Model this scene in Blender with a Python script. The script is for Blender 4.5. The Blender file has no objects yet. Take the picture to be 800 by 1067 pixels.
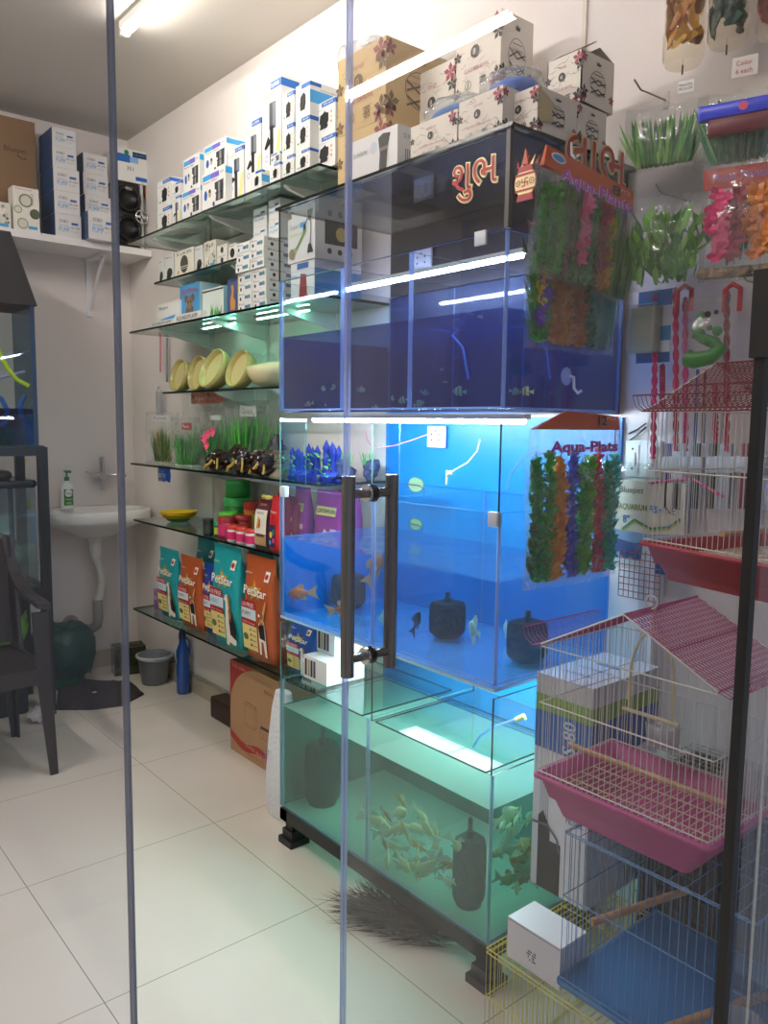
import bpy, math, random
from mathutils import Vector, Matrix
random.seed(7)
PI = math.pi
C = bpy.context.scene.collection
SC = bpy.context.scene
# ------------------------------------------------------------------ camera
CF, YAW, PITCH, ROLL = 834.015, 0.69715819, 0.10955057, 0.01233903
EYE = Vector((0, 0, 1.4))
FW = Vector((math.sin(YAW)*math.cos(PITCH), math.cos(YAW)*math.cos(PITCH), -math.sin(PITCH)))
_r = Vector((math.cos(YAW), -math.sin(YAW), 0)); _u = _r.cross(FW)
RT = _r*math.cos(ROLL)+_u*math.sin(ROLL); UP = _u*math.cos(ROLL)-_r*math.sin(ROLL)
cd = bpy.data.cameras.new('camera'); cam = bpy.data.objects.new('camera', cd); C.objects.link(cam)
cd.sensor_fit = 'HORIZONTAL'; cd.sensor_width = 36; cd.lens = CF/800*36; cd.clip_start = .02
cam.matrix_world = Matrix(((RT.x, UP.x, -FW.x, 0), (RT.y, UP.y, -FW.y, 0), (RT.z, UP.z, -FW.z, 1.4), (0, 0, 0, 1)))
SC.camera = cam
def un(x, y, X=None, Y=None, Z=None):      # a measured point of the photograph onto a real plane of the room
    d = FW+RT*((x-400)/CF)-UP*((y-533.5)/CF)
    i, v = (0, X) if X is not None else (1, Y) if Y is not None else (2, Z)
    return EYE+d*((v-EYE[i])/d[i])
def sY(px, X, Z):
    k = (px-400)/CF; g = RT-FW*k; q = Vector((X, 0, Z))-EYE
    return -(q.x*g.x+q.z*g.z)/g.y
def sX(px, Y, Z):
    k = (px-400)/CF; g = RT-FW*k
    return -((Y)*g.y+(Z-1.4)*g.z)/g.x
def sZ(py, X, Y):
    k = -(py-533.5)/CF; g = UP-FW*k
    return 1.4-(X*g.x+Y*g.y)/g.z
# ------------------------------------------------------------------ materials
MATS = {}
def nt(name):
    m = bpy.data.materials.new(name); m.use_nodes = True
    return m, m.node_tree.nodes, m.node_tree.links
def lin(c):
    if isinstance(c, str):
        c = [int(c[i:i+2], 16)/255 for i in (0, 2, 4)]
    return tuple(((x/12.92) if x <= .04045 else ((x+.055)/1.055)**2.4) for x in c[:3])+(1,)
def mat(c, rough=.5, metal=0, noise=0, nscale=30, bump=0, spec=.5, trans=0, emit=0):
    k = (c, rough, metal, noise, nscale, bump, spec, trans, emit)
    if k in MATS: return MATS[k]
    m, N, L = nt('mat_%s_%d' % (c, len(MATS))); b = N['Principled BSDF']
    col = lin(c)
    b.inputs['Base Color'].default_value = col; b.inputs['Roughness'].default_value = rough
    b.inputs['Metallic'].default_value = metal; b.inputs['Specular IOR Level'].default_value = spec
    if trans: b.inputs['Transmission Weight'].default_value = trans
    if emit:
        b.inputs['Emission Color'].default_value = col; b.inputs['Emission Strength'].default_value = emit
    if noise or bump:
        tc = N.new('ShaderNodeTexCoord'); tx = N.new('ShaderNodeTexNoise'); tx.inputs['Scale'].default_value = nscale
        tx.inputs['Detail'].default_value = 4; L.new(tc.outputs['Object'], tx.inputs['Vector'])
        if noise:
            mx = N.new('ShaderNodeMix'); mx.data_type = 'RGBA'
            mx.inputs[6].default_value = tuple(max(0, x*(1-noise)) for x in col[:3])+(1,)
            mx.inputs[7].default_value = tuple(min(1, x*(1+noise)) for x in col[:3])+(1,)
            L.new(tx.outputs['Fac'], mx.inputs[0]); L.new(mx.outputs[2], b.inputs['Base Color'])
        if bump:
            bp = N.new('ShaderNodeBump'); bp.inputs['Strength'].default_value = bump; bp.inputs['Distance'].default_value = .01
            L.new(tx.outputs['Fac'], bp.inputs['Height']); L.new(bp.outputs['Normal'], b.inputs['Normal'])
    MATS[k] = m; return m
def clear(tint='FFFFFF', ior=1.45, rough=0.0, body=0, bodycol='FFFFFF', bump=0, bscale=20, gl=1.0, detail=3, wav=0):
    """thin clear sheet: tinted see-through + fresnel reflection (+ a little milky body)"""
    k = ('clear', tint, ior, rough, body, bodycol, bump, bscale, gl, wav)
    if k in MATS: return MATS[k]
    m, N, L = nt('clear_%d' % len(MATS)); N.remove(N['Principled BSDF']); out = N['Material Output']
    t = N.new('ShaderNodeBsdfTransparent'); t.inputs[0].default_value = lin(tint)
    g = N.new('ShaderNodeBsdfGlossy'); g.inputs['Roughness'].default_value = rough
    g.inputs[0].default_value = (gl, gl, gl, 1)
    lw = N.new('ShaderNodeLayerWeight'); lw.inputs[0].default_value = .5      # Schlick, the same from both sides of the sheet
    pw = N.new('ShaderNodeMath'); pw.operation = 'POWER'; pw.inputs[1].default_value = 5; L.new(lw.outputs['Facing'], pw.inputs[0])
    f0 = ((ior-1)/(ior+1))**2
    fr = N.new('ShaderNodeMath'); fr.operation = 'MULTIPLY_ADD'; fr.inputs[1].default_value = 1-f0; fr.inputs[2].default_value = f0
    L.new(pw.outputs[0], fr.inputs[0])
    mx = N.new('ShaderNodeMixShader'); L.new(fr.outputs[0], mx.inputs[0]); src = t.outputs[0]
    if body:
        d = N.new('ShaderNodeBsdfDiffuse'); d.inputs[0].default_value = lin(bodycol)
        tr = N.new('ShaderNodeBsdfTranslucent'); tr.inputs[0].default_value = lin(bodycol)
        m1 = N.new('ShaderNodeMixShader'); m1.inputs[0].default_value = .5
        L.new(d.outputs[0], m1.inputs[1]); L.new(tr.outputs[0], m1.inputs[2])
        m2 = N.new('ShaderNodeMixShader'); m2.inputs[0].default_value = body
        L.new(t.outputs[0], m2.inputs[1]); L.new(m1.outputs[0], m2.inputs[2]); src = m2.outputs[0]
    L.new(src, mx.inputs[1]); L.new(g.outputs[0], mx.inputs[2]); L.new(mx.outputs[0], out.inputs[0])
    if bump:
        tc = N.new('ShaderNodeTexCoord'); tx = N.new('ShaderNodeTexNoise'); tx.inputs['Scale'].default_value = bscale
        tx.inputs['Detail'].default_value = detail; L.new(tc.outputs['Object'], tx.inputs['Vector'])
        bp = N.new('ShaderNodeBump'); bp.inputs['Strength'].default_value = bump; bp.inputs['Distance'].default_value = .02
        L.new(tx.outputs['Fac'], bp.inputs['Height']); L.new(bp.outputs['Normal'], g.inputs['Normal']); L.new(bp.outputs['Normal'], lw.inputs['Normal'])
    MATS[k] = m; return m
def glow(c, s):
    k = ('glow', c, s)
    if k in MATS: return MATS[k]
    m, N, L = nt('glow_%d' % len(MATS)); N.remove(N['Principled BSDF'])
    e = N.new('ShaderNodeEmission'); e.inputs[0].default_value = lin(c); e.inputs[1].default_value = s
    L.new(e.outputs[0], N['Material Output'].inputs[0]); MATS[k] = m; return m
WHITE = mat('F2F1EC', .45); CARD = mat('E3E3E1', .35); BLK = mat('151517', .45); DGREY = mat('3A3A3C', .5)
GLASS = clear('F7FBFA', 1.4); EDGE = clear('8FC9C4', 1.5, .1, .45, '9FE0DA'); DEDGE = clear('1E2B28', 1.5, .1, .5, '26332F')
BLUE = mat('1E63B8', .4); SKY = mat('3FA0DC', .4); NAVY = mat('12284F', .4); GREENT = mat('2B7D3E', .5); RED = mat('C2202B', .4)
STEEL = mat('B9B7B0', .28, 1); CHROME = mat('D8D8D8', .12, 1)
PLAS = clear('FAFCFB', 1.75, .08, .06, 'FFFFFF', .9, 14)
PLAS2 = clear('F4F7F6', 1.6, .12, .12, 'FFFFFF', 1.0, 22)
# ------------------------------------------------------------------ mesh builder
class MB:
    def __init__(s): s.v = []; s.f = []; s.m = []; s.mats = []; s.sm = []
    def mi(s, m):
        if m not in s.mats: s.mats.append(m)
        return s.mats.index(m)
    def add(s, vs, fs, m, smooth=False):
        o = len(s.v); s.v += [tuple(p) for p in vs]; i = s.mi(m)
        for f in fs: s.f.append(tuple(o+k for k in f)); s.m.append(i); s.sm.append(smooth)
        return s
    def box(s, x0, y0, z0, x1, y1, z1, m, mx=None, my=None, mz=None):
        vs = [(x0,y0,z0),(x1,y0,z0),(x1,y1,z0),(x0,y1,z0),(x0,y0,z1),(x1,y0,z1),(x1,y1,z1),(x0,y1,z1)]
        s.add(vs, [(0,3,2,1),(4,5,6,7)], mz or m)
        s.add(vs, [(0,1,5,4),(2,3,7,6)], my or m)
        s.add(vs, [(1,2,6,5),(3,0,4,7)], mx or m); return s
    def hexa(s, b, t, m):     # bottom 4 points, top 4 points
        s.add(list(b)+list(t), [(0,3,2,1),(4,5,6,7),(0,1,5,4),(1,2,6,5),(2,3,7,6),(3,0,4,7)], m); return s
    def rbox(s, x0, y0, z0, x1, y1, z1, m, r=.01, n=4):   # box with rounded vertical corners + chamfered rims
        pts = []
        for cx, cy, a0 in ((x1-r, y1-r, 0), (x0+r, y1-r, PI/2), (x0+r, y0+r, PI), (x1-r, y0+r, 1.5*PI)):
            for k in range(n+1):
                a = a0+PI/2*k/n; pts.append((cx+r*math.cos(a), cy+r*math.sin(a), cx, cy))
        c = min(r*.5, (z1-z0)*.25); rows = []
        for z, q in ((z0, .7), (z0+c, 1), (z1-c, 1), (z1, .7)):
            rows.append([(px+(x-px)*q, py+(y-py)*q, z) for x, y, px, py in pts])
        s.loft(rows, m, closed=True, caps=True, smooth=True); return s
    def loft(s, rows, m, closed=True, caps=True, smooth=True):
        n = len(rows[0]); vs = [p for r in rows for p in r]; fs = []
        for i in range(len(rows)-1):
            for j in range(n if closed else n-1):
                a = i*n+j; b = i*n+(j+1) % n; fs.append((a, b, b+n, a+n))
        s.add(vs, fs, m, smooth)
        if caps and closed:
            s.add(rows[0], [tuple(range(n-1, -1, -1))], m); s.add(rows[-1], [tuple(range(n))], m)
        return s
    def tube(s, pts, r, m, n=6, closed=False, caps=True, r1=None):
        pts = [Vector(p) for p in pts]; rows = []; N = len(pts); prev = None
        for i, p in enumerate(pts):
            if closed: t = pts[(i+1) % N]-pts[i-1]
            else: t = pts[min(i+1, N-1)]-pts[max(i-1, 0)]
            t = t.normalized() if t.length > 1e-9 else Vector((0, 0, 1))
            a = prev if prev is not None else (Vector((0, 0, 1)) if abs(t.z) < .9 else Vector((1, 0, 0)))
            a = (a-t*a.dot(t)); a = a.normalized() if a.length > 1e-6 else t.orthogonal().normalized()
            prev = a; b = t.cross(a); rr = r if r1 is None else r+(r1-r)*i/max(1, N-1)
            rows.append([p+a*(rr*math.cos(2*PI*k/n))+b*(rr*math.sin(2*PI*k/n)) for k in range(n)])
        if closed: rows.append(rows[0])
        s.loft(rows, m, caps=caps and not closed, smooth=n > 4); return s
    def lathe(s, prof, m, c=(0, 0, 0), n=24, axis='z', cap=True, sx=1, sy=1):
        rows = []
        for r, z in prof:
            row = []
            for k in range(n):
                a = 2*PI*k/n; x, y = r*math.cos(a)*sx, r*math.sin(a)*sy
                row.append({'z': (c[0]+x, c[1]+y, c[2]+z), 'x': (c[0]+z, c[1]+x, c[2]+y), 'y': (c[0]+y, c[1]+z, c[2]+x)}[axis])
            rows.append(row)
        s.loft(rows, m, caps=cap); return s
    def cyl(s, c, r, h, m, n=16, axis='z'): return s.lathe([(r, 0), (r, h)], m, c, n, axis)
    def ball(s, c, r, m, n=10, sx=1, sy=1, sz=1, jit=0):
        rows = []
        for i in range(n//2+1):
            t = PI*i/(n//2); row = []
            for k in range(n):
                a = 2*PI*k/n; q = 1+random.uniform(-jit, jit) if 0 < i < n//2 else 1
                row.append((c[0]+r*sx*q*math.sin(t)*math.cos(a), c[1]+r*sy*q*math.sin(t)*math.sin(a), c[2]-r*sz*q*math.cos(t)))
            rows.append(row)
        s.loft(rows, m, caps=False); return s
    # decals: frame = (origin, u, v, n); l = layer
    def P(s, fr, x, y, l): o, u, v, n = fr; return o+u*x+v*y+n*(.0005*l)
    def rect(s, fr, x, y, w, h, m, l=1): return s.poly(fr, [(x, y), (x+w, y), (x+w, y+h), (x, y+h)], m, l)
    def poly(s, fr, pts, m, l=1): s.add([s.P(fr, a, b, l) for a, b in pts], [tuple(range(len(pts)))], m); return s
    def disc(s, fr, x, y, r, m, l=1, n=18, ry=None):
        return s.poly(fr, [(x+r*math.cos(2*PI*k/n), y+(ry or r)*math.sin(2*PI*k/n)) for k in range(n)], m, l)
    def ring(s, fr, x, y, r, w, m, l=1, n=24, ry=None):
        ry = ry or r; vs = []
        for k in range(n):
            a = 2*PI*k/n
            vs += [s.P(fr, x+r*math.cos(a), y+ry*math.sin(a), l), s.P(fr, x+(r-w)*math.cos(a), y+(ry-w)*math.sin(a), l)]
        s.add(vs, [(2*k, (2*k+2) % (2*n), (2*k+3) % (2*n), 2*k+1) for k in range(n)], m); return s
    def line(s, fr, pts, w, m, l=1):
        for (x0, y0), (x1, y1) in zip(pts, pts[1:]):
            d = math.hypot(x1-x0, y1-y0) or 1; nx, ny = -(y1-y0)/d*w/2, (x1-x0)/d*w/2
            s.poly(fr, [(x0-nx, y0-ny), (x1-nx, y1-ny), (x1+nx, y1+ny), (x0+nx, y0+ny)], m, l)
        return s
    def text(s, fr, x, y, w, h, t, m, l=2, keep=False, bold=0, ang=0):
        V, F, W, H = text_geo(t, bold)
        if not W or not H: return s
        kx, ky = w/W, h/H
        if keep: kx = ky = min(kx, ky)
        ca, sa = math.cos(ang), math.sin(ang)
        s.add([s.P(fr, x+a*kx*ca-b*ky*sa, y+a*kx*sa+b*ky*ca, l) for a, b in V], F, m); return s
    def blade(s, p, q, w, m, side=None, n=4, bend=0):     # a leaf with two-sided width, tapered
        p, q = Vector(p), Vector(q); d = q-p; sd = Vector(side) if side else d.cross(Vector((random.uniform(-1, 1), random.uniform(-1, 1), .3)))
        sd = sd.normalized() if sd.length > 1e-6 else Vector((1, 0, 0)); up = d.cross(sd).normalized()
        vs = []; fs = []
        for i in range(n+1):
            t = i/n; c = p+d*t+up*(bend*math.sin(t*PI*.5)*d.length); ww = w*math.sin(PI*(.12+.88*t))**.7 if t < 1 else 0
            vs += [c-sd*ww*.5, c+up*ww*.12, c+sd*ww*.5]
        for i in range(n):
            a = i*3; fs += [(a, a+1, a+4, a+3), (a+1, a+2, a+5, a+4)]
        s.add(vs, fs, m, True); return s
    def build(s, name, parent=None, loc=None, rz=0, M=None):
        me = bpy.data.meshes.new(name); me.from_pydata(s.v, [], s.f); o = bpy.data.objects.new(name, me)
        for m in s.mats: me.materials.append(m)
        me.polygons.foreach_set('material_index', s.m); me.polygons.foreach_set('use_smooth', s.sm); me.update()
        C.objects.link(o)
        if parent: o.parent = parent
        if loc: o.location = loc
        if rz: o.rotation_euler = (0, 0, rz)
        return o
_TG = {}
def text_geo(t, bold=0):
    if (t, bold) in _TG: return _TG[t, bold]
    c = bpy.data.curves.new('t', 'FONT'); c.body = t; c.size = 1; c.resolution_u = 2; c.offset = bold
    o = bpy.data.objects.new('t', c); C.objects.link(o); dg = bpy.context.evaluated_depsgraph_get()
    e = o.evaluated_get(dg); me = e.to_mesh()
    V = [(v.co.x, v.co.y) for v in me.vertices]; F = [tuple(p.vertices) for p in me.polygons]
    e.to_mesh_clear(); bpy.data.objects.remove(o); bpy.data.curves.remove(c)
    if V:
        x0 = min(a for a, b in V); y0 = min(b for a, b in V); V = [(a-x0, b-y0) for a, b in V]
        W = max(a for a, b in V); H = max(b for a, b in V)
    else: W = H = 0
    _TG[t, bold] = (V, F, W, H); return _TG[t, bold]
X_, Y_, Z_ = Vector((1, 0, 0)), Vector((0, 1, 0)), Vector((0, 0, 1))
def FR(o, face='front'):
    o = Vector(o)
    return {'front': (o, X_, Z_, -Y_), 'right': (o, Y_, Z_, X_), 'left': (o, -Y_, Z_, -X_), 'top': (o, X_, Y_, Z_), 'back': (o, -X_, Z_, Y_), 'bottom': (o, X_, Y_, -Z_)}[face]
# ------------------------------------------------------------------ objects
def tag(o, label, cat, group=None, kind=None):
    if label: o['label'] = label
    if cat: o['category'] = cat
    if group: o['group'] = group
    if kind: o['kind'] = kind
    return o
def thing(name, label, cat, loc=(0, 0, 0), rz=0, group=None):
    o = bpy.data.objects.new(name, None); C.objects.link(o); o.empty_display_size = .05
    o.location = loc; o.rotation_euler = (0, 0, rz); return tag(o, label, cat, group)
def struct(o): o['kind'] = 'structure'; return o
def dup(o, parent=None):
    c = o.copy(); C.objects.link(c); c.parent = parent
    for ch in list(o.children): dup(ch, c)
    return c
FX = -PI/2        # things whose front looks towards -X
def place(o, loc, rz=0, label=None, group=None, sc=None):
    o.location = loc; o.rotation_euler = (0, 0, rz)
    if sc: o.scale = sc if hasattr(sc, '__len__') else (sc,)*3
    if label: o['label'] = label
    if group: o['group'] = group
    return o
# ================================================================== ROOM
XW, YB, ZC, XL, YF = 1.85, 4.45, 2.93, -1.7, .488
def wallmat(c, c2):
    m, N, L = nt('plaster'); b = N['Principled BSDF']; b.inputs['Roughness'].default_value = .55
    tc = N.new('ShaderNodeTexCoord'); tx = N.new('ShaderNodeTexNoise'); tx.inputs['Scale'].default_value = 1.3; tx.inputs['Detail'].default_value = 5
    mx = N.new('ShaderNodeMix'); mx.data_type = 'RGBA'; mx.inputs[6].default_value = lin(c); mx.inputs[7].default_value = lin(c2)
    L.new(tc.outputs['Object'], tx.inputs['Vector']); L.new(tx.outputs['Fac'], mx.inputs[0]); L.new(mx.outputs[2], b.inputs['Base Color'])
    return m
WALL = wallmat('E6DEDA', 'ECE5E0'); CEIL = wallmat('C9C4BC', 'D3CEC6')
fm, N, L = nt('floor_tile'); b = N['Principled BSDF']
tc = N.new('ShaderNodeTexCoord'); sp = N.new('ShaderNodeSeparateXYZ'); L.new(tc.outputs['Object'], sp.inputs[0])
def mth(op, a, bb=None, c=None):
    n = N.new('ShaderNodeMath'); n.operation = op
    for i, q in enumerate((a, bb, c)):
        if q is None: continue
        if hasattr(q, 'default_value') or not isinstance(q, (int, float)): L.new(q, n.inputs[i])
        else: n.inputs[i].default_value = q
    return n.outputs[0]
def joint(sock, off):
    fr = mth('FRACT', mth('DIVIDE', mth('ADD', sock, off), .625)); d = mth('ABSOLUTE', mth('SUBTRACT', fr, .5))
    return mth('GREATER_THAN', d, .4982)
jx = joint(sp.outputs[0], 10-.645); jy = joint(sp.outputs[1], 10-1.80)
jj = mth('MAXIMUM', jx, jy)
tx = N.new('ShaderNodeTexNoise'); tx.inputs['Scale'].default_value = 2.2; tx.inputs['Detail'].default_value = 6; L.new(tc.outputs['Object'], tx.inputs['Vector'])
mx = N.new('ShaderNodeMix'); mx.data_type = 'RGBA'; mx.inputs[6].default_value = lin('D6CDC1'); mx.inputs[7].default_value = lin('E4DCD1'); L.new(tx.outputs['Fac'], mx.inputs[0])
m2 = N.new('ShaderNodeMix'); m2.data_type = 'RGBA'; m2.inputs[7].default_value = lin('857E76'); L.new(mx.outputs[2], m2.inputs[6]); L.new(jj, m2.inputs[0])
L.new(m2.outputs[2], b.inputs['Base Color']); L.new(mth('MULTIPLY_ADD', tx.outputs['Fac'], .2, .1), b.inputs['Roughness'])
FLOOR = fm
struct(MB().box(XL-.1, -1.2, -.1, XW+.1, YB+.1, 0, FLOOR).build('floor'))
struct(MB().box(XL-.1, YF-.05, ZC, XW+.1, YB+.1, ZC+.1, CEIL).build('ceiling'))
struct(MB().box(XW, YF-.1, 0, XW+.1, YB+.1, ZC, WALL).build('wall_right'))
struct(MB().box(XL, YB, 0, XW, YB+.1, ZC, WALL).build('wall_back'))
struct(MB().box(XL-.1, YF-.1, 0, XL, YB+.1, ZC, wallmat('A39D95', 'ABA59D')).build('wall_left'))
SK = mat('B7AC9B', .25, noise=.1, nscale=8)
struct(MB().box(XL, YB-.012, 0, XW, YB, .1, SK).build('baseboard_back'))
struct(MB().box(XW-.012, 2.3, 0, XW, YB-.012, .1, SK).build('baseboard_right'))
tr = MB().box(XW-.008, 1.392, 2.06, XW, 1.404, ZC, mat('DDD6C8', .4)).build('trim_1'); struct(tr)
# ================================================================== STOREFRONT
GL = clear('F6F5F7', 1.4); SEAL = clear('A4ACBC', 1.5, .05, .45, 'A8AEBC')
YG = .488; DX = 1.034                      # the glass front, and the door leaf swung inwards
w = MB().box(-1.6, YG, .005, .195, YG+.01, 2.55, GL).build('window_1'); struct(w)
MB().box(.195, YG+.003, .005, .198, YG+.008, 2.55, SEAL).build('edge_strip', w)
w = MB().box(1.068, YG, .005, XW, YG+.01, 2.55, GL).build('window_2'); struct(w)
MB().box(1.111, YG-.004, .005, 1.114, YG-.001, 1.2, mat('D5D9D9', .3)).build('edge_strip', w)
d = MB().box(DX, .502, .003, DX+.012, 1.364, 2.5, GL).build('door_1'); struct(d)
MB().box(DX, 1.364, .003, DX+.012, 1.373, 2.5, clear('B8C2E4', 1.5, .05, .5, 'BCC6E6')).build('edge_strip', d)
MB().box(DX+.001, .484, .005, DX+.016, .498, 1.60, BLK).box(DX-.006, .478, 1.49, DX+.023, .502, 1.60, BLK).build('hinge_post', d)
HY = 1.288; BRZ = mat('8B8985', .25, 1)
for hx in (DX-.050, DX+.066): MB().tube([(hx, HY, .876), (hx, HY, 1.294)], .0143, BRZ, 20).build('handle', d)
for hz in (.912, 1.257):
    H = MB().tube([(DX-.050, HY, hz), (DX+.066, HY, hz)], .0097, BRZ, 16)
    H.tube([(DX-.006, HY, hz), (DX, HY, hz)], .0185, CHROME, 20); H.tube([(DX+.012, HY, hz), (DX+.017, HY, hz)], .0185, BLK, 20)
    H.build('handle_mount', d)
# ================================================================== CEILING TUBES
def tube_light(loc, label, st, rz=0):
    t = thing('tube_light', label, 'tube light', loc, rz, 'ceiling tube lights')
    MB().box(-.02, 0, -.028, .02, 1.2, 0, mat('EFEFEA', .4)).box(-.017, -.004, -.05, .017, .016, -.01, mat('E4E4DE', .4)).box(-.017, 1.184, -.05, .017, 1.204, -.01, mat('E4E4DE', .4)).build('batten', t)
    MB().tube([(0, .016, -.04), (0, 1.184, -.04)], .013, glow('FFF8EE', st), 12).build('tube', t)
    return t
tube_light((1.32, 1.98, ZC), 'white batten tube light on the ceiling near the shelf wall', 34)
tube_light((-.25, 2.07, ZC), 'white batten tube light on the ceiling, mirrored in the glass door', 125)
tube_light((.35, .56, ZC), 'added unseen batten tube light just inside the glass front, brightening the cages', 66)  # added lamp out of view, brightens the cages and hanging goods
wd = bpy.data.worlds.new('world'); SC.world = wd; wd.use_nodes = True
wd.node_tree.nodes['Background'].inputs[0].default_value = (.80, .86, 1, 1); wd.node_tree.nodes['Background'].inputs[1].default_value = .16
SC.view_settings.view_transform = 'Standard'; SC.view_settings.look = 'None'; SC.view_settings.gamma = 1; SC.view_settings.use_curve_mapping = False
SC.view_settings.exposure = 0.95
cy = SC.cycles
cy.transparent_max_bounces = 48; cy.max_bounces = 10; cy.diffuse_bounces = 4; cy.glossy_bounces = 4; cy.transmission_bounces = 6
cy.caustics_reflective = False; cy.caustics_refractive = False; cy.sample_clamp_indirect = 4; cy.use_denoising = True
# ================================================================== TANK RACK
TX0, TX1, TY0, TY1 = 1.38, 1.835, 1.235, 2.17
def pane(mb, x0, y0, z0, x1, y1, z1, g=None, e=None):
    g = g or GLASS; e = e or EDGE; d = (x1-x0, y1-y0, z1-z0); k = d.index(min(d))
    mb.box(x0, y0, z0, x1, y1, z1, e, mx=g if k == 0 else e, my=g if k == 1 else e, mz=g if k == 2 else e)
def tank(name, label, z0, z1, zw, y0, y1, divs, water, film, t=.006, cat='aquarium', tx0=TX0, tx1=TX1, wtop=None, glass=None, left_reflection=True, filmh=None, edge=None):
    T = thing(name, label, cat, (tx0, y0, z0)); h = z1-z0; W = tx1-tx0; D = y1-y0
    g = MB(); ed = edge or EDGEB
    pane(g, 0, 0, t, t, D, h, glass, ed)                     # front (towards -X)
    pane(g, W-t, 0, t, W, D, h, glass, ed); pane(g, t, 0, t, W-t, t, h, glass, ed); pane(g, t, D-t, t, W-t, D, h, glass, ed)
    g.box(0, 0, 0, W, D, t, glass or GLASS)
    g.build('glass_walls', T)
    for dv in divs:
        g = MB(); pane(g, t, dv-y0-t/2, t, W-t, dv-y0+t/2, h, glass, ed); g.build('divider', T)
    f = MB().box(W+.0005, 0, .0, W+.004, D, filmh or h, film)
    f.build('backing_film', T)
    if left_reflection:
        f = MB().box(0.02, D+.001, .0, W, D+.004, (zw-z0), film); f.build('side_reflection', T)  # coloured sheet stands in for the water's mirroring in the end glass
    # corner silicone beads; their pale blue carries the glow of the lit edges
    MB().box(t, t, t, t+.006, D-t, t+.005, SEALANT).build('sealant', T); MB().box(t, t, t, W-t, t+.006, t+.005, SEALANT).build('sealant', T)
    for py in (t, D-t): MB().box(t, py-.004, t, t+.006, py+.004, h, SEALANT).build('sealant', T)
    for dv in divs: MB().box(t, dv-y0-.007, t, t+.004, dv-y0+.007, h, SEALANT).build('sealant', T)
    w = MB(); e = .0015
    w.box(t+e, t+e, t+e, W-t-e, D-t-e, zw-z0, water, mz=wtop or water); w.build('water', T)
    return T
SEALANT = clear('DCEBFF', 1.4, .2, .5, 'D4E6FF'); EDGEB = clear('A8C8F4', 1.5, .1, .6, 'B4D4FF')  # pale blue of beads and edges includes the glow of lit glass
def bluefilm(c, c2, r=.35):
    return mat(c, r)
def led(loc, ln, col, st, label, r=.007):
    t = thing('led_light_bar', label, 'light bar', loc, 0, 'aquarium light bars')
    MB().box(-.012, 0, .0, .012, ln, .012, mat('E8ECF2', .35)).build('housing', t)
    MB().tube([(0, .01, -.004), (0, ln-.01, -.004)], r, glow(col, st), 10).build('tube', t); return t
led((1.62, 1.385, 1.838), .76, 'B9C4FF', 80, 'bright bluish light bar along the top tier aquarium')
led((1.50, 1.26, 1.415), 0.90, 'E4F4FF', 115, 'bright white light bar under the top tier, above the blue aquarium')
lp = thing('added_light_fixture', 'added flat glowing panel under the middle tier, brightening the green aquarium', 'added light panel', (1.42, 1.26, .757))  # made-up lamp that gives the green water its bright surface
MB().box(0, 0, .002, .36, .68, .012, mat('E8ECF2', .35)).build('housing', lp); MB().box(.01, .01, 0, .35, .67, .002, glow('E8FFFA', 6)).build('diffuser', lp)
W_TOP = clear('A4CCEC', 1.33, 0, .035, '2C6CB8', .25, 6)
W_MID = clear('DDF8FF', 1.33, 0, .09, '30C0FF', .25, 6)
W_LOW = clear('C6F0EC', 1.33, 0, .12, '40BCB4', .05, 5)
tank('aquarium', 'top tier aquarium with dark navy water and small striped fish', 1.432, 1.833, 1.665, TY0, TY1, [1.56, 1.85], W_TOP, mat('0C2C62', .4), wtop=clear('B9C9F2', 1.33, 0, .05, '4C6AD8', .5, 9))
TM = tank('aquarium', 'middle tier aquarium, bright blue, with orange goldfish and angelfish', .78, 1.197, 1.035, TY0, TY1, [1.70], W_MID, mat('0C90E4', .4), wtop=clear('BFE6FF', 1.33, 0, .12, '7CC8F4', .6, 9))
tank('aquarium', 'bottom tier aquarium, milky green, crowded with pale goldfish', .125, .565, .475, TY0, TY1, [1.715], W_LOW, mat('148E8A', .4), wtop=clear('EEFDF6', 1.33, 0, .52, 'D4FFEE', .3, 7), filmh=.35, edge=EDGE)  # paler top face: light scattered near the water surface put into its colour

MB().box(0.002, 0.002, -.009, TX1-TX0-.002, TY1-TY0-.002, -.001, mat('A9D6F2', .5)).build('base_sheet', TM)
# ================================================================== RACK, TOP PLATE, BOARD
FRM = mat('1C1B1D', .42)
st = thing('aquarium_stand', 'black metal floor stand with stepped feet under the bottom aquarium', 'stand', (TX0, TY0, 0))
m = MB()
for y in (0, .895): m.box(0, y, .085, .455, y+.04, .124, FRM)
m.box(0, 0, .085, .04, .935, .124, FRM).box(.415, 0, .085, .455, .935, .124, FRM)
m.build('frame', st)
for fx in (0, .385):
    for fy in (-.005, .87):
        f = MB()
        for a, z0, z1 in ((.0, 0, .022), (.01, .022, .05), (.018, .05, .086)):
            f.box(fx+a, fy+a, z0, fx+.075-a, fy+.075-a, z1, FRM)
        f.build('foot', st)
tp = thing('glass_canopy', 'dark glass canopy with a top plate carrying cartons above the top tier aquarium', 'canopy', (TX0, TY0, 1.835))
SMOKE = clear('C6CDD0', 1.5, .02, .03, '9AA2A8')
m = MB(); pane(m, -.01, -.015, .212, .465, .94, .220, SMOKE, DEDGE); m.build('top_plate', tp)
m = MB(); pane(m, 0, 0, 0, .006, .935, .212, clear('EEF2F4', 1.5), DEDGE); m.build('front_pane', tp)
m = MB(); pane(m, .006, 0, 0, .455, .006, .212, clear('C9CED2', 1.5), DEDGE); m.build('side_pane', tp)
MB().box(.449, .006, 0, .455, .93, .212, mat('2A2C33', .4)).build('back_board', tp)
MB().box(-.004, -.006, 0, .008, .006, .225, mat('4B4A49', .4)).build('corner_post', tp)
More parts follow.
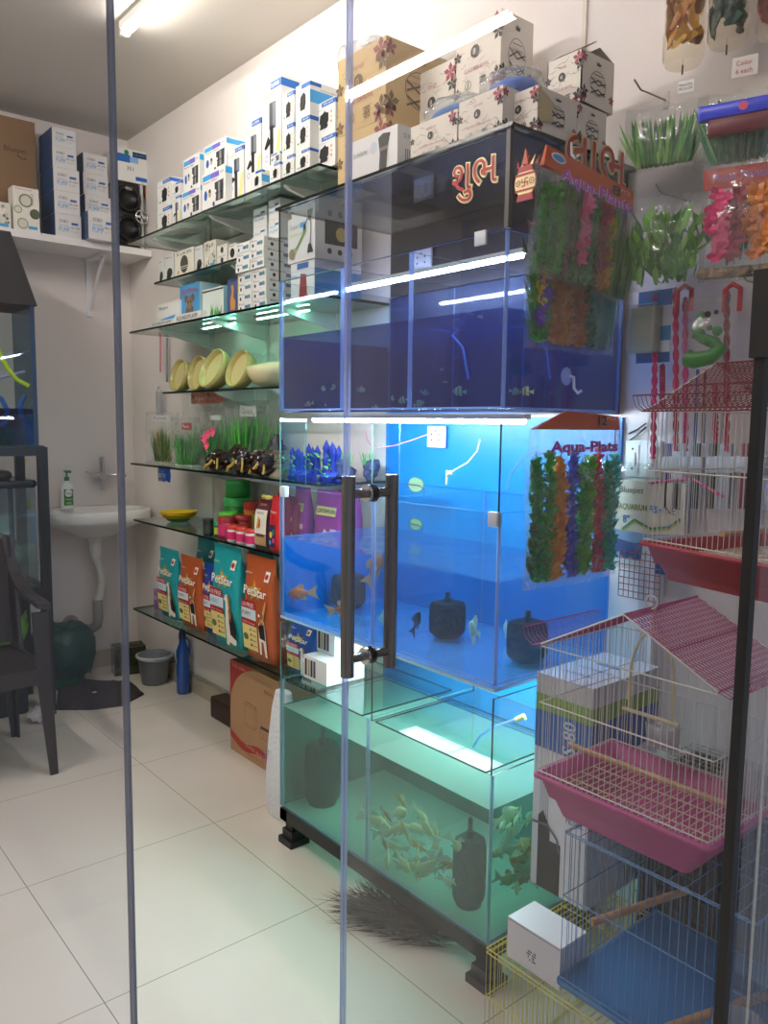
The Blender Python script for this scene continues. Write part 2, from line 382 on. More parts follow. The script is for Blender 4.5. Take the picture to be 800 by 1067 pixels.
tag(MB().box(1.8352+.004, TY0-.01, .478, 1.848, TY1+.02, 1.425, mat('0A86DA', .35)).build('backing_board'), 'bright blue backing board on the wall behind the tank rack', 'backing board')
# struts of glass between the tiers
gs = thing('glass_support_rack', 'clear upright glass panes between the green and the blue aquarium', 'rack', (TX0, TY0, .565))
for y in (.0, .455, .929):
    m = MB(); pane(m, .002, y, .0005, .415 if y < .9 else .36, y+.006, .190, clear('F2FBFA', 1.4), DEDGE if y < .9 else EDGE); m.build('support_pane', gs)
gs = thing('glass_support_rack', 'clear upright glass panes between the blue and the topmost aquarium', 'rack', (TX0, TY0, 1.1975))
for y in (.0, .465, .929):
    m = MB(); pane(m, .002, y, .0, .10 if y else .45, y+.006, .2155, clear('F2FBFA', 1.4), DEDGE if y == 0 else EDGE); m.build('support_pane', gs)
for (y0, y1, x0, x1, lb) in ((.02, .44, .0, .30, 'clear glass lid lying half across the near half of the green aquarium'), (.50, .90, .0, .36, 'clear glass lid lying over the far half of the green aquarium')):
    m = MB(); pane(m, x0, y0, 0, x1, y1, .005, clear('E2F4F0', 1.15), DEDGE)
    tag(m.build('cover_glass', None, (TX0, TY0, .566)), lb, 'lid', 'glass lids on the green aquarium')
for (y, lb) in ((1.25, 'white corner clip on the near front corner of the blue aquarium'), (2.145, 'white corner clip on the far front corner of the blue aquarium')):
    o = MB().rbox(-.006, -.014, -.02, .012, .016, .014, mat('DDE6EE', .4), .004).build('corner_clip'); tag(o, lb, 'clip', 'corner clips of the blue aquarium'); o.location = (TX0, y, 1.186)
o = MB().rbox(-.004, -.014, -.02, .003, .022, .012, mat('DDE3EA', .4), .002).build('corner_clip'); tag(o, 'white label tab on the upper rim of the top tier aquarium', 'tab'); o.location = (TX0, 1.31, 1.83)
# ------------------------------------------------------------------ sockets, cords, air hoses
def socket(loc, label, rz, n=1, w=.075, hh=.075):
    t = thing('wall_socket', label, 'socket', loc, rz)
    W3 = mat('EEF0F2', .35); MB().rbox(0, -.012, 0, w, 0, hh, W3, .006).build('plate', t)
    f = FR((0, -.0125, 0)); m = MB()
    if n == 1:
        for a, b_ in ((.3, .62), (.7, .62), (.3, .35), (.7, .35), (.5, .78)): m.disc(f, w*a, hh*b_, .0035, BLK)
        m.build('socket_holes', t)
    else:
        for k in range(n):
            x = w*(k+.5)/n; s = MB().rbox(x-.018, -.016, .012, x+.018, -.011, hh-.012, mat('F4F5F6', .3), .003)
            s.rbox(x-.010, -.021, hh*.32, x+.010, -.015, hh*.68, W3, .003).disc(FR((0, -.0165, 0)), x, .022, .003, BLK).disc(FR((0, -.0165, 0)), x, hh-.022, .003, BLK)
            s.build('switch', t)
    return t
y = sY(447, 1.835, 1.36)
socket((1.835, y, 1.325), 'white wall socket on the blue board above the blue aquarium', FX, 1, .085, .07)
y = sY(372, 1.83, 1.9)
socket((1.825, sY(432, 1.825, 1.95), 1.90), 'white wall socket seen through the dark glass of the canopy', FX, 1, .09, .07)
socket((1.849, sY(653, 1.849, 1.3), sZ(497, 1.849, 1.17)), 'white double light switch on the wall between the tanks and the cages', FX, 2, .105, .095)
tag(MB().tube([un(500, 458, X=1.8), un(497, 470, X=1.79), un(487, 482, X=1.78), un(470, 492, X=1.77)], .0025, mat('E4EAF0', .4), 6).tube([un(470, 492, X=1.77), un(466, 494, X=1.77)], .008, mat('E8DFA8', .5), 10).tube([un(466, 490, X=1.77), un(465, 505, X=1.77)], .004, mat('E8DFA8', .5), 6).build('socket_cord'), 'thin white cord with a cream plug hanging below the socket on the blue board', 'cord')
tag(MB().tube([un(380, 448, X=1.75), un(384, 462, X=1.75), un(395, 467, X=1.75), un(412, 464, X=1.75), un(428, 459, X=1.76), un(447, 452, X=1.80)], .002, mat('E79AB4', .4), 6).build('pink_cord'), 'thin pink cord running to the socket over the blue aquarium', 'cord')
for a, b_, lb in ((( 655, 452), (673, 441), 'upper thin black cord running behind the tank rack above the light switch'), ((654, 460), (673, 445), 'lower thin black cord running behind the tank rack above the light switch')):
    tag(MB().tube([un(*a, X=1.845), un((a[0]+b_[0])/2, (a[1]+b_[1])/2+1, X=1.84), un(*b_, X=1.845)], .002, BLK, 5).build('black_cord'), lb, 'cord')
HOSE = clear('BFD4FF', 1.5, .05, .5, 'AFC8F8')
tag(MB().tube([un(q[0], q[1], X=1.72) for q in ((430, 350), (450, 343), (468, 346), (482, 362), (488, 395))], .004, HOSE, 8).build('air_hose'), 'curved clear air hose in the middle bay of the top aquarium', 'hose')
tag(MB().tube([un(q[0], q[1], X=1.72) for q in ((528, 342), (545, 340), (560, 348), (570, 366), (573, 395))], .004, HOSE, 8).build('air_hose'), 'curved clear air hose in the near bay of the top aquarium', 'hose')
tag(MB().tube([un(q[0], q[1], X=1.76) for q in ((528, 510), (533, 492), (545, 478), (556, 472), (570, 470))], .003, HOSE, 8).build('air_hose'), 'curved clear air hose above the blue aquarium behind the hanging plant bag', 'hose')
tag(MB().tube([un(q[0], q[1], X=1.6) for q in ((493, 778), (500, 767), (515, 757), (530, 752), (540, 749))], .0035, HOSE, 8).tube([un(q[0], q[1], X=1.6) for q in ((538, 750), (546, 746))], .007, mat('DFD98A', .4), 10).tube([un(q[0], q[1], X=1.6) for q in ((545, 745), (548, 750))], .004, mat('DFD98A', .4), 6).build('air_hose'), 'clear air hose with a pale yellow valve over the green aquarium', 'hose')
for py, s_, lb in ((505, 1.0, 'upper pale green leaf shape above the water of the blue aquarium'), (546, .8, 'lower pale leaf shape at the water line of the blue aquarium')):
    t = thing('leaf_shape', lb, 'float', un(433, py, X=1.74), FX, 'pale leaf shapes')  # flat pale leaf outline with a darker rim and stem
    LF = clear('D6F0C8', 1.5, .1, .55, 'C8E6B0'); m = MB(); pts = [(.034*s_*math.cos(a)*(1 if math.cos(a) < 0 else 1.15), .024*s_*math.sin(a)) for a in [2*PI*k/22 for k in range(22)]]
    m.add([(x, -.002, z) for x, z in pts]+[(x, .002, z) for x, z in pts], [tuple(range(22)), tuple(range(43, 21, -1))]+[(i, (i+1) % 22, 22+(i+1) % 22, 22+i) for i in range(22)], LF); m.build('leaf_blade', t)
    MB().tube([(x, -.002, z) for x, z in pts], .0013, mat('4A7A5A', .4), 5, closed=True).tube([(-.03*s_, -.003, 0), (.02*s_, -.003, -.002), (.045*s_, -.003, -.012*s_), (.04*s_, -.003, -.035*s_)], .0015, mat('3A5A6A', .4), 5).build('stem', t)
# ------------------------------------------------------------------ sponge filters
def sponge(loc, s, label):
    t = thing('sponge_filter', label, 'filter', loc, 0, 'black sponge filters')
    SP = mat('101318', .95, bump=1.0, nscale=60)
    m = MB(); rows = []
    for z, q in ((0, .9), (.01, 1), (.05, 1.02), (.085, 1), (.098, .88)):
        rows.append([(.05*q*math.copysign(abs(math.cos(a))**.5, math.cos(a)), .045*q*math.copysign(abs(math.sin(a))**.5, math.sin(a)), z) for a in [2*PI*k/20 for k in range(20)]])
    m.loft(rows, SP).build('sponge', t)
    MB().cyl((0, 0, .098), .012, .012, mat('1A1C20', .5), 10).tube([(0, 0, .11), (0, 0, .13)], .008, mat('30343C', .4), 8).build('riser', t)
    MB().lathe([(.035, -.012), (.045, -.006), (.035, 0)], mat('16181C', .6)).build('base', t)
    t.scale = (s, s, s); return t
sponge((1.60, sY(466, 1.60, .84), .80), .93, 'black sponge filter on the floor of the blue aquarium, left of the white angelfish')
sponge((1.60, sY(549, 1.60, .84), .80), .95, 'black sponge filter in the near right corner of the blue aquarium')
sponge((1.60, 2.09, .80), 1.0, 'black sponge filter far behind the door handle in the blue aquarium')
sponge((1.47, max(1.295, sY(489, 1.47, .24)), .146), 1, 'black sponge filter in the near corner of the green aquarium').scale = (.78, .78, 1.75)
sponge((1.50, sY(336, 1.50, .3), .146), 1, 'black sponge filter in the far bay of the green aquarium').scale = (1.05, 1.05, 1.95)
# ------------------------------------------------------------------ fish
def fish_mesh(prof, L, body, fin, belly=None, tail=(.28, .18, .06), dors=(.3, .75, .12), anal=(.55, .8, .08), th=.45, eye='101010', pect=True, stripe=None):
    """prof: half heights along the body 0..1 (nose at +X); tail=(length, spread, fork)"""
    m = MB(); rows = []; n = len(prof); BL = 1-tail[0]
    def hp(t):
        k = max(0, min(n-1.001, t*(n-1))); i = int(k); return prof[i]*(1-(k-i))+prof[i+1]*(k-i)
    S = 14
    for i in range(S+1):
        t = i/S; h = max(.004, hp(t)); x = (1-t*BL)*L-L*.5; wd = h*th*(1-.35*t)
        rows.append([(x, wd*L*math.cos(a), h*L*math.sin(a)) for a in [2*PI*k/10 for k in range(10)]])
    m.loft(rows, body)
    if stripe:
        for i in range(S):
            if any(a <= i/S < b_ for a, b_ in stripe[1]):
                for j in range(10):
                    pass
        for a, b_ in stripe[1]:
            r2 = []
            for q in (a, (a+b_)/2, b_):
                h = hp(q)*1.03+.004; x = (1-q*BL)*L-L*.5; wd = h*th*(1-.35*q)
                r2.append([(x, wd*L*math.cos(c), h*L*math.sin(c)) for c in [2*PI*k/10 for k in range(10)]])
            m.loft(r2, stripe[0], caps=False)
    xe = L*(.5-BL); x2 = -L*.5; tl, sp, fk = tail; h0 = hp(1)*L; w = L*.006
    for sg in (1, -1):
        m.hexa([(xe+.03*L, -w, 0), (x2+fk*L, -w, 0), (x2, -w*.3, sg*sp*L), (xe, -w, sg*h0)], [(xe+.03*L, w, 0), (x2+fk*L, w, 0), (x2, w*.3, sg*sp*L), (xe, w, sg*h0)], fin)
    def fn(t0, t1, ht, sg, lean=.12):
        xs = [(1-(t0+(t1-t0)*k/4)*BL)*L-L*.5 for k in range(5)]; hs = [hp(t0+(t1-t0)*k/4)*L*.85*sg for k in range(5)]
        sh = [0, .75, 1, .95, .55]
        lo = [(x, 0, z) for x, z in zip(xs, hs)]; hi = [(x-lean*L*s_, 0, z+sg*ht*L*s_) for x, z, s_ in zip(xs, hs, sh)]
        for k in range(4):
            for q in (-w, w):
                pass
            m.hexa([(lo[k][0], -w, lo[k][2]), (lo[k+1][0], -w, lo[k+1][2]), (hi[k+1][0], -w*.4, hi[k+1][2]), (hi[k][0], -w*.4, hi[k][2])], [(lo[k][0], w, lo[k][2]), (lo[k+1][0], w, lo[k+1][2]), (hi[k+1][0], w*.4, hi[k+1][2]), (hi[k][0], w*.4, hi[k][2])], fin)
    if dors: fn(*dors, 1)
    if anal: fn(*anal, -1)
    if pect:
        for sg in (1, -1):
            x = L*.5-.34*L; y0 = hp(.3)*th*L*.8*sg; z = -hp(.3)*L*.35
            m.blade((x, y0, z), (x-.13*L, y0+.09*L*sg, z-.08*L), .08*L, fin, (.3, 0, 1))
    ex = L*.5-.12*L; t_ = .12/BL; ey = hp(t_)*th*(1-.35*t_)*L*.82; ez = hp(t_)*L*.3
    for sg in (1, -1): m.ball((ex, sg*ey, ez), .022*L, mat(eye, .2), 8)
    return m
GOLD = mat('F26A14', .3, noise=.25, nscale=40); GFIN = mat('F2A070', .4); PALE = mat('FFDCA8', .4, noise=.2, nscale=30); PFIN = mat('EAE3CC', .45)
gold_prof = [.02, .10, .16, .19, .19, .17, .13, .08, .05]
slim_prof = [.02, .07, .11, .125, .12, .10, .08, .055, .04]
ang_prof = [.02, .12, .22, .29, .29, .22, .12, .07]
def fish(kind, px, py, X, L, hd, label, group, pitch=0, proto={}, roll=0):
    """hd: heading in the XY plane, degrees; 0 = +X (away from the front glass), -90 = towards the shop door"""
    if kind not in proto:
        F = dict(
            gold=lambda: fish_mesh(gold_prof, 1, GOLD, GFIN, tail=(.34, .22, .12)),
            pale=lambda: fish_mesh(gold_prof, 1, PALE, PFIN, tail=(.34, .22, .12)),
            amber=lambda: fish_mesh(slim_prof, 1, mat('F4A850', .4, noise=.25, nscale=30), PFIN, tail=(.32, .17, .1)),
            orange=lambda: fish_mesh(slim_prof, 1, mat('C4622E', .4), mat('DDB48A', .4), tail=(.3, .16, .1)),
            angel=lambda: fish_mesh(ang_prof, 1, mat('D9DDCB', .35), mat('E6EAD6', .4), tail=(.3, .13, .03), dors=(.35, .9, .34, 1, .3)[:3], anal=(.35, .9, .36), th=.28),
            dark=lambda: fish_mesh(gold_prof, 1, mat('1B1626', .4), mat('241C38', .4), tail=(.34, .2, .1)),
            tiger=lambda: fish_mesh([.02, .13, .2, .23, .21, .15, .09, .06], 1, mat('C4CFA0', .35), mat('C9D9B0', .4), tail=(.25, .14, .08), th=.35, stripe=(mat('263238', .4), [(.18, .26), (.5, .6), (.85, .93)])),
            tetra=lambda: fish_mesh(slim_prof, 1, mat('D8A47E', .4), mat('E8C8A8', .4), tail=(.3, .14, .1)),
            red=lambda: fish_mesh(slim_prof, 1, mat('E02A1C', .4), mat('F04A30', .4), tail=(.3, .14, .1)),
        )
        m = F[kind](); o = m.build('goldfish' if kind in ('gold', 'pale', 'amber', 'orange') else 'angelfish' if kind == 'angel' else 'aquarium_fish'); proto[kind] = (o, [0])
    o, used = proto[kind]
    if used[0]: o = dup(o)
    used[0] = 1
    p = un(px, py, X=X); o.location = p; o.rotation_euler = (math.radians(roll), math.radians(-pitch), math.radians(hd)); o.scale = (L, L, L)
    o['label'] = label; o['category'] = 'fish'; o['group'] = group
    return o
G1 = 'fish in the top tier aquarium'; G2 = 'fish in the blue aquarium'; G3 = 'goldfish crowding the green aquarium'
fish('red', 300, 368, 1.50, .022, 70, 'tiny red fish high in the far bay', G1, 20)
for px, py, hd, l, k, lb in ((337, 405, 80, .034, 'tiger', 'striped fish, left one of the pair in the far bay of the top aquarium'), (347, 404, -100, .036, 'tiger', 'striped yellowish fish, right of the pair in the far bay'),
        (339, 422, 60, .032, 'tetra', 'small peach fish low beside the door edge in the top aquarium'), (322, 421, 100, .045, 'tetra', 'long-tailed pale fish at the bottom of the far bay of the top aquarium'),
        (376, 406, -80, .034, 'tiger', 'small striped fish leftmost in the middle bay of the top aquarium'), (391, 425, -80, .03, 'tiger', 'small yellow striped fish lowest in the middle bay of the top aquarium'),
        (409, 415, 70, .03, 'tiger', 'faint striped fish left of the bright one near the divider of the top aquarium'), (420, 417, 100, .036, 'tiger', 'bright striped fish left of the glass divider in the top aquarium'),
        (442, 409, -80, .03, 'tiger', 'faint striped fish just right of the glass divider, upper of two'), (436, 421, -70, .036, 'tiger', 'yellowish striped fish just right of the glass divider, lower of two'),
        (479, 408, 95, .048, 'tiger', 'large greenish striped fish in the centre of the near bay of the top aquarium'), (536, 408, -80, .034, 'tiger', 'faint striped fish left of the bright one at the near end of the top aquarium'),
        (549, 408, 95, .042, 'tiger', 'bright yellow striped fish at the near end of the top aquarium'), (460, 385, 80, .018, 'tetra', 'tiny pale fish, upper of two in the water of the top aquarium'), (464, 398, 100, .018, 'tetra', 'tiny pale fish, lower of two in the water of the top aquarium'),
        (490, 327, 90, .022, 'tetra', 'tiny white fish at the water surface of the top aquarium, left of two'), (500, 330, 90, .022, 'tetra', 'tiny white fish at the water surface of the top aquarium, right of two')):
    fish(k, px, py, 1.46, l, hd, lb, G1, random.uniform(-15, 20))
fish('gold', 312, 594, 1.50, .105, -60, 'orange goldfish nearest the surface at the far end of the blue aquarium', G2, 45)
fish('gold', 302, 615, 1.46, .10, 75, 'orange goldfish against the far glass, left of two side by side', G2, -5)
fish('gold', 316, 618, 1.44, .11, 120, 'orange goldfish with spread tail, right of two side by side at the far end', G2, -8)
fish('gold', 354, 635, 1.44, .10, -60, 'orange goldfish just left of the door handle', G2, 12)
fish('gold', 389, 594, 1.52, .125, -75, 'orange and white goldfish diving between the two door handle bars', G2, 62)
fish('dark', 433, 650, 1.46, .085, -100, 'slim black fish with long fins in the blue aquarium', G2, 62)
fish('angel', 494, 656, 1.45, .072, 70, 'white angelfish low in the blue aquarium, right of the black sponge filter', G2, 10)
fish('angel', 400, 645, 1.5, .05, 100, 'pale angelfish partly hidden by the right door handle bar', G2, -10)
fish('angel', 527, 655, 1.7, .05, 60, 'dim angelfish behind the near edge of the blue aquarium', G2, 0)
rnd = random.Random(11)
cl = [(400, 850), (412, 845), (396, 866), (425, 842), (440, 850), (408, 878), (428, 868), (445, 872), (455, 880), (430, 888), (418, 895), (450, 896), (465, 893), (438, 902), (425, 908), (468, 916), (442, 862), (388, 858), (455, 860), (474, 878), (405, 893), (462, 905), (380, 848), (412, 860), (436, 880)]
for i, (px, py) in enumerate(cl):
    px += rnd.uniform(-5, 5); py += rnd.uniform(-5, 5)
    fish('pale' if i % 3 else 'amber', px, py, 1.425+.09*rnd.random(), rnd.uniform(.08, .115), rnd.choice((-90, 90))+rnd.uniform(-50, 50), 'pale goldfish in the crowd behind the long side of the green aquarium', G3, rnd.uniform(-40, 40))
fish('orange', 402, 848, 1.415, .055, -80, 'small orange goldfish, upper of two bright ones in the green aquarium', G3, -35)
fish('orange', 400, 877, 1.415, .05, -80, 'small orange goldfish, lower of two bright ones in the green aquarium', G3, -65)
fish('pale', 468, 918, 1.41, .05, 90, 'pale goldfish lowest in the green aquarium, beside the black sponge filter', G3, -20)
for i in range(22):
    Y = TY0+.012+.035*rnd.random()+.02; px = rnd.uniform(522, 556); py = rnd.uniform(850, 920)
    p = un(px, py, Y=Y+.01); 
    if p.x < 1.42: continue
    o = fish('pale' if i % 2 else 'amber', px, py, max(1.42, p.x), rnd.uniform(.07, .10), rnd.choice((0, 180))+rnd.uniform(-50, 50), 'pale goldfish in the crowd behind the near end glass of the green aquarium', G3, rnd.uniform(-40, 40))
for i in range(14):
    px = 425+rnd.random()*75; 
    p = un(px, 735+(px-425)*.85+rnd.uniform(-6, 12), Z=.462)
    if not (1.42 < p.x < 1.8 and 1.28 < p.y < 2.1): continue
    o = fish('amber', px, 740, 1.5, rnd.uniform(.05, .07), rnd.uniform(0, 360), 'dim fish just below the water surface of the green aquarium', G3); o.location = p
# ================================================================== GLASS SHELVES (right wall)
SHG = clear('D9E8E4', 1.5)
XS = 1.55
shelves = {}
def shelf(key, z, xf, y0, y1, label, brk):
    t = thing('glass_shelf', label, 'shelf', (xf, y0, z), 0, 'glass shelves along the shelf wall')
    m = MB(); m.box(0, 0, -.009, XW-xf, y1-y0, 0, SHG, mx=clear('16211E', 1.5, .15, .75, '16211E'), my=clear('16211E', 1.5, .15, .75, '16211E'))
    m.build('glass_panel', t)
    W3 = mat('EDEDEA', .45)
    for yb in brk:
        b = MB(); yb -= y0; D = XW-xf
        b.hexa([(D, yb-.009, -.075), (D, yb+.009, -.075), (.05, yb+.009, -.022), (.05, yb-.009, -.022)], [(D, yb-.009, -.0095), (D, yb+.009, -.0095), (.03, yb+.009, -.0095), (.03, yb-.009, -.0095)], W3)
        b.box(D-.012, yb-.014, -.09, D-.001, yb+.014, -.0095, W3)
        b.build('bracket', t)
    shelves[key] = (z, xf); return t
shelf(1, 2.232, XS, 2.20, 3.75, 'topmost glass shelf, loaded with white filter boxes', (2.45, 3.0, 3.55))
shelf(2, 2.04, 1.62, 2.80, 3.62, 'short narrow glass shelf under the topmost one, carrying small white boxes', (2.95, 3.45))
shelf(3, 1.82, XS, 2.19, 3.75, 'glass shelf with green light strips underneath, third from the top', (2.5, 3.0, 3.5))
shelf(4, 1.535, 1.62, 2.19, 3.55, 'narrow glass shelf holding the pale round bowls', (2.65, 3.1))
shelf(5, 1.198, XS, 2.19, 3.77, 'glass shelf holding bagged plants and dark ornaments', (2.75, 3.3))
shelf(6, .925, XS, 2.19, 3.75, 'glass shelf holding jars, plates and red food pouches', (2.75, 3.3))
shelf(7, .479, XS, 2.20, 3.78, 'lowest glass shelf, holding the large dog food bags', (2.7, 3.3))
for yb in (2.45, 3.0, 3.5):
    tag(MB().box(XW-.012, yb-.0125, .55, XW, yb+.0125, 2.40, mat('E9E6E0', .4)).build('shelf_upright'), 'white slotted metal upright on the wall behind the glass shelves', 'upright', 'shelf uprights')
for y0, y1, lb in ((2.95, 3.25, 'green glowing strip light under the third shelf, far one'), (2.42, 2.80, 'green glowing strip light under the third shelf, beside the tanks')):
    t = thing('strip_light', lb, 'light strip', (1.66, y0, 1.800)); MB().box(0, 0, .003, .014, y1-y0, .0095, mat('F2F4F2', .4)).build('base_strip', t)
    m = MB()
    for k in range(int((y1-y0)/.02)): m.box(.003, .004+k*.02, -.001, .011, .014+k*.02, .003, glow('8DFFD9', 28))
    m.build('diodes', t)['kind'] = 'stuff'
# ================================================================== BOX KINDS (front = local -Y, origin front-bottom-left)
BK = {}
def carton(name, w, d, h, base=CARD, extra=None, side=None):
    m = MB(); m.box(0, 0, 0, w, d, h, base)
    m.line(FR((0, 0, h), 'top'), [(0.002, d/2), (w-.002, d/2)], .0012, mat('BDBBB4', .6))
    return m
def filterbox(w, d, h, kind):
    k = ('f', round(w, 3), round(d, 3), round(h, 3), kind)
    m = carton('b', w, d, h); f = FR((0, 0, 0)); r = FR((w, 0, 0), 'right'); l = FR((0, d, 0), 'left')
    if kind == 'tall':     # internal filter in a high box
        m.rect(f, w*.45, h*.90, w*.55, h*.07, BLUE).rect(r, 0, h*.90, d*.45, h*.07, BLUE)
        m.text(f, w*.50, h*.915, w*.42, h*.035, 'SUPER', WHITE); m.text(f, w*.08, h*.85, w*.5, h*.03, 'Internal Filter', mat('8FB64A', .5))
        m.rect(f, w*.38, h*.55, w*.34, h*.24, mat('4A4E54', .4)).rect(f, w*.56, h*.57, w*.18, h*.22, mat('7C828A', .4), 2)
        m.rect(f, w*.42, h*.12, w*.18, h*.46, BLK, 2).poly(f, [(w*.12, h*.40), (w*.32, h*.50), (w*.42, h*.46), (w*.42, h*.42), (w*.2, h*.38)], BLK, 2)
        m.poly(f, [(w*.66, h*.1), (w*.86, h*.1), (w*.98, h*.52), (w*.84, h*.5)], mat('E9E28A', .4), 2)
        m.ring(f, w*.22, h*.3, w*.09, w*.02, SKY, 1).rect(f, w*.08, h*.06, w*.5, h*.008, mat('9AA4AC', .5))
    elif kind == 'cube':   # small pump box with black round pump
        m.rect(f, w*.42, h*.84, w*.58, h*.13, BLUE).rect(r, 0, h*.84, d, h*.13, BLUE); m.text(f, w*.5, h*.87, w*.42, h*.07, '3W-6W', WHITE)
        m.text(f, w*.08, h*.75, w*.5, h*.05, 'Aquarium', SKY)
        pts = [(w*.34, h*.2), (w*.66, h*.2), (w*.7, h*.28), (w*.66, h*.32), (w*.72, h*.38), (w*.72, h*.62), (w*.6, h*.66), (w*.58, h*.72), (w*.48, h*.66), (w*.36, h*.62), (w*.32, h*.4), (w*.38, h*.32)]
        m.poly(f, pts, BLK, 2).ring(f, w*.28, h*.45, w*.16, w*.015, mat('BFD4E2', .5), 1).disc(f, w*.2, h*.22, w*.08, mat('4CB26A', .5), 2, 10, h*.03)
        for q in range(3): m.disc(f, w*.84, h*(.62-.14*q), w*.035, mat(('E58B5A', 'E9C04F', 'D06A86')[q], .5), 2, 8)
    elif kind == 'side':   # pump box whose right side carries a sky-blue panel
        filterdecor_side(m, f, r, w, d, h)
    elif kind == 'power':  # wide power filter box
        m.rect(f, w*.04, h*.80, w*.70, h*.13, SKY).rect(f, w*.40, h*.80, w*.34, h*.13, mat('7C6BC9', .4), 2).rect(r, 0, h*.80, d*.8, h*.16, SKY)
        m.rect(f, w*.78, h*.84, w*.16, h*.07, mat('C5CAD4', .4)).text(f, w*.08, h*.72, w*.6, h*.045, 'Power Filter', mat('3C4A5C', .5))
        m.disc(f, w*.16, h*.42, w*.07, BLUE, 1, 14, h*.13).disc(f, w*.34, h*.44, w*.06, mat('B9A58E', .5), 1, 14, h*.11).disc(f, w*.34, h*.50, w*.045, BLK, 2, 10, h*.05)
        m.poly(f, [(w*.58, h*.18), (w*.9, h*.18), (w*.92, h*.68), (w*.55, h*.66), (w*.55, h*.5), (w*.62, h*.46)], DGREY, 1).rect(f, w*.70, h*.2, w*.08, h*.44, mat('8A929A', .4), 2).rect(f, w*.58, h*.36, w*.3, h*.04, BLK, 2)
        m.disc(f, w*.5, h*.14, w*.05, DGREY, 1, 12).text(f, w*.04, h*.04, w*.75, h*.05, 'Aquarium Power', BLUE)
    return m
def filterdecor_side(m, f, r, w, d, h):
    m.rect(f, w*.42, h*.84, w*.58, h*.13, BLUE).rect(r, 0, h*.86, d*.35, h*.11, BLUE).rect(r, 0, h*.35, d*.9, h*.38, SKY)
    pts = [(w*.34, h*.2), (w*.66, h*.2), (w*.72, h*.38), (w*.72, h*.62), (w*.58, h*.72), (w*.36, h*.62), (w*.32, h*.4)]
    m.poly(f, pts, BLK, 2).ring(f, w*.28, h*.45, w*.16, w*.015, mat('BFD4E2', .5), 1).text(r, d*.3, h*.76, d*.5, h*.05, 'Submersible', mat('6B7784', .5))
def shelf_box(x0, x1, ytop, kind, X, zb, label, group, d=.12, name='filter_box', cat='box'):
    """a box standing at height zb whose front is the vertical face at X between two measured columns"""
    ya = sY(x0, X, zb+.1); yb = sY(x1, X, zb+.1); zt = sZ(ytop, X, (ya+yb)/2); w, h = ya-yb-.001, zt-zb
    m = filterbox(w, d, h, kind) if isinstance(kind, str) else kind(w, d, h)
    o = m.build(name); tag(o, label, cat, group); place(o, (X, ya, zb), FX); return o, zt
g = 'white filter boxes on the topmost shelf'
z1 = 2.2325
# far end
_, zt = shelf_box(164, 178, 216, 'cube', 1.60, z1, 'small pump box at the far end of the topmost shelf, under another', g)
shelf_box(164, 178, 187, 'cube', 1.60, zt+.001, 'small pump box at the far end of the topmost shelf, topmost of its stack', g)
_, zt = shelf_box(179.5, 188, 204, 'tall', 1.60, z1, 'slim filter box second from the far end, lower of two', g)
shelf_box(179.5, 188, 190, 'cube', 1.60, zt+.001, 'low small box lying on the slim filter box near the far end', g)
_, zt = shelf_box(189.5, 209, 196, 'power', 1.57, z1, 'power filter box under the smaller one at the far end', g, .16)
shelf_box(191, 208, 163, 'power', 1.60, zt+.001, 'power filter box on top, left of the highest power filter box', g, .12)
_, zt = shelf_box(210.5, 235, 177, 'power', 1.57, z1, 'largest power filter box, directly on the topmost shelf', g, .16)
shelf_box(212.5, 236, 148, 'power', 1.60, zt+.001, 'highest power filter box, standing on the largest one', g, .16)
shelf_box(238, 254, 153, 'tall', 1.60, z1, 'tall filter box with yellow print, shortest of three tall ones', g, .14)
shelf_box(255.5, 272, 124, 'tall', 1.60, z1, 'tall filter box with yellow print, middle of three tall ones', g, .14)
shelf_box(273.5, 293, 82, 'tall', 1.60, z1, 'tallest filter box of all on the topmost shelf', g, .17)
shelf_box(262, 272.5, 178, 'side', 1.555, z1, 'small box with a sky-blue side in front of the middle tall box', g, .04)
_, zt = shelf_box(281, 292, 170, 'cube', 1.555, z1, 'small pump box in front of the tallest box, leftmost of the pump boxes', g, .04)
shelf_box(282, 291.5, 159, 'power', 1.56, zt+.001, 'flat little box lying on the leftmost small pump box', g, .035)
col = ((294, 306.5, (162, 129, 96)), (308, 323, (156, 122, 87)))
for ci, (a, b, tops) in enumerate(col):
    z = z1
    for ri, tpx in enumerate(tops):
        o, z = shelf_box(a, b, tpx, 'cube' if not (ci == 1 and ri == 2) else 'side', 1.565, z, 'pump box, %s in the %s stack of three' % (('bottom one', 'middle one', 'topmost')[ri], ('far', 'near')[ci]), g, .13)
        z += .001
_, zt = shelf_box(325.5, 349.5, 142, 'cube', 1.60, z1, 'wide pump box at the near corner of the topmost shelf, lower of two', g, .13)
shelf_box(325.5, 349.5, 106, 'cube', 1.60, zt+.001, 'wide pump box at the near corner of the topmost shelf, upper of two', g, .13)
shelf_box(341, 352, 92, 'cube', 1.74, z1, 'white box with blue band peeping out behind the near corner pump boxes', g, .10)
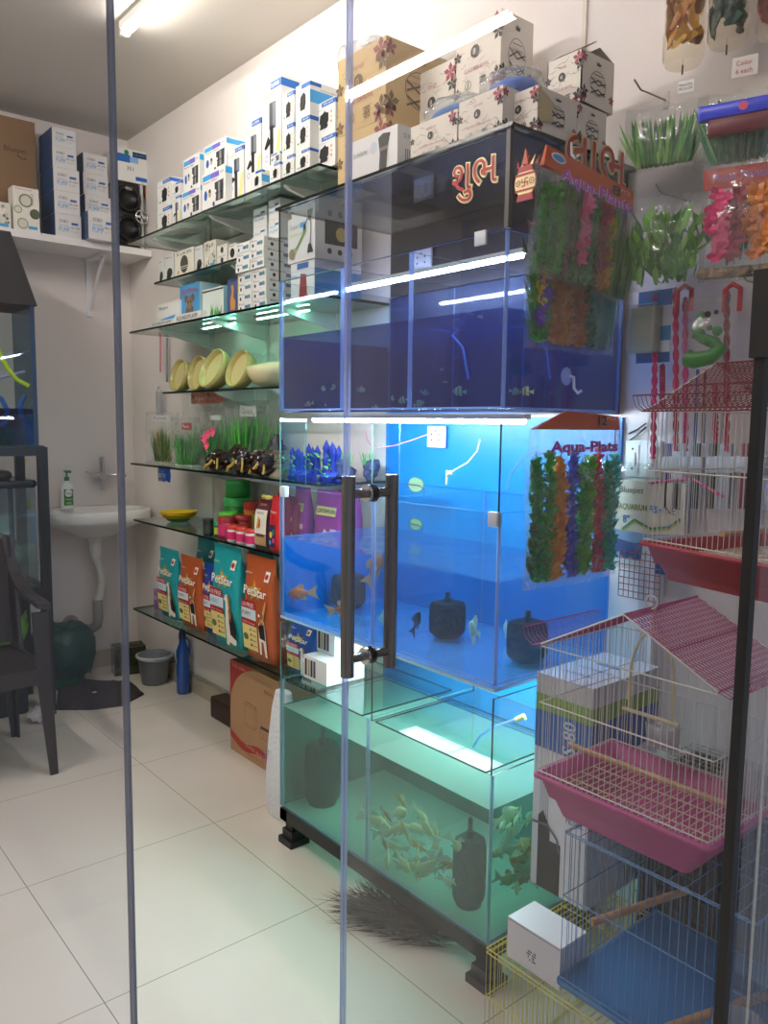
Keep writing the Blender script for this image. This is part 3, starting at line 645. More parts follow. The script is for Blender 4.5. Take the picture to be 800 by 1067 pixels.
# ------------------------------------------------------------------ shelf 2 small boxes
def globebox(w, d, h):
    m = carton('b', w, d, h, mat('EFEBDD', .45)); f = FR((0, 0, 0)); r = min(w, h)
    m.text(f, w*.1, h*.82, w*.8, h*.11, 'X LAUER', BLK).disc(f, w*.5, h*.46, r*.33, mat('4A463E', .5), 1).rect(f, w*.25, h*.36, w*.5, h*.03, mat('E9E3D0', .5), 2).rect(f, w*.25, h*.29, w*.5, h*.02, mat('E9E3D0', .5), 2).disc(f, w*.18, h*.2, r*.07, mat('DBA04E', .5), 1); return m
def thinbox(w, d, h):
    m = carton('b', w, d, h); f = FR((0, 0, 0)); m.text(f, w*.1, h*.85, w*.6, h*.06, 'Nano', BLUE).disc(f, w*.55, h*.3, w*.3, DGREY, 1, 12, h*.18).poly(f, [(w*.2, h*.08), (w*.7, h*.1), (w*.6, h*.3), (w*.3, h*.3)], BLK, 2); return m
def marblebox(w, d, h):
    m = carton('b', w, d, h, mat('E5E1D2', .5)); f = FR((0, 0, 0)); R = random.Random(5)
    for i in range(26):
        m.disc(f, w*R.uniform(.1, .9), h*R.uniform(.12, .88), min(w, h)*R.uniform(.05, .09), mat(R.choice(('F6F4EA', '8F9480', 'CFCDBD', '70755F')), .4), 1+i % 3, 9)
    m.rect(f, w*.55, h*.06, w*.35, h*.12, SKY, 5); return m
def camerabox(w, d, h):
    m = carton('b', w, d, h, mat('EDEBE4', .5)); f = FR((0, 0, 0)); m.disc(f, w*.5, h*.5, min(w, h)*.3, BLK, 1).disc(f, w*.5, h*.5, min(w, h)*.15, DGREY, 2).text(f, w*.15, h*.85, w*.7, h*.06, 'FEEDER', BLK); return m
g2 = 'small white boxes on the second shelf'; z2 = 2.0405
for a, b, tpx, kd, dd, lb in ((165, 170.5, 270, thinbox, .06, 'thin white box at the far end of the second shelf'), (171.5, 181, 265, thinbox, .06, 'white box second from the far end of the second shelf'), (182, 202, 260, globebox, .06, 'cream box with a large dark globe and black lettering'),
        (203, 211.5, 256, thinbox, .06, 'white box just right of the cream globe box'), (212.5, 225, 251, marblebox, .06, 'box printed with white pebbles'), (238, 246, 254, camerabox, .06, 'pale box right of the two stacked camera boxes'), (247, 256, 262, thinbox, .06, 'white box at the near end of the second shelf, half behind the stacked cartons')):
    shelf_box(a, b, tpx, kd, 1.65, z2, lb, g2, dd, 'small_box')
_, zt = shelf_box(226, 236.5, 266, camerabox, 1.65, z2, 'small box with a black lens picture, lower of two', g2, .06, 'small_box')
shelf_box(226, 236.5, 255, camerabox, 1.65, zt+.001, 'small box with a black lens picture, upper of two', g2, .06, 'small_box')
# ------------------------------------------------------------------ shelf 3
z3 = 1.8205
def labelbox(w, d, h):
    m = carton('b', w, d, h); f = FR((0, 0, 0)); r = FR((w, 0, 0), 'right')
    for a in (f, r):
        ww = w if a is f else d
        m.text(a, ww*.1, h*.66, ww*.4, h*.2, 'Blue', mat('58708C', .5)).disc(a, ww*.2, h*.3, min(ww*.09, h*.2), DGREY, 1, 10).rect(a, ww*.5, h*.25, ww*.4, h*.35, mat('5E6FA8', .4)).disc(a, ww*.82, h*.45, h*.22, mat('3AA06A', .4), 2, 8)
    return m
def lampbox(w, d, h):
    m = carton('b', w, d, h); f = FR((0, 0, 0)); m.text(f, w*.1, h*.74, w*.4, h*.14, 'Blupot', mat('3F5C7A', .5)).poly(f, [(w*.1, h*.4), (w*.8, h*.5), (w*.95, h*.4), (w*.5, h*.3)], SKY, 1).disc(f, w*.14, h*.14, w*.06, mat('7A3B30', .5), 1).rect(f, w*.3, h*.12, w*.5, h*.05, mat('3E9A6A', .5)); return m
def squirrelbox(w, d, h):
    m = carton('b', w, d, h, mat('4C9AD0', .4)); f = FR((0, 0, 0)); m.text(f, w*.08, h*.78, w*.84, h*.13, 'Sun-Nano', mat('C8375F', .4))
    B = mat('6E5A48', .5); m.disc(f, w*.5, h*.36, w*.2, B, 1, 16, h*.16).disc(f, w*.5, h*.56, w*.15, mat('8A7460', .5), 2).disc(f, w*.34, h*.66, w*.09, B, 1).disc(f, w*.66, h*.66, w*.09, B, 1).disc(f, w*.44, h*.58, w*.03, BLK, 3).disc(f, w*.57, h*.58, w*.03, BLK, 3).disc(f, w*.2, h*.25, w*.05, mat('C64B4B', .5), 2).disc(f, w*.35, h*.2, w*.08, B, 2).disc(f, w*.65, h*.2, w*.08, B, 2)
    m.rect(FR((w, 0, 0), 'right'), 0, 0, d, h, mat('BBDDF0', .4)); return m
def longbox(w, d, h):
    m = carton('b', w, d, h); f = FR((0, 0, 0)); m.text(f, w*.08, h*.2, w*.8, h*.6, 'AQUARIUM LAMP', BLK); return m
g3 = 'goods on the third shelf'
o, zt = shelf_box(156, 181, 334, longbox, 1.56, z3, 'long flat white box with black lettering at the far end of the third shelf', g3, .06, 'flat_box')
o, zb2 = shelf_box(181.5, 209, 326, longbox, 1.57, z3, 'long flat white box in front, nearer than its twin', g3, .06, 'flat_box')
shelf_box(164, 187, 315, lampbox, 1.64, z3, 'white box with a light blue drawing, behind the flat boxes', g3, .08, 'small_box')
shelf_box(187.5, 208, 296, squirrelbox, 1.65, z3, 'blue box with a brown squirrel drawing', g3, .10, 'toy_box')
def fishtankbox(w, d, h):
    m = carton('b', w, d, h, mat('D4E0DA', .4)); f = FR((0, 0, 0)); R = random.Random(3)
    for i in range(18):
        x = w*R.uniform(.3, .9); m.poly(f, [(x, h*.08), (x+w*.06, h*.08), (x+w*R.uniform(-.1, .12), h*R.uniform(.25, .5))], mat(R.choice(('3F9A4A', '6FBF5A')), .5), 1+i % 4)
    m.rect(f, 0, 0, w, h*.07, mat('EDEFEA', .4), 6).rect(f, 0, h*.90, w, h*.05, DGREY, 2); m.rect(FR((w, 0, 0), 'right'), 0, 0, d, h, mat('8EC3D6', .4)); return m
shelf_box(211, 233, 300, fishtankbox, 1.60, z3, 'pale box picturing a small planted tank', g3, .10, 'tank_kit_box')
def horsebox(w, d, h):
    m = carton('b', w, d, h, mat('2A3560', .4)); f = FR((0, 0, 0)); m.rect(f, 0, 0, w, h*.9, mat('46557E', .4)).poly(f, [(w*.3, h*.1), (w*.75, h*.08), (w*.8, h*.35), (w*.6, h*.45), (w*.66, h*.7), (w*.5, h*.78), (w*.42, h*.55), (w*.3, h*.4)], mat('C68A4A', .5), 2).disc(f, w*.52, h*.74, w*.12, mat('C68A4A', .5), 3)
    m.rect(FR((w, 0, 0), 'right'), 0, 0, d, h, mat('C9B23A', .4)); return m
shelf_box(237, 247.5, 290, horsebox, 1.58, z3, 'dark blue box picturing a brown animal, with a yellow side', g3, .12, 'toy_box')
gz = 'little blue-labelled boxes in stacks'
for ci, (a, b) in enumerate(((248.5, 263), (263.5, 278))):
    z = z3
    for k in range(7):
        ya = sY(a, 1.585, z); yb = sY(b, 1.585, z); h = .036
        jx_ = random.uniform(-.003, .003) + (.01 if k > 3 else 0)
        m = labelbox(ya-yb-.002, .17, h-.001); o = m.build('label_box')
        tag(o, 'small white box with blue label and green leaf mark, %s layer of the %s stack' % (('bottom', 'second', 'third', 'fourth', 'fifth', 'sixth', 'top')[k], ('far', 'near')[ci]), 'box', gz)
        place(o, (1.585-jx_, ya, z), FX); z += h
gw = 'white pump cartons beside the far end of the tanks'
def whitepump(w, d, h):
    m = carton('b', w, d, h); f = FR((0, 0, 0)); m.text(f, w*.12, h*.55, w*.5, h*.14, 'Super', SKY).text(f, w*.12, h*.3, w*.7, h*.14, 'PUMP', SKY).rect(f, w*.55, h*.66, w*.3, h*.1, BLUE); return m
for a, b, x, y0_, h_, rr in ((264, 278, 1.66, 2.0765, .075, 2), (280, 292, 1.64, 2.0765, .075, 2),):
    z = 2.0775
    for k in range(2):
        ya = sY(a, x, z); yb = sY(b, x, z); m = whitepump(ya-yb, .12, .069); o = m.build('pump_box')
        tag(o, 'white pump carton above the label box stacks, %s of the %s pair' % (('lower', 'upper')[k], 'far' if a == 264 else 'near'), 'box', gw); place(o, (x, ya, z), FX); z += .070
# goods seen through the far end of the top aquarium
def bigpump(w, d, h):
    m = carton('b', w, d, h); f = FR((0, 0, 0)); m.text(f, w*.08, h*.72, w*.35, h*.14, 'Super', mat('6F7C86', .5)).rect(f, w*.45, h*.74, w*.2, h*.12, SKY)
    m.text(f, w*.08, h*.56, w*.55, h*.1, 'Quick pump', mat('A6BE4A', .5)); m.line(f, [(w*.62, h*.72), (w*.72, h*.9), (w*.85, h*.86), (w*.86, h*.6), (w*.82, h*.3)], .004, BLK, 2)
    m.rect(f, w*.58, h*.6, w*.08, h*.2, BLK, 2).poly(f, [(w*.72, h*.14), (w*.95, h*.14), (w*.86, h*.34), (w*.76, h*.34)], BLK, 2)
    for i, c in enumerate(('8FC46A', 'C9D66A', 'E6C76A', '6AB8A0')): m.line(f, [(w*.12, h*(.2+.02*i)), (w*.35, h*(.28+.02*i)), (w*.55, h*(.5+.025*i)), (w*.7, h*(.66+.02*i))], .004, mat(c, .4), 3)
    m.disc(f, w*.16, h*.2, w*.11, mat('8A7A5E', .5), 4)
    r = FR((w, 0, 0), 'right'); m.rect(r, d*.2, h*.35, d*.7, h*.5, BLK).disc(r, d*.55, h*.6, d*.12, mat('C9B46A', .5), 2)
    for q in range(3): m.disc(r, d*(.3+.22*q), h*.2, d*.05, DGREY, 1, 12)
    return m
z = z3+.105
def greybase(w, d, h):
    m = carton('b', w, d, h, mat('D9E3EC', .4)); f = FR((0, 0, 0)); m.poly(f, [(w*.35, h*.1), (w*.7, h*.15), (w*.66, h*.85), (w*.42, h*.9)], mat('8C2A30', .4), 1).text(f, w*.05, h*.75, w*.25, h*.14, 'Turbo', SKY); m.rect(FR((w, 0, 0), 'right'), 0, 0, d, h, mat('3A8FC8', .4)); return m
ya = sY(298, 1.58, 1.88); m = greybase(.145, .2, .104); o = m.build('heater_box'); tag(o, 'box with a dark red heater picture seen through the top aquarium', 'box'); place(o, (1.60, ya-.0, z3), FX)
m = MB(); m.box(0, 0, 0, .145, .2, .028, mat('F0F2F4', .4)).rect(FR((0, 0, 0)), .04, .004, .07, .02, BLUE); o = m.build('flat_box'); tag(o, 'flat white box with a blue label, between the heater box and the large pump box', 'box'); place(o, (1.60, ya, z), FX)
m = bigpump(.165, .2, .15); o = m.build('pump_box'); tag(o, 'large white pump box with cable drawing, behind the far end of the top aquarium', 'box'); place(o, (1.595, ya+.01, z+.029), FX)
m = whitepump(.08, .12, .06); 
for k, yy in enumerate((ya+.01, ya-.075)):
    o = whitepump(.08, .12, .055).build('pump_box'); tag(o, 'small pump carton on the large pump box, %s one' % ('far', 'near')[k], 'box', gw); place(o, (1.61, yy, z+.1795), FX)
# ------------------------------------------------------------------ shelf 4: glass bowls
BOWL = mat('B7A969', .25, noise=.1, nscale=20); BIN = mat('CFC58C', .3)
def bowl(label, px, X, s, tilt, col=None):
    t = thing('fish_bowl', label, 'bowl', (X, sY(px, X, 1.6), 1.5355+.0), 0, 'bowls on the narrow shelf')
    c = col or BOWL; m = MB()
    m.lathe([(.0, 0), (.045, .0), (.078, .022), (.092, .055), (.095, .088), (.090, .088), (.086, .056), (.07, .028), (.0, .012)], c, (0, 0, 0), 28, cap=False); o = m.build('bowl_shell', t)
    m = MB(); m.lathe([(.0875, .060), (0, .062)], BIN, (0, 0, 0), 28, cap=False).build('sand_fill', t)
    # leaning on its edge against the wall: tilt about Y, opening towards the shop
    t.scale = (s, s, s)
    R = Matrix.Rotation(math.radians(tilt), 4, 'Y'); z = min((R@Vector(v.co)).z for v in o.data.vertices)*s
    t.rotation_euler = (0, math.radians(tilt), 0); t.location.z = 1.5365-z; return t
bowl('olive yellow bowl on its edge, farthest of the row', 199, 1.74, .80, -78)
bowl('olive yellow bowl, second from the far end of the row', 219, 1.74, .82, -80)
bowl('large pale olive bowl in the middle of the row', 236, 1.72, .95, -66)
bowl('olive yellow bowl with a reddish blotch, second nearest to the tanks', 262, 1.73, .85, -72)
bowl('cream bowl beside the tanks, upright', 285, 1.71, 1.0, -12, mat('DDD3A4', .25))
for i, (px, r, lb) in enumerate(((238, .082, 'clear round fish globe behind the large olive bowl'), (277, .075, 'clear round fish globe between the two nearest bowls'), (205, .05, 'small clear globe on the far part of the narrow shelf'))):
    X = 1.775 if r > .06 else 1.79
    o = MB().lathe([(r*.5, 0), (r*.8, r*.2), (r, r*.8), (r*.96, r*1.25), (r*.75, r*1.75), (r*.6, r*1.9), (r*.66, r*2.0)], clear('F4FAF8', 1.5, .02, .04, 'FFFFFF'), (0, 0, 0), 26, cap=False).build('glass_globe')
    tag(o, lb, 'bowl', 'clear globes on the narrow shelf'); o.location = (XW-r-.012 if r > .06 else 1.79, sY(px, X, 1.66), 1.536)
# ------------------------------------------------------------------ plants
GREENS = ('2E7A2A', '3F9B34', '5BB23E', '1F6B3A', '2F9A5A')
def grass(m, cx, cy, z, r, h, n, cols, w=.006, seed=1, flat=.4, lean=.25):
    R = random.Random(seed)
    for i in range(n):
        a = R.uniform(0, 2*PI); q = r*math.sqrt(R.random()); x, y = cx+q*math.cos(a), cy+q*math.sin(a)*flat; hh = h*R.uniform(.6, 1.05)
        m.blade((x, y, z), (x+(x-cx)*lean*4*R.random()+R.uniform(-.01, .01), y+R.uniform(-.008, .008), z+hh), w, mat(R.choice(cols), .45), (math.cos(R.uniform(-.6, .6)), math.sin(R.uniform(-.6, .6)), 0), 4, R.uniform(-.15, .15))
def strand(m, x, z0, z1, col, seed, r=.016, y=0, n=26, lw=.009, kind='leaf'):
    R = random.Random(seed); h = z1-z0; ph = R.uniform(0, 6)
    px = lambda t: x+.006*math.sin(ph+4*t)
    m.tube([(px(t/6), y, z0+h*t/6) for t in range(7)], .0015, mat(col, .5), 4)
    for i in range(n):
        t = (i+.5)/n; z = z0+h*t; rr = r*(.75+.35*math.sin(i*1.7+ph))*(1 if t < .8 else 1.5-t*.8)
        for k in range(4):
            a = k*PI/2+i*.8+R.uniform(-.3, .3); q = Vector((px(t)+rr*math.cos(a), y+rr*math.sin(a)*.5, z+R.uniform(.2, .7)*rr))
            m.blade((px(t), y, z), q, lw, mat(col, .4), None, 2, .2)
def crinkle(m, w, h, th, material, seed=1, nx=10, nz=12, slump=.0):
    """clear pillow bag from two crinkled skins, local origin bottom centre, front -Y"""
    R = random.Random(seed)
    for sg in (-1, 1):
        rows = []
        for j in range(nz+1):
            t = j/nz; row = []
            for i in range(nx+1):
                u = i/nx; e = (math.sin(PI*u)**.6)*(math.sin(PI*min(1, t*1.25+.03))**.5 if t < .8 else max(0, (1-t)/.2)*.9)
                ee = 0 if i in (0, nx) else 1
                row.append((w*(u-.5)*(1+.03*math.sin(9*t+seed)), sg*(th*e+ee*R.uniform(0, .18)*th)+.0, h*t+R.uniform(-.004, .004)*ee))
            rows.append(row)
        m.loft(rows, material, closed=False, smooth=True)
    return m
def plant_bag(label, loc, rz, w, h, th, fill, header=None, group=None, tilt=0, name='bagged_plant', cat='plant', seed=1, film=None):
    t = thing(name, label, cat, loc, rz, group); t.rotation_euler = (0, tilt, rz)
    for nm, fn in fill:
        m = MB(); fn(m); m.build(nm, t)
    crinkle(MB(), w, h, th, film or PLAS, seed).build('clear_bag', t)
    if header: 
        m = MB(); header(m); m.build('header_card', t)
    return t
g5 = 'bagged plants on the ornament shelf'; z5 = 1.1985
def hdr(w, z, h, c, txt=None, tc='FFFFFF', y=-.004):
    def f(m):
        m.box(-w/2, y, z, w/2, y+.004, z+h, mat(c, .4))
        if txt: m.text(FR((-w/2, y, z)), w*.12, h*.25, w*.7, h*.5, txt, mat(tc, .4))
    return f
def bw(p0, p1, X): return sY(p0, X, z5+.08)-sY(p1, X, z5+.08)
def at5(px, X): return (X, sY(px, X, z5+.08), z5)
plant_bag('bag of grass plants with yellow tips, farthest on the ornament shelf', at5(169, 1.64), FX, bw(151, 187, 1.64), .245, .035, [('plant', lambda m: grass(m, 0, 0, .01, .075, .17, 170, ('1F6B2A', '2E7A2A', 'D9B22A', '3F8B34'), .006, 3))], hdr(.2, .20, .03, 'E4E4E6', 'Fancy', '444444'), g5, seed=2)
plant_bag('bag of leafy green plants beside the yellow-tipped grass', at5(195, 1.62), FX, bw(178, 212, 1.62), .22, .04, [('plant', lambda m: (grass(m, 0, 0, .01, .085, .14, 150, GREENS, .011, 5), m.box(-.08, -.02, .002, .08, .02, .012, mat('CFE2CF', .5))))], hdr(.09, .165, .03, 'B5453A', 'Plants'), g5, seed=3)
plant_bag('bag with an orange header behind the leafy green plants', at5(216, 1.76), FX, bw(188, 243, 1.76), .34, .03, [('plant', lambda m: grass(m, 0, 0, .03, .12, .17, 120, GREENS, .008, 8))], hdr(.30, .285, .045, 'DE6A3A', 'Aqua Plants', 'F6D8F0'), g5, seed=4)
plant_bag('bag of green plants in the middle of the ornament shelf', at5(226, 1.69), FX, bw(205, 247, 1.69), .27, .04, [('plant', lambda m: grass(m, 0, 0, .01, .09, .18, 130, GREENS, .010, 9))], hdr(.1, .21, .02, 'D8E2DC', None), g5, seed=5)
plant_bag('bag of bright green grass behind the dark ornaments', at5(259, 1.71), FX, bw(230, 289, 1.71), .29, .045, [('plant', lambda m: grass(m, 0, 0, .03, .13, .21, 230, ('2F9A34', '5BC23E', '1F7B3A', '3FAA4A'), .008, 12))], hdr(.13, .225, .045, 'DDE4E2', 'Grass', '666666'), g5, seed=6)
plant_bag('bag with red printing leaning on the wall behind the tower ornament', at5(272, 1.80), FX, bw(252, 290, 1.80), .27, .02, [('plant', lambda m: grass(m, 0, 0, .03, .05, .17, 50, GREENS, .008, 14))], hdr(.13, .23, .03, 'D9D4D6', 'Plants', 'A03040'), g5, seed=7)
# pink flowers
t = thing('flower_ornament', 'cluster of pink artificial flowers beside the dark driftwood', 'flower', at5(219, 1.60), FX)
m = MB()
for i, (x, z) in enumerate(((-.025, .105), (.0, .12), (-.01, .085), (.035, .13))):
    for k in range(7):
        a = k*2*PI/7; m.blade((x, 0, z), (x+.020*math.cos(a), -.012, z+.020*math.sin(a)), .016, mat('EE5A86', .5), (-math.sin(a), 0, math.cos(a)), 2)
m.build('blossom', t); m = MB()
for x in (-.02, .0, .03): m.tube([(x*.4, 0, .001), (x, .0, .11)], .003, GREENT, 5)
m.lathe([(.022, 0), (.018, .012), (.006, .018)], mat('6A5A48', .7)); m.build('stem', t); t.scale = (1.25, 1.25, 1.25)
def rock(m, c, r, colr, seed, n=12, s=(1, 1, 1)):
    R = random.Random(seed); rows = []
    for i in range(n//2+1):
        tt = PI*i/(n//2); row = []
        for k in range(n):
            a = 2*PI*k/n; q = r*(1+R.uniform(-.28, .28) if 0 < i < n//2 else 1)
            row.append((c[0]+s[0]*q*math.sin(tt)*math.cos(a), c[1]+s[1]*q*math.sin(tt)*math.sin(a), c[2]-s[2]*q*math.cos(tt)))
        rows.append(row)
    m.loft(rows, colr, caps=False, smooth=False)
DK = mat('2A1B16', .22, noise=.5, nscale=50, bump=.5); DG = mat('C9A84A', .35, noise=.4, nscale=40)
def driftwood(label, px, X, s, seed, grp='dark driftwood ornaments'):
    t = thing('driftwood_ornament', label, 'ornament', (X, sY(px, X, z5+.03), z5), FX, grp); R = random.Random(seed); m = MB()
    for i in range(7): rock(m, (R.uniform(-.045, .045)*s, R.uniform(-.02, .02), (.022+R.uniform(0, .055))*s), R.uniform(.018, .03)*s, DK, seed*10+i, 10)
    rock(m, (0, 0, .02*s), .045*s, DK, seed*10+8, 12, (1.3, .7, .43)); m.build('body', t)
    m = MB(); m.tube([(-.06*s, -.035, .008), (-.045*s, -.038, .022*s), (-.02*s, -.036, .03*s), (-.005*s, -.034, .045*s)], .006*s, DG, 6)
    m.tube([(.03*s, -.03, .01), (.04*s, -.033, .03*s), (.036*s, -.03, .055*s)], .004*s, DG, 6); m.build('branch', t)
    m = MB()
    for i in range(8): m.ball((R.uniform(-.05, .05)*s, -.034-R.random()*.006, R.uniform(.01, .08)*s), .0028, mat('F0EDE4', .3), 6)
    m.build('pebbles', t)['kind'] = 'stuff'
    return t
driftwood('dark brown driftwood ornament beside the pink flowers', 229, 1.60, 1.0, 2)
driftwood('wide dark brown driftwood ornament in the middle of three', 254, 1.60, 1.15, 3)
driftwood('dark brown driftwood ornament beside the stone tower', 277, 1.60, 1.0, 4)
t = thing('tower_ornament', 'stone coloured tower ornament with a black roof', 'ornament', (1.63, sY(288, 1.63, z5+.05), z5), FX)
m = MB().lathe([(.036, 0), (.034, .02), (.029, .03), (.027, .095), (.032, .10)], mat('8E8468', .8, noise=.4, nscale=60, bump=.8), n=10)
for k in range(4): m.lathe([(.0315, .03+k*.018), (.0315, .036+k*.018)], mat('6B6350', .8), n=10)
m.build('tower', t); MB().lathe([(.040, .10), (.034, .115), (.026, .12), (.024, .135), (.012, .148), (.010, .160)], mat('1B1E22', .5), n=6).build('roof', t)
t = thing('blue_pouch', 'blue pouch hanging under the far end of the ornament shelf', 'pouch', (1.66, sY(158, 1.66, 1.16), 1.10), FX)
m = MB(); crinkle(m, .14, .075, .012, mat('2A55B8', .3), 4); m.build('pouch', t); MB().text(FR((-.05, -.016, .02)), 0, 0, .1, .03, 'Ocean Free', WHITE).build('lettering', t)
t.location = (1.66, sY(171, 1.66, 1.15), 1.112)
# castles seen through the blue tank
BC = mat('2A3FA8', .5, noise=.4, nscale=40)
for i, (px, X, s, lb) in enumerate(((309, 1.66, 1.0, 'blue castle ornament with green leaves, farthest one behind the blue aquarium glass'), (326, 1.70, 1.15, 'blue castle ornament in the middle behind the blue aquarium glass'), (345, 1.70, 1.2, 'blue castle ornament with the tallest spires, left of the door edge'))):
    t = thing('castle_ornament', lb, 'ornament', (X, sY(px, X, z5+.05), z5), FX, 'blue castle ornaments'); R = random.Random(i)
    m = MB()
    for k in range(5):
        x = (-.035+.0175*k)*s; hh = s*R.uniform(.05, .09); m.lathe([(.012*s, 0), (.010*s, hh), (.013*s, hh+.004), (.001, hh+.03*s)], BC, (x, R.uniform(-.01, .01), 0), 8)
    rock(m, (0, 0, .012), .05*s, BC, i+40, 12, (1, .6, .5)); m.build('castle', t)
    m = MB()
    for k in range(26): 
        x, z = R.uniform(-.04, .04)*s, R.uniform(.005, .075)*s; m.blade((x, -.028, z), (x+R.uniform(-.012, .012), -.042, z+R.uniform(0, .014)), .008, mat(R.choice(('4FBF7A', '9ACB5A', '3FA86A')), .5), None, 2)
    m.build('leaves', t)['kind'] = 'stuff'
for i, (px, lb) in enumerate(((372, 'grey blue rocky ornament with grass, between the door edge and the glass divider'), (399, 'blue rocky ornament right of the glass divider at the near end of the ornament shelf'))):
    X = 1.72
    y = max(2.26, sY(px, X, z5+.05)) if i == 0 else 2.215
    t = thing('rock_ornament', lb, 'ornament', (X if i == 0 else 1.79, y, z5), FX, 'rocky ornaments'); R = random.Random(i+7); m = MB()
    for k in range(5): rock(m, (R.uniform(-.03, .03), R.uniform(-.015, .015), .02+R.uniform(0, .05)), .026, mat('34456A', .6, noise=.4, nscale=40), 70+k+i*9, 10)
    m.build('rock', t); m = MB(); grass(m, 0, -.01, .05, .03, .06, 24, ('4FA86A', '6FBF5A'), .006, 31+i); m.build('grass_tuft', t)['kind'] = 'stuff'
# ------------------------------------------------------------------ shelf 6
z6 = .9255
def at6(px, X): return (X, sY(px, X, z6+.05), z6)
for i, (c, dz, r, lb) in enumerate((('2F9A4A', 0, .068, 'green round plate under the yellow ones'), ('E8B81E', .012, .085, 'lower yellow round plate at the far end of the jar shelf'), ('F0CE2A', .022, .088, 'top yellow round plate at the far end of the jar shelf'))):
    o = MB().lathe([(0, .0), (r*.55, .0), (r*.8, .008), (r, .026), (r*1.02, .028), (r*.98, .029), (r*.78, .012), (r*.54, .005), (0, .005)], mat(c, .3), n=32, cap=False).build('plate')
    tag(o, lb, 'plate', 'stacked plates'); x, y, z = at6(186, 1.68); o.location = (x, y, z+dz+.001)
def jar(label, px, X, r, h, body, lid, lab=None, group='jars on the jar shelf', z=z6, txt=None):
    t = thing('food_jar', label, 'jar', (X, sY(px, X, z+.04), z), FX-.0, group)
    MB().lathe([(r*.9, 0), (r, .004), (r, h*.72), (r*.92, h*.76)], mat(body, .35), n=24).build('jar_body', t)
    MB().lathe([(r*1.02, h*.76), (r*1.02, h*.97), (r*.95, h)], mat(lid, .35), n=24).build('lid', t)
    if lab:
        m = MB(); m.lathe([(r*1.015, h*.15), (r*1.015, h*.62)], mat(lab, .4), n=24, cap=False)
        m.build('label_band', t)
    return t
jar('small black jar in front of the yellow plates', 217, 1.575, .022, .072, '17181A', '222326', '2F3A30')
t = jar('black jar with a green and yellow print beside the black jar', 228, 1.60, .020, .062, '1E4A2A', '1F9A6A', 'B8C84A')
jar('green lidded tub behind the red jars', 238, 1.68, .040, .092, '2F8F3E', '5BD03A', '3AA04A')
jar('wide magenta tub leftmost of the red jars', 236, 1.60, .034, .088, 'B0204E', '9A1E26', 'C8316A')
jar('large red tub behind the row of small red jars', 252, 1.68, .040, .088, '9E2028', 'A8272A', 'B83A2A')
for i, (px, X, lb) in enumerate(((243, 1.575, 'small pink jar with a red lid, farthest in the front row'), (252.5, 1.575, 'small pink jar with a red lid, second in the front row'), (262, 1.575, 'small pink jar with a red lid, nearest in the front row'), (269, 1.60, 'dark red jar tucked beside the cream pouch'))):
    jar(lb, px, X, .024, .066, 'D8D2D6' if i < 3 else 'A02030', 'C23A24', 'D02A66', 'small red lidded jars')
t = jar('orange and yellow labelled jar standing on the large red tub', 261, 1.665, .033, .088, 'C8741E', 'B8281E', 'E0B03A', z=z6+.089); t.location.z = z6+.0
t.location = (1.74, sY(262, 1.74, 1.02), z6); t.scale = (1, 1, 1.6)
jar('large green bucket with a light green rim, lower of two stacked', 248, 1.765, .062, .145, '1F7A34', '4FC46A', '2F8F2A', 'green buckets on the jar shelf')
o = jar('green lidded tub topmost on the green bucket', 248, 1.765, .055, .075, '2FA04A', '3FB05A', None, 'green buckets on the jar shelf'); o.location.z = z6+.146
def pouch(label, px, X, w, h, th, col, fill, name='food_pouch', cat='pouch', group=None, zb=z6, rz=FX, sealc=None, dz=0, lean=0):
    """stand-up pouch: gusseted base, crimped top; local front -Y, origin bottom centre"""
    t = thing(name, label, cat, (X, sY(px, X, zb+h*.4), zb+dz), rz, group)
    if lean: t.rotation_euler = (-lean, 0, rz)
    m = MB(); rows = []; c = mat(col, .3, noise=.06, nscale=12, bump=.25)
    for tt, q, ww in ((0, .62, .93), (.02, .95, .97), (.15, 1.0, 1.0), (.4, .98, .99), (.65, .82, .955), (.82, .5, .93), (.90, .12, .98), (1.0, .03, 1.0)):
        row = []
        for k in range(24):
            a = 2*PI*k/24; cx, sx_ = math.cos(a), math.sin(a)
            x = w/2*ww*math.copysign(abs(cx)**.45, cx); y = th/2*q*math.copysign(abs(sx_)**.6, sx_); row.append((x, y+th*.5, h*tt))
        rows.append(row)
    m.loft(rows, c)
    m.build('bag_body', t)
    # print follows the front skin
    m = MB()
    def yf(z):
        tt = z/h; pr = ((0, .62), (.02, .95), (.15, 1.0), (.4, .98), (.65, .82), (.82, .5), (.90, .12), (1.0, .03))
        for (a, qa), (b_, qb) in zip(pr, pr[1:]):
            if a <= tt <= b_: return th*.5-th*.5*(qa+(qb-qa)*(tt-a)/(b_-a))
        return th*.5
    class PF(MB):
        def P(s, fr, x, y, l): return Vector(((x-.5)*w, yf(y*h)-.0008*l-.0006, y*h))
        def rect(s, fr, x, y, ww, hh, mm, l=1):
            n = max(1, int(hh*12))
            for i in range(n): s.poly(fr, [(x, y+hh*i/n), (x+ww, y+hh*i/n), (x+ww, y+hh*(i+1)/n), (x, y+hh*(i+1)/n)], mm, l)
            return s
    p = PF(); fill(p, None); p.build('print', t)
    return t
def tan_print(m, f):
    W2 = mat('EFE9DC', .4); m.rect(f, .06, .28, .88, .48, W2).text(f, .2, .67, .5, .045, 'SMART HEART', DGREY, 2).poly(f, [(.22, .38), (.45, .4), (.42, .6), (.3, .62)], mat('D9A83A', .5), 2).poly(f, [(.36, .38), (.5, .42), (.5, .58), (.42, .56)], mat('B8542A', .5), 3)
    m.rect(f, .06, .05, .88, .22, mat('B59A6A', .5)).rect(f, .2, .22, .6, .05, mat('5A2A2A', .5), 2).text(f, .25, .84, .5, .04, 'DRIED', mat('D9C27A', .4), 2)
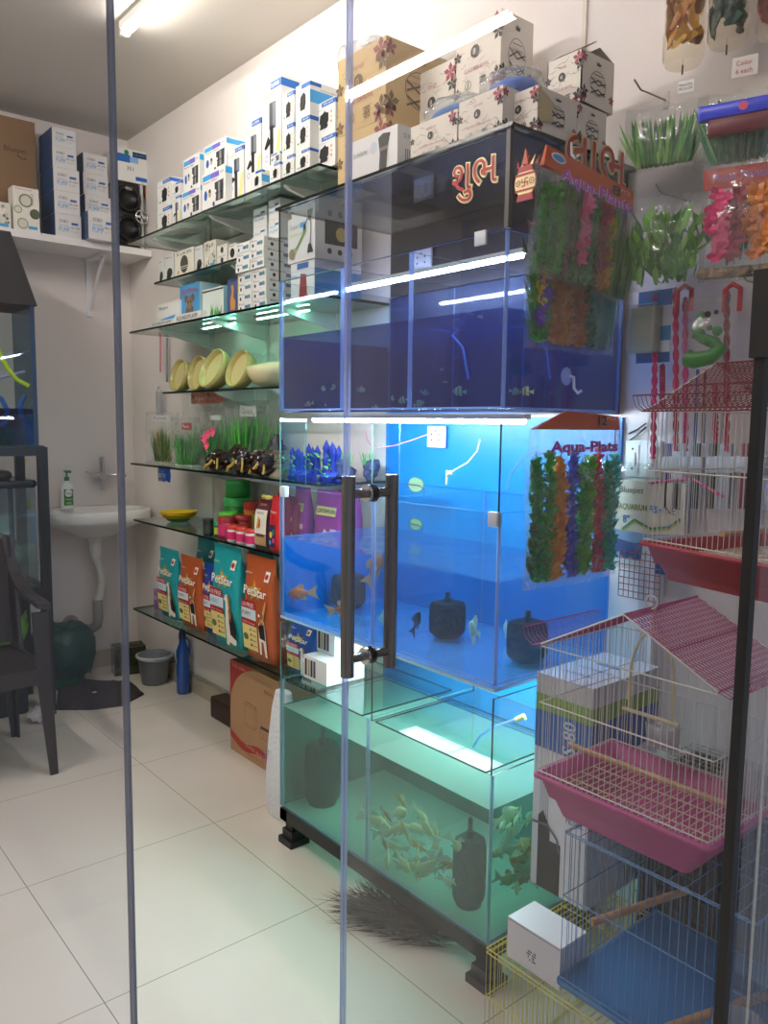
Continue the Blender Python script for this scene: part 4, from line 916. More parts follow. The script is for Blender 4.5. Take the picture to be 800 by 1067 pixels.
pouch('dark maroon pouch with a cream label picturing yellow grains', 283-12, 1.575, .095, .19, .05, '5A1830', tan_print, dz=.001)
def red_print(m, f):
    m.rect(f, .12, .08, .6, .4, mat('22285A', .4)).disc(f, .35, .3, .14, mat('E8C23A', .4), 2, 12, .06).disc(f, .6, .2, .12, mat('D84A8A', .4), 2, 12, .05).disc(f, .3, .16, .1, mat('4AB0D8', .4), 3, 12, .04).rect(f, .55, .3, .12, .1, mat('3A9A4A', .4), 3).text(f, .2, .68, .6, .06, 'Puppy', mat('F0D0C8', .4), 2)
pouch('slim bright red pouch with a multicoloured print', 285.5-1.5, 1.562, .07, .205, .045, 'C01E24', red_print, dz=.001)
def berry_print(m, f):
    R = random.Random(8)
    for i in range(26): m.disc(f, R.uniform(.12, .88), R.uniform(.06, .8), R.uniform(.05, .11), mat(R.choice(('E8DDE4', 'C0264E', '5A1A4A', 'F4F0F2', 'D84A7A')), .4), 1+i % 5, 8, R.uniform(.02, .045))
    m.rect(f, .3, .55, .6, .08, mat('E8C23A', .4), 7)
for k, (px, X, lb) in enumerate(((290, 1.60, 'dark red cat food pouch with white and berry print, beside the tanks'), (299, 1.63, 'dark red cat food pouch second along, seen past the tank edge'))):
    pouch(lb, px, X, .085, .21-.01*k, .05, '8E1430', berry_print, group='dark red cat food pouches', dz=.001)
def opt_print(m, f):
    m.rect(f, .15, .62, .7, .13, mat('E8D08A', .4)).text(f, .2, .65, .6, .07, 'OPTIMUM', mat('3A3050', .4), 2).poly(f, [(.3, .06), (.7, .06), (.62, .36), (.5, .42), (.36, .3)], mat('E4DCE8', .5), 1).rect(f, .7, .35, .22, .08, mat('F0C0D8', .4), 2).poly(f, [(.75, .05), (.9, .05), (.86, .3)], mat('C8B4D0', .5), 2)
for px, X, w, lb in ((309, 1.66, .10, 'narrow purple food pouch, farthest behind the blue aquarium glass'), (338, 1.66, .17, 'large purple food pouch with a cream name band behind the blue aquarium glass'), (376, 1.72, .13, 'purple food pouch nearest, right of the door edge')):
    t = pouch(lb, px, X, w, .235, .06, '9A2A8E', opt_print, group='purple food pouches', dz=.001)
    if px == 376: t.location = (1.70, 2.262, z6+.001)
t = thing('bag_clip', 'crumpled yellow tag on top of the cream labelled pouch', 'tag', (1.60, sY(278, 1.60, 1.13), 1.118)); m = MB(); 
for k in range(5): rock(m, (0, -.025+.0125*k, .0), .009, mat('D8CE6A', .5), 90+k, 8)
m.build('ruffle', t)
# ------------------------------------------------------------------ shelf 7: dog food bags
def petstar(colr, dog, brand='PetStar', kind='ADULT'):
    def f(m, _):
        GD = mat('C9A24A', .35); W2 = mat('F4F2EA', .4)
        sp_ = []
        for k in range(10):
            a = PI/2+k*PI/5+.12; r = (.25 if k % 2 == 0 else .11); sp_.append((.47+r*math.cos(a), .68+r*.42*math.sin(a)))
        m.poly(None, sp_, GD, 1)
        m.text(None, .12, .635, .76, .085, brand, W2, 4, bold=.018)
        m.rect(None, .75, .79, .15, .09, W2, 2).disc(None, .825, .835, .05, RED, 3, 10, .025).text(None, .12, .83, .2, .02, 'chicken', W2, 2)
        m.rect(None, .03, .50, .47, .075, mat('B81E3A', .4), 2).text(None, .08, .515, .38, .042, '10 FREE', W2, 3)
        m.rect(None, .03, .40, .50, .10, mat('D9E8F0', .4), 2).text(None, .06, .43, .3, .04, kind, SKY if kind == 'ADULT' else mat('7A3A2A', .5), 3)
        m.rect(None, .04, .345, .5, .045, RED, 3).text(None, .07, .355, .42, .02, 'With Omega', W2, 4)
        m.rect(None, .04, .10, .50, .24, mat('EBD98A', .4), 2)
        for k in range(4): m.disc(None, .33, .15+.05*k, .035, mat(('7A4A3A', '8A8A4A', 'B86A4A', '6A7A9A')[k], .5), 3, 10, .014).rect(None, .38, .145+.05*k, .13, .006, DGREY, 3)
        m.disc(None, .15, .22, .09, mat('5A7A4A', .5), 3, 10, .035)
        wh, bk, br = mat('F3EEE4', .5), mat('1E1A18', .5), mat('A8703A', .5)
        if dog == 'sit':
            m.poly(None, [(.58, .07), (.92, .08), (.95, .17), (.9, .30), (.80, .42), (.72, .50), (.62, .48), (.60, .3)], wh, 3)
            m.poly(None, [(.74, .16), (.94, .12), (.95, .2), (.9, .30), (.80, .42), (.74, .44), (.72, .3)], bk, 4).poly(None, [(.72, .40), (.80, .42), (.82, .33), (.74, .28)], br, 5)
            m.disc(None, .68, .51, .085, wh, 5, 14, .04).poly(None, [(.70, .55), (.79, .53), (.80, .44), (.75, .42), (.72, .49)], br, 6).disc(None, .615, .505, .04, wh, 6, 10, .018).disc(None, .59, .51, .014, bk, 7, 8, .008).disc(None, .66, .53, .012, bk, 7, 8, .006)
            m.rect(None, .60, .06, .07, .26, wh, 5).disc(None, .64, .06, .06, wh, 6, 10, .015).disc(None, .86, .08, .08, wh, 6, 10, .015)
        else:
            m.poly(None, [(.60, .09), (.66, .09), (.68, .22), (.74, .22), (.78, .08), (.84, .08), (.84, .26), (.80, .42), (.72, .46), (.62, .38), (.60, .24)], wh, 3)
            m.poly(None, [(.64, .25), (.82, .24), (.80, .38), (.70, .42), (.62, .36)], bk, 4).poly(None, [(.66, .37), (.78, .40), (.80, .48), (.70, .50)], br, 5).poly(None, [(.68, .42), (.86, .62), (.88, .60), (.78, .40)], mat('D9A87A', .5), 5).disc(None, .72, .47, .075, br, 6, 14, .035).disc(None, .66, .47, .03, wh, 7, 10, .015).disc(None, .70, .49, .012, bk, 8, 8, .006)
        m.text(None, .74, .36, .1, .012, 'Made', W2, 2)
    return f
z7 = .4795
def pbag(label, px, X, w, h, col, dog, kind, th=.085, rz=FX, grp='dog food bags on the lowest shelf', lean=0.08):
    return pouch(label, px, X, w, h, th, col, petstar(col, dog, 'PetStar', kind), 'dog_food_bag', 'dog food bag', grp, z7, rz, dz=.001, lean=-lean)
pbag('small teal dog food bag at the far end of the lowest shelf', 175, 1.59, .20, .33, '1E9AA0', 'sit', 'ADULT', .07)
pbag('small orange-brown dog food bag beside the small teal one', 198, 1.585, .205, .325, 'B2552A', 'jump', 'PUPPY', .07)
pbag('blue dog food bag squeezed between the orange-brown and the large teal bag', 221, 1.61, .15, .31, '2248A8', 'jump', 'CAT', .06)
pbag('large teal dog food bag with a sitting beagle', 235, 1.565, .225, .42, '1FA0A6', 'sit', 'ADULT', .09)
pbag('large orange-brown dog food bag with a jumping puppy, nearest to the tanks', 269, 1.565, .215, .41, 'B5562B', 'jump', 'PUPPY', .09)
pbag('dark teal dog food bag at the back between the small bags', 209, 1.72, .2, .37, '147078', 'sit', 'ADULT', .08, lean=0)
pbag('second orange-brown dog food bag at the back beside the dark teal one', 231, 1.72, .18, .36, 'A04A24', 'jump', 'PUPPY', .08, lean=0)
pbag('dark green dog food bag at the back between the two large bags', 262, 1.71, .20, .40, '0E5A5E', 'sit', 'ADULT', .09, lean=0)
t = pbag('blue pet food bag lowest behind the far end of the tanks', 312, 1.60, .16, .20, '1E4FA8', 'sit', 'ADULT', .07); t.location.y = max(t.location.y, 2.29)
t = thing('purple_box', 'small purple box half hidden by the small teal dog food bag', 'box', (1.62, sY(160, 1.62, .52), z7), FX); MB().rbox(0, 0, .001, .05, .04, .10, mat('8E6A9A', .4), .004).build('box_body', t); MB().text(FR((0, -.0005, 0)), .008, .05, .034, .02, 'SOAP', WHITE).build('lettering', t)
# flat pads
# ================================================================== CARTONS ON THE CANOPY
zc = 2.0555
def flower(m, f, x, y, s, c, l=2):
    for k in range(5):
        a = k*2*PI/5+.3; m.poly(f, [(x, y), (x+s*.35*math.cos(a-.5), y+s*.35*math.sin(a-.5)), (x+s*.55*math.cos(a), y+s*.55*math.sin(a)), (x+s*.35*math.cos(a+.5), y+s*.35*math.sin(a+.5))], c, l)
def floral(w, d, h, base, num, ink, red, flaps=False, seed=1, stain=False):
    m = MB(); b = mat(base, .55, noise=.05, nscale=20); R = random.Random(seed)
    if flaps:
        m.box(0, 0, 0, w, .003, h, b).box(0, d-.003, 0, w, d, h, b).box(0, 0, 0, .003, d, h, b).box(w-.003, 0, 0, w, d, h, b).box(0, 0, 0, w, d, .003, b)
        m.hexa([(0, 0, h), (w, 0, h), (w, .003, h), (0, .003, h)], [(0, .05, h+.03), (w, .05, h+.03), (w, .053, h+.03), (0, .053, h+.03)], mat('6A5040', .7))
        m.hexa([(0, d-.003, h), (w, d-.003, h), (w, d, h), (0, d, h)], [(0, d-.06, h+.02), (w, d-.06, h+.02), (w, d-.057, h+.02), (0, d-.057, h+.02)], b)
    else: m.box(0, 0, 0, w, d, h, b)
    f = FR((0, 0, 0)); r = FR((w, 0, 0), 'right'); l = FR((0, d, 0), 'left'); I = mat(ink, .5); RD = mat(red, .5); s = min(w, h)
    for k in range(22): m.line(f, [(R.uniform(.05, .95)*w, R.uniform(.05, .9)*h)]+[(0, 0)]*0+[(0, 0)]*0, .001, I)
    for k in range(20):
        x, y = R.uniform(.05, .9)*w, R.uniform(.05, .9)*h; m.line(f, [(x, y), (x+.008, y+R.uniform(-.006, .008)), (x+.018, y+R.uniform(-.006, .01))], .0008, I, 1)
    for x, y, q, c in ((.90, .86, .30, RD), (.97, .72, .24, I), (.04, .60, .18, I), (.92, .16, .28, I), (.86, .08, .2, RD), (.05, .1, .18, I)): flower(m, f, x*w if x < .95 else w*.95, y*h, q*s, c)
    m.disc(f, w*.44, h*.60, s*.10, I, 3, 20).text(f, w*.44-s*.045*len(num), h*.60-s*.05, s*.09*len(num), s*.1, num, mat(base, .5), 4, True)
    m.text(f, w*.34, h*.76, w*.22, h*.05, 'TOP SIZE', RD, 3).text(f, w*.2, h*.34, w*.56, h*.055, 'GLASS FISH BOWL', RD, 3)
    m.ring(f, w*.3, h*.17, s*.07, s*.01, I, 3).line(f, [(w*.3, h*.17-s*.05), (w*.3, h*.17+s*.05)], .002, I, 3)
    for i in range(6):
        for j in range(6):
            if (i*j+i+j) % 3: m.rect(f, w*.56+i*s*.022, h*.1+j*s*.025, s*.019, s*.021, I, 3)
    for (ff, ww) in ((r, d), (l, d)):
        q = min(ww, h); m.ring(ff, ww*.5, h*.46, q*.27, q*.012, I, 2, 28, h*.24)
        for sg in (1, -1):
            for o_ in (-.12, .06): m.line(ff, [(ww*.5-q*.24, h*(.42+o_)-sg*h*.06), (ww*.5, h*(.42+o_)+sg*h*.05), (ww*.5+q*.24, h*(.42+o_)-sg*h*.03)], q*.028, I, 3)
        m.text(ff, ww*.33, h*.52, ww*.34, h*.035, 'GLASS FISH BOWL', I, 3).line(ff, [(ww*.35, h*.62), (ww*.65, h*.62)], .002, I, 3)
        m.poly(ff, [(ww*.44, h*.80), (ww*.42, h*.87), (ww*.47, h*.84), (ww*.5, h*.89), (ww*.53, h*.84), (ww*.58, h*.87), (ww*.56, h*.80)], I, 3)
        flower(m, ff, ww*.06, h*.88, .2*q, RD); flower(m, ff, ww*.08, h*.22, .26*q, I); flower(m, ff, ww*.06, h*.12, .2*q, RD); flower(m, ff, ww*.93, h*.25, .18*q, RD)
    if stain: m.poly(r, [(d*.02, h*.25), (d*.1, h*.2), (d*.4, h*.3), (d*.32, h*.5), (d*.42, h*.7), (d*.2, h*.85), (d*.05, h*.95), (.0, h*.9)], mat('C9B98C', .6), 5)
    return m
def carton_px(label, px0, px1, X, zb, ytop, pxs, base='E7E0D2', num='6', ink='3F3A36', red='A8455A', dmax=None, **kw):
    ya, yb = sY(px0, X, zb+.1), sY(px1, X, zb+.1); zt = sZ(ytop, X, yb); w, h = ya-yb-.002, zt-zb
    d = (sX(pxs, yb, zb+.1)-X) if pxs else .15
    if dmax: d = dmax
    o = floral(w, d, h, base, num, ink, red, **kw).build('bowl_carton'); place(o, (X, ya-.001, zb), FX); tag(o, label, 'carton', 'fish bowl cartons above the tanks'); return zt+.001, ya, yb, X+d
zt, ya, yb, _ = carton_px('brown carton numbered 10, lower of two beside the door edge', 352, 402, 1.50, zc, 122, None, 'C9AE7C', '10', '6A5436', '8A4A4A', dmax=.26, seed=2)
carton_px('brown carton numbered 10, upper of two beside the door edge', 352, 402, 1.50, zt, 36, None, 'C4A877', '10', '6A5436', '8A4A4A', dmax=.26, seed=3)
zt8, _, _, _ = carton_px('white floral carton under the one numbered 8, mostly hidden by the front row', 432, 473, 1.63, zc, 152, None, dmax=.16, num='8', seed=4)
carton_px('white floral carton numbered 8, behind the front row', 432, 473, 1.63, zt8, 60, None, dmax=.16, num='8', seed=5)
zt, _, _, _ = carton_px('white floral carton directly under the largest top carton', 475, 522, 1.64, zc, 90, None, dmax=.15, num='8', seed=6)
carton_px('large white floral carton topmost of all, under the reflected tube', 475, 522, 1.63, zt, 8, 555, num='8', seed=7)
carton_px('white floral carton numbered 6, far one of the front row', 428, 477, 1.41, zc, 113, None, dmax=.15, num='6', seed=8)
carton_px('white floral carton numbered 6, second in the front row', 478, 524.5, 1.41, zc, 88, None, dmax=.15, num='6', seed=9)
ztF, yaF, ybF, xF = carton_px('white floral carton numbered 4 with a brown stain on its end', 525.5, 561, 1.45, zc, 88, 602, num='4', seed=10, stain=True)
y2 = ybF+.004
w_ = .1; d_ = sX(632, ybF, zc+.1)-xF-.002
o = floral(.11, max(.1, d_), sZ(106, xF, ybF)-zc, 'E7E0D2', '4', '3F3A36', 'A8455A', seed=11).build('bowl_carton'); place(o, (xF+.002, ybF+.11, zc), FX); tag(o, 'white floral carton at the wall end, under the open carton', 'carton', 'fish bowl cartons above the tanks')
zG = max(ztF, sZ(106, xF, ybF))+.001
carton_px('white floral carton numbered 4 with its flaps open', 570, 607, 1.60, zG, 50, 640, num='4', seed=12, flaps=True)
# white filter box
ya, yb = sY(366, 1.41, zc+.06), sY(414, 1.41, zc+.06)
m = MB(); w, h, d = ya-yb, .118, .13; m.box(0, 0, 0, w, d, h, CARD); f = FR((0, 0, 0)); r = FR((w, 0, 0), 'right')
m.poly(f, [(w*.62, h*.12), (w*.78, h*.1), (w*.8, h*.6), (w*.86, h*.88), (w*.7, h*.92), (w*.6, h*.85), (w*.64, h*.5)], DGREY, 2).rect(f, w*.64, h*.55, w*.16, h*.08, mat('7A7268', .4), 3).disc(f, w*.5, h*.68, h*.13, mat('C9D4DC', .4), 1).text(f, w*.06, h*.6, w*.3, h*.1, 'SUNSUN', mat('7A8A8A', .5)).text(f, w*.05, h*.1, w*.2, h*.06, 'HN-05', DGREY)
m.text(r, d*.15, h*.74, d*.5, h*.1, 'SUNSUN', mat('4A9A7A', .5))
for i in range(9): m.rect(r, d*(.2+i*.055), h*.22, d*.03, h*.3, mat('8A9298', .5))
o = m.build('filter_box'); place(o, (1.41, ya, zc), FX); tag(o, 'white box picturing a dark filter, in front of the brown cartons', 'box')
# plastic wrapped things on the cartons
def wrapped(label, c, sx, sy, sz, col, seed, rz=0, tilt=0):
    t = thing('wrapped_bundle', label, 'bundle', c, rz, 'plastic wrapped bundles on the cartons'); R = random.Random(seed)
    m = MB(); rows = []
    for i in range(9):
        a = PI*i/8; row = [(sx*.8*math.sin(a)*math.cos(b_*2*PI/16)*(1+R.uniform(-.06, .06)), sy*.8*math.sin(a)*math.sin(b_*2*PI/16), sz*.62*(1-math.cos(a))*.5+.001) for b_ in range(16)]
        rows.append(row)
    m.loft(rows, mat(col, .4, bump=.4, nscale=30), caps=False).build('content', t)
    m = MB(); rows = []
    for i in range(9):
        a = PI*i/8; row = [(sx*math.sin(a)*math.cos(b_*2*PI/18)*(1+R.uniform(-.12, .12)), sy*math.sin(a)*math.sin(b_*2*PI/18)*(1+R.uniform(-.1, .1)), sz*(1-math.cos(a))*.5*(1+R.uniform(-.08, .1))+.0005) for b_ in range(18)]
        rows.append(row)
    m.loft(rows, PLAS2, caps=False).build('plastic_wrap', t)
    return t
zb_ = sZ(36, 1.5, sY(402, 1.5, 2.4))+.001
wrapped('blue bundle in clear plastic on top of the upper brown carton', (1.62, sY(385, 1.62, 2.45), zb_+.0), .09, .12, .085, '3F6FC0', 3)
wrapped('pinkish bundle in clear plastic on top of the carton numbered 8', (1.72, 1.70, sZ(60, 1.63, sY(473, 1.63, 2.3))+.002), .07, .10, .07, 'D9C0B4', 4)
wrapped('far blue bundle in clear plastic on the front row of cartons', (1.475, 1.50, sZ(113, 1.41, sY(477, 1.41, 2.1))+.001), .06, .10, .06, '6F9AE0', 5)
wrapped('near blue bundle in clear plastic on the front row of cartons', (1.49, 1.33, sZ(88, 1.41, sY(524, 1.41, 2.1))+.001), .06, .085, .065, '4A7FE0', 6)
# ------------------------------------------------------------------ emblems on the glass
EM = mat('B8242A', .4); EM2 = mat('E8D6A0', .35, .3)
def extr(name, fr, polys, dep, label, cat, side=EM, top=EM, rim=EM2, group=None):
    m = MB()
    for pts in polys:
        n = len(pts); a = [fr[0]+fr[1]*x+fr[2]*y+fr[3]*.0005 for x, y in pts]; b_ = [fr[0]+fr[1]*x+fr[2]*y+fr[3]*dep for x, y in pts]
        m.add(a+b_, [tuple(range(n, 2*n))], top); m.add(a+b_, [(i, (i+1) % n, n+(i+1) % n, n+i) for i in range(n)], rim)
    o = m.build(name); return tag(o, label, cat, group)
def letters(fr, glyphs, hgt, name, label, group):
    """glyphs: (text, x offset, y offset, scale)"""
    m = MB(); 
    for g_, xo, yo, sc_ in glyphs:
        V, F, W, H = text_geo(g_, .0); k = hgt*sc_/H
        for dz, mt, gr in ((.002, EM2, .030), (.004, EM, 0)):
            V2, F2, W2, H2 = text_geo(g_, .0 if gr == 0 else .035); 
            ox, oy = (W-W2)/2*k, (H-H2)/2*k
            m.add([fr[0]+fr[1]*(xo+ox+a*k)+fr[2]*(yo+oy+b_*k)+fr[3]*dz for a, b_ in V2], F2, mt)
            m.add([fr[0]+fr[1]*(xo+ox+a*k)+fr[2]*(yo+oy+b_*k)+fr[3]*.0006 for a, b_ in V2], F2, mt)
    o = m.build(name); return tag(o, label, 'sign', group)
frF = (Vector((TX0-.001, sY(472, TX0, 1.94), sZ(213, TX0, 1.39))), -Y_, Z_, -X_)
letters(frF, [('શુભ', 0, 0, 1)], .085, 'letter_sign', 'red and cream Gujarati lettering on the front glass of the canopy', 'red letter signs')
frE = (Vector((sX(590, TY0-.02, 2.03), TY0-.018, sZ(180, 1.6, TY0-.02)-.002)), X_, Z_, -Y_)
letters(frE, [('લાભ', 0, 0, 1)], .085, 'letter_sign', 'red and cream Gujarati lettering on the end glass above the hanging plant bags', 'red letter signs')
t = thing('pot_emblem', 'red and cream holy pot emblem at the near front corner of the canopy', 'emblem', (TX0-.002, sY(534, TX0-.01, 1.93), 1.885), FX)
m = MB(); f = FR((0, 0, 0)); w = .062
body = [(w*.5+w*.47*math.cos(a), .036+.030*math.sin(a)) for a in [2*PI*k/20 for k in range(20)]]
def slab(m, pts, y0, y1, mt):
    n = len(pts); a = [(x, -y0, z) for x, z in pts]; b_ = [(x, -y1, z) for x, z in pts]; m.add(a+b_, [tuple(range(n, 2*n))]+[(i, (i+1) % n, n+(i+1) % n, n+i) for i in range(n)], mt)
slab(m, body, 0, .003, EM2); slab(m, [(.008, -.002), (.054, -.002), (.050, .012), (.012, .012)], 0, .0035, EM); slab(m, [(.01, .058), (.052, .058), (.048, .07), (.014, .07)], 0, .004, EM)
slab(m, [(.004, .050), (.058, .050), (.058, .055), (.004, .055)], 0, .004, EM); slab(m, [(.004, .018), (.058, .018), (.058, .022), (.004, .022)], 0, .004, EM)
m.build('pot', t); m = MB()
for k in range(5):
    x = .006+.0125*k; slab(m, [(x, .070), (x+.006, .069), (x+.009+(k-2)*.003, .092-abs(k-2)*.004)], 0, .003, EM2 if k % 2 else EM)
slab(m, [(.022, .072), (.04, .072), (.031, .105)], 0, .005, mat('C8542A', .4)); m.build('leaves', t)
m = MB(); fr_ = FR((0, -.0032, 0)); c0 = (.031, .036); q = .008
for a in range(4):
    ca, sa = round(math.cos(a*PI/2)), round(math.sin(a*PI/2)); m.line(fr_, [c0, (c0[0]+q*ca, c0[1]+q*sa), (c0[0]+q*ca+q*sa, c0[1]+q*sa-q*ca)], .0025, EM, 2)
for x in (.012, .050): m.ring(fr_, x, .036, .007, .002, EM, 2).disc(fr_, x, .036, .002, EM, 2)
m.build('symbols', t)
# ------------------------------------------------------------------ suction hooks and plant bags on the end glass
def suction(px, py, label, Y=TY0-.0):
    p = un(px, py, Y=Y); t = thing('suction_hook', label, 'hook', (p.x, Y, p.z), 0, 'suction hooks on the end glass')
    MB().lathe([(.0, -.011), (.006, -.010), (.010, -.006), (.021, -.0015), (.022, -.0005)], clear('EEF4FA', 1.5, .1, .45, 'F2F6FA'), (0, 0, 0), 20, 'y').build('suction_cup', t)
    MB().tube([(0, -.011, 0), (0, -.022, -.003), (.0, -.024, -.03), (.0, -.036, -.042), (.0, -.046, -.036)], .0035, mat('EEF2F6', .3), 8).build('hook', t); return p
suction(587, 150, 'clear suction hook high on the end glass near the red lettering'); 
p = suction(590, 392, 'clear suction hook at the bottom of the top aquarium end glass')
def petals(m, c, r, mt, R, n=6):
    for q in range(n):
        a = 2*PI*q/n+R.random(); m.blade(c, (c[0]+r*math.cos(a), c[1]-R.uniform(0, .012), c[2]+r*math.sin(a)), r*.8, mt, (-math.sin(a), .2, math.cos(a)), 2, .2)
def bigbag(label, px0, px1, py0, py1, Y, strands, hd, seed, title, tilt=0, dark=None, hfold=.045, price='12'):
    a, b_ = un(px0, py1, Y=Y), un(px1, py1, Y=Y); zt = un(px0, py0, Y=Y).z; w = b_.x-a.x; h = zt-min(a.z, b_.z); z0 = min(a.z, b_.z)
    t = thing('aquatic_plant_pack', label, 'plant pack', ((a.x+b_.x)/2, Y, z0), 0, 'aquatic plant packs hung on the end glass'); t.rotation_euler = (0, tilt, 0)
    for i, (x, c, kind) in enumerate(strands):
        m = MB(); hh = h*.74
        if kind == 'blade': grass(m, w*(x-.5), 0, .015, .03, hh, 24, c, .016, seed+i, .3, .1); 
        elif kind == 'broad':
            R = random.Random(seed+i)
            for k in range(10): zz = .02+hh*.8*R.random(); m.blade((w*(x-.5), 0, zz), (w*(x-.5)+R.uniform(-.05, .05), R.uniform(-.02, .0), zz+R.uniform(.03, .07)), .03, mat(R.choice(c), .4), (1, .2, 0), 3, .1)
        elif kind == 'flower':
            R = random.Random(seed+i); strand(m, w*(x-.5), .02, hh, c[0], seed+i, .014)
            for k in range(12): zz = .06+hh*.8*k/12; petals(m, (w*(x-.5)+R.uniform(-.014, .014), -.014, zz), R.uniform(.016, .024), mat(R.choice(c[1:]), .5), R)
        else: strand(m, w*(x-.5), .015, hh*(1.0+.06*math.sin(i*2.1)), c, seed+i, .028, -.006, 60, .014)
        m.build('plant_strand', t)
    m = MB(); R = random.Random(seed+77)
    for k in range(110): x, zz = R.uniform(-.42, .42)*w, R.uniform(.03, .66)*h; m.blade((x, .012, zz), (x+R.uniform(-.03, .03), R.uniform(.005, .02), zz+R.uniform(.03, .06)), .02, mat(R.choice(('1F5A22', '2A6A2A', '3A8A34', '174A28')), .4), (1, .2, 0), 2, .1)
    m.build('backing_leaves', t)
    crinkle(MB(), w, h*.92, .03, PLAS, seed, 12, 14).build('clear_bag', t)
    m = MB(); cc = mat('D0582A', .45); s = .5*hfold
    m.hexa([(-w*.46, -.006, h*.90), (w*.46, -.006, h*.90), (w*.46, .006, h*.90), (-w*.46, .006, h*.90)], [(-w*(.44 if dark else .12), -.002, h*.90+hfold), (w*.46, -.002, h*.90+hfold*(1 if dark else .75)), (w*.46, .002, h*.90+hfold*(1 if dark else .75)), (-w*(.44 if dark else .12), .002, h*.90+hfold)], cc)
    f = (Vector((-w*.46, -.0068, h*.90)), X_, Z_, -Y_); m.text(f, w*.66, hfold*.25, w*.1, hfold*.5, price, mat('1A1210', .4), 3, bold=.03).text(f, w*.76, hfold*.55, w*.1, hfold*.2, 'PCS', mat('F0D0C0', .4), 3)
    m.disc(f, w*.12, hfold*.6, w*.07, WHITE, 2, 16, hfold*.22).disc(f, w*.12, hfold*.6, w*.055, SKY, 3, 16, hfold*.15) if dark else None
    m.build('header_card', t)
    m = MB(); f = (Vector((-w*.5, -.036, h*.755)), X_, Z_, -Y_)
    m.text(f, w*.1, .0, w*.72, .034, title, mat('F2EAF4', .4), 1, bold=.055).text(f, w*.1, .0, w*.72, .034, title, mat('C850C8', .4), 3, bold=.02)
    m.build('title_print', t)
    return t
bigbag('hanging plant pack with orange header marked 12, in front of the blue aquarium', 545, 640, 428, 598, 1.185, [(.10, '2AB060', 's'), (.20, '4AC04A', 's'), (.33, 'FFB02A', 's'), (.29, 'FFC24A', 's'), (.46, '5A68E0', 's'), (.56, '4FC84A', 's'), (.64, '8AD84A', 's'), (.74, 'F0506A', 's'), (.83, '3AC08A', 's'), (.92, '4AD0B8', 's'), (.12, ('2F7A2A', '4A9A30'), 'broad'), (.85, ('1F6B3A', '2A7A3A'), 'broad')], None, 21, 'Aqua-Plats')
bigbag('hanging plant pack with orange header marked 8, highest on the end glass', 548, 652, 162, 292, 1.15, [(.10, '3F9A2A', 's'), (.2, '4FA83A', 's'), (.3, ('2F7A2A', '5AA83A', '4A9A30'), 'broad'), (.42, ('3F8A2A', 'E8508A', 'F07AA8', 'E0608A'), 'flower'), (.52, '3F9A5A', 's'), (.62, ('3F8A2A', 'B04A5A', '9A3A4A'), 'flower'), (.72, 'E8B23A', 's'), (.80, ('5A8A2A', '7AA83A', '3F7A2A'), 'blade'), (.92, ('4F8A2A', '6A9A3A'), 'blade'), (.5, ('3A6A20', '4F8A2A'), 'blade'), (.25, ('3F8A2A', '5AA83A'), 'broad')], None, 31, 'Aqua-Plants', tilt=math.radians(6), dark=1, price='8')
bigbag('plant pack with orange and teal plants hanging behind the highest one', 545, 640, 215, 362, 1.205, [(.1, '3FAA4A', 's'), (.15, '2F9A3A', 's'), (.3, 'D88A3A', 's'), (.42, 'E09A4A', 's'), (.55, 'C87A3A', 's'), (.5, ('2F7A2A', '4A9A30'), 'broad'), (.25, ('3F9A3A', '4AAA40'), 'broad'), (.68, '2F8A6A', 's'), (.78, ('2FA8A8', '5AC8C0'), 'blade'), (.86, ('3AA8B0', '2F9AA0'), 'blade'), (.1, ('5A4AB0', '7A5AC8', 'E8C84A'), 'flower')], None, 41, 'Aqua-Plants')
# ================================================================== BACK WALL
zs = 2.30
t = thing('wall_shelf', 'white wooden shelf across the back wall, carrying pump cartons and the speaker', 'shelf', (-1.0, 4.15, zs))
MB().box(0, 0, -.034, 2.845, .30, 0, mat('F0EEEC', .35)).build('shelf_board', t)
for bx in (1.35, 2.60):
    m = MB(); m.box(bx, .06, -.05, bx+.03, .298, -.0345, mat('E6E6E8', .4)).box(bx, .283, -.34, bx+.03, .299, -.05, mat('E6E6E8', .4)).hexa([(bx+.01, .283, -.31), (bx+.02, .283, -.31), (bx+.02, .283, -.29), (bx+.01, .283, -.29)], [(bx+.01, .07, -.06), (bx+.02, .07, -.06), (bx+.02, .09, -.05), (bx+.01, .09, -.05)], mat('E6E6E8', .4)); m.build('bracket', t)
def at_s(px, Y, z=zs+.1): return sX(px, Y, z)
def sokany(w, d, h):
    m = MB(); m.box(0, 0, 0, w, d, h, CARD); f = FR((0, 0, 0)); m.text(f, w*.16, h*.64, w*.34, h*.12, 'SOBO', DGREY).text(f, w*.14, h*.48, w*.34, h*.08, 'Submersible', SKY).text(f, w*.14, h*.24, w*.40, h*.2, 'PUMP', SKY, 2).rect(f, w*.62, h*.58, w*.26, h*.1, BLUE).text(f, w*.58, h*.42, w*.34, h*.08, 'SB-1200', DGREY).text(f, w*.58, h*.26, w*.3, h*.08, 'AC 220V', mat('9AA4B0', .5))
    l = FR((0, d, 0), 'left'); m.rect(l, 0, 0, d, h, mat('1E3F6A', .4)); return m
def scarton(label, px0, px1, Y, zb, h, d=.2, grp='white pump cartons on the back shelf'):
    a, b_ = sX(px0, Y, zb), sX(px1, Y, zb); o = sokany(b_-a, d, h).build('pump_carton'); place(o, (a, Y, zb), 0); return tag(o, label, 'carton', grp)
lab = ('bottom carton', 'second carton from the bottom', 'third carton from the bottom', 'fourth carton from the bottom', 'topmost carton')
x5 = ((58, 85), (57, 83.5), (56, 83), (55, 80), (54.5, 79)); z = zs+.001; YS = 4.17
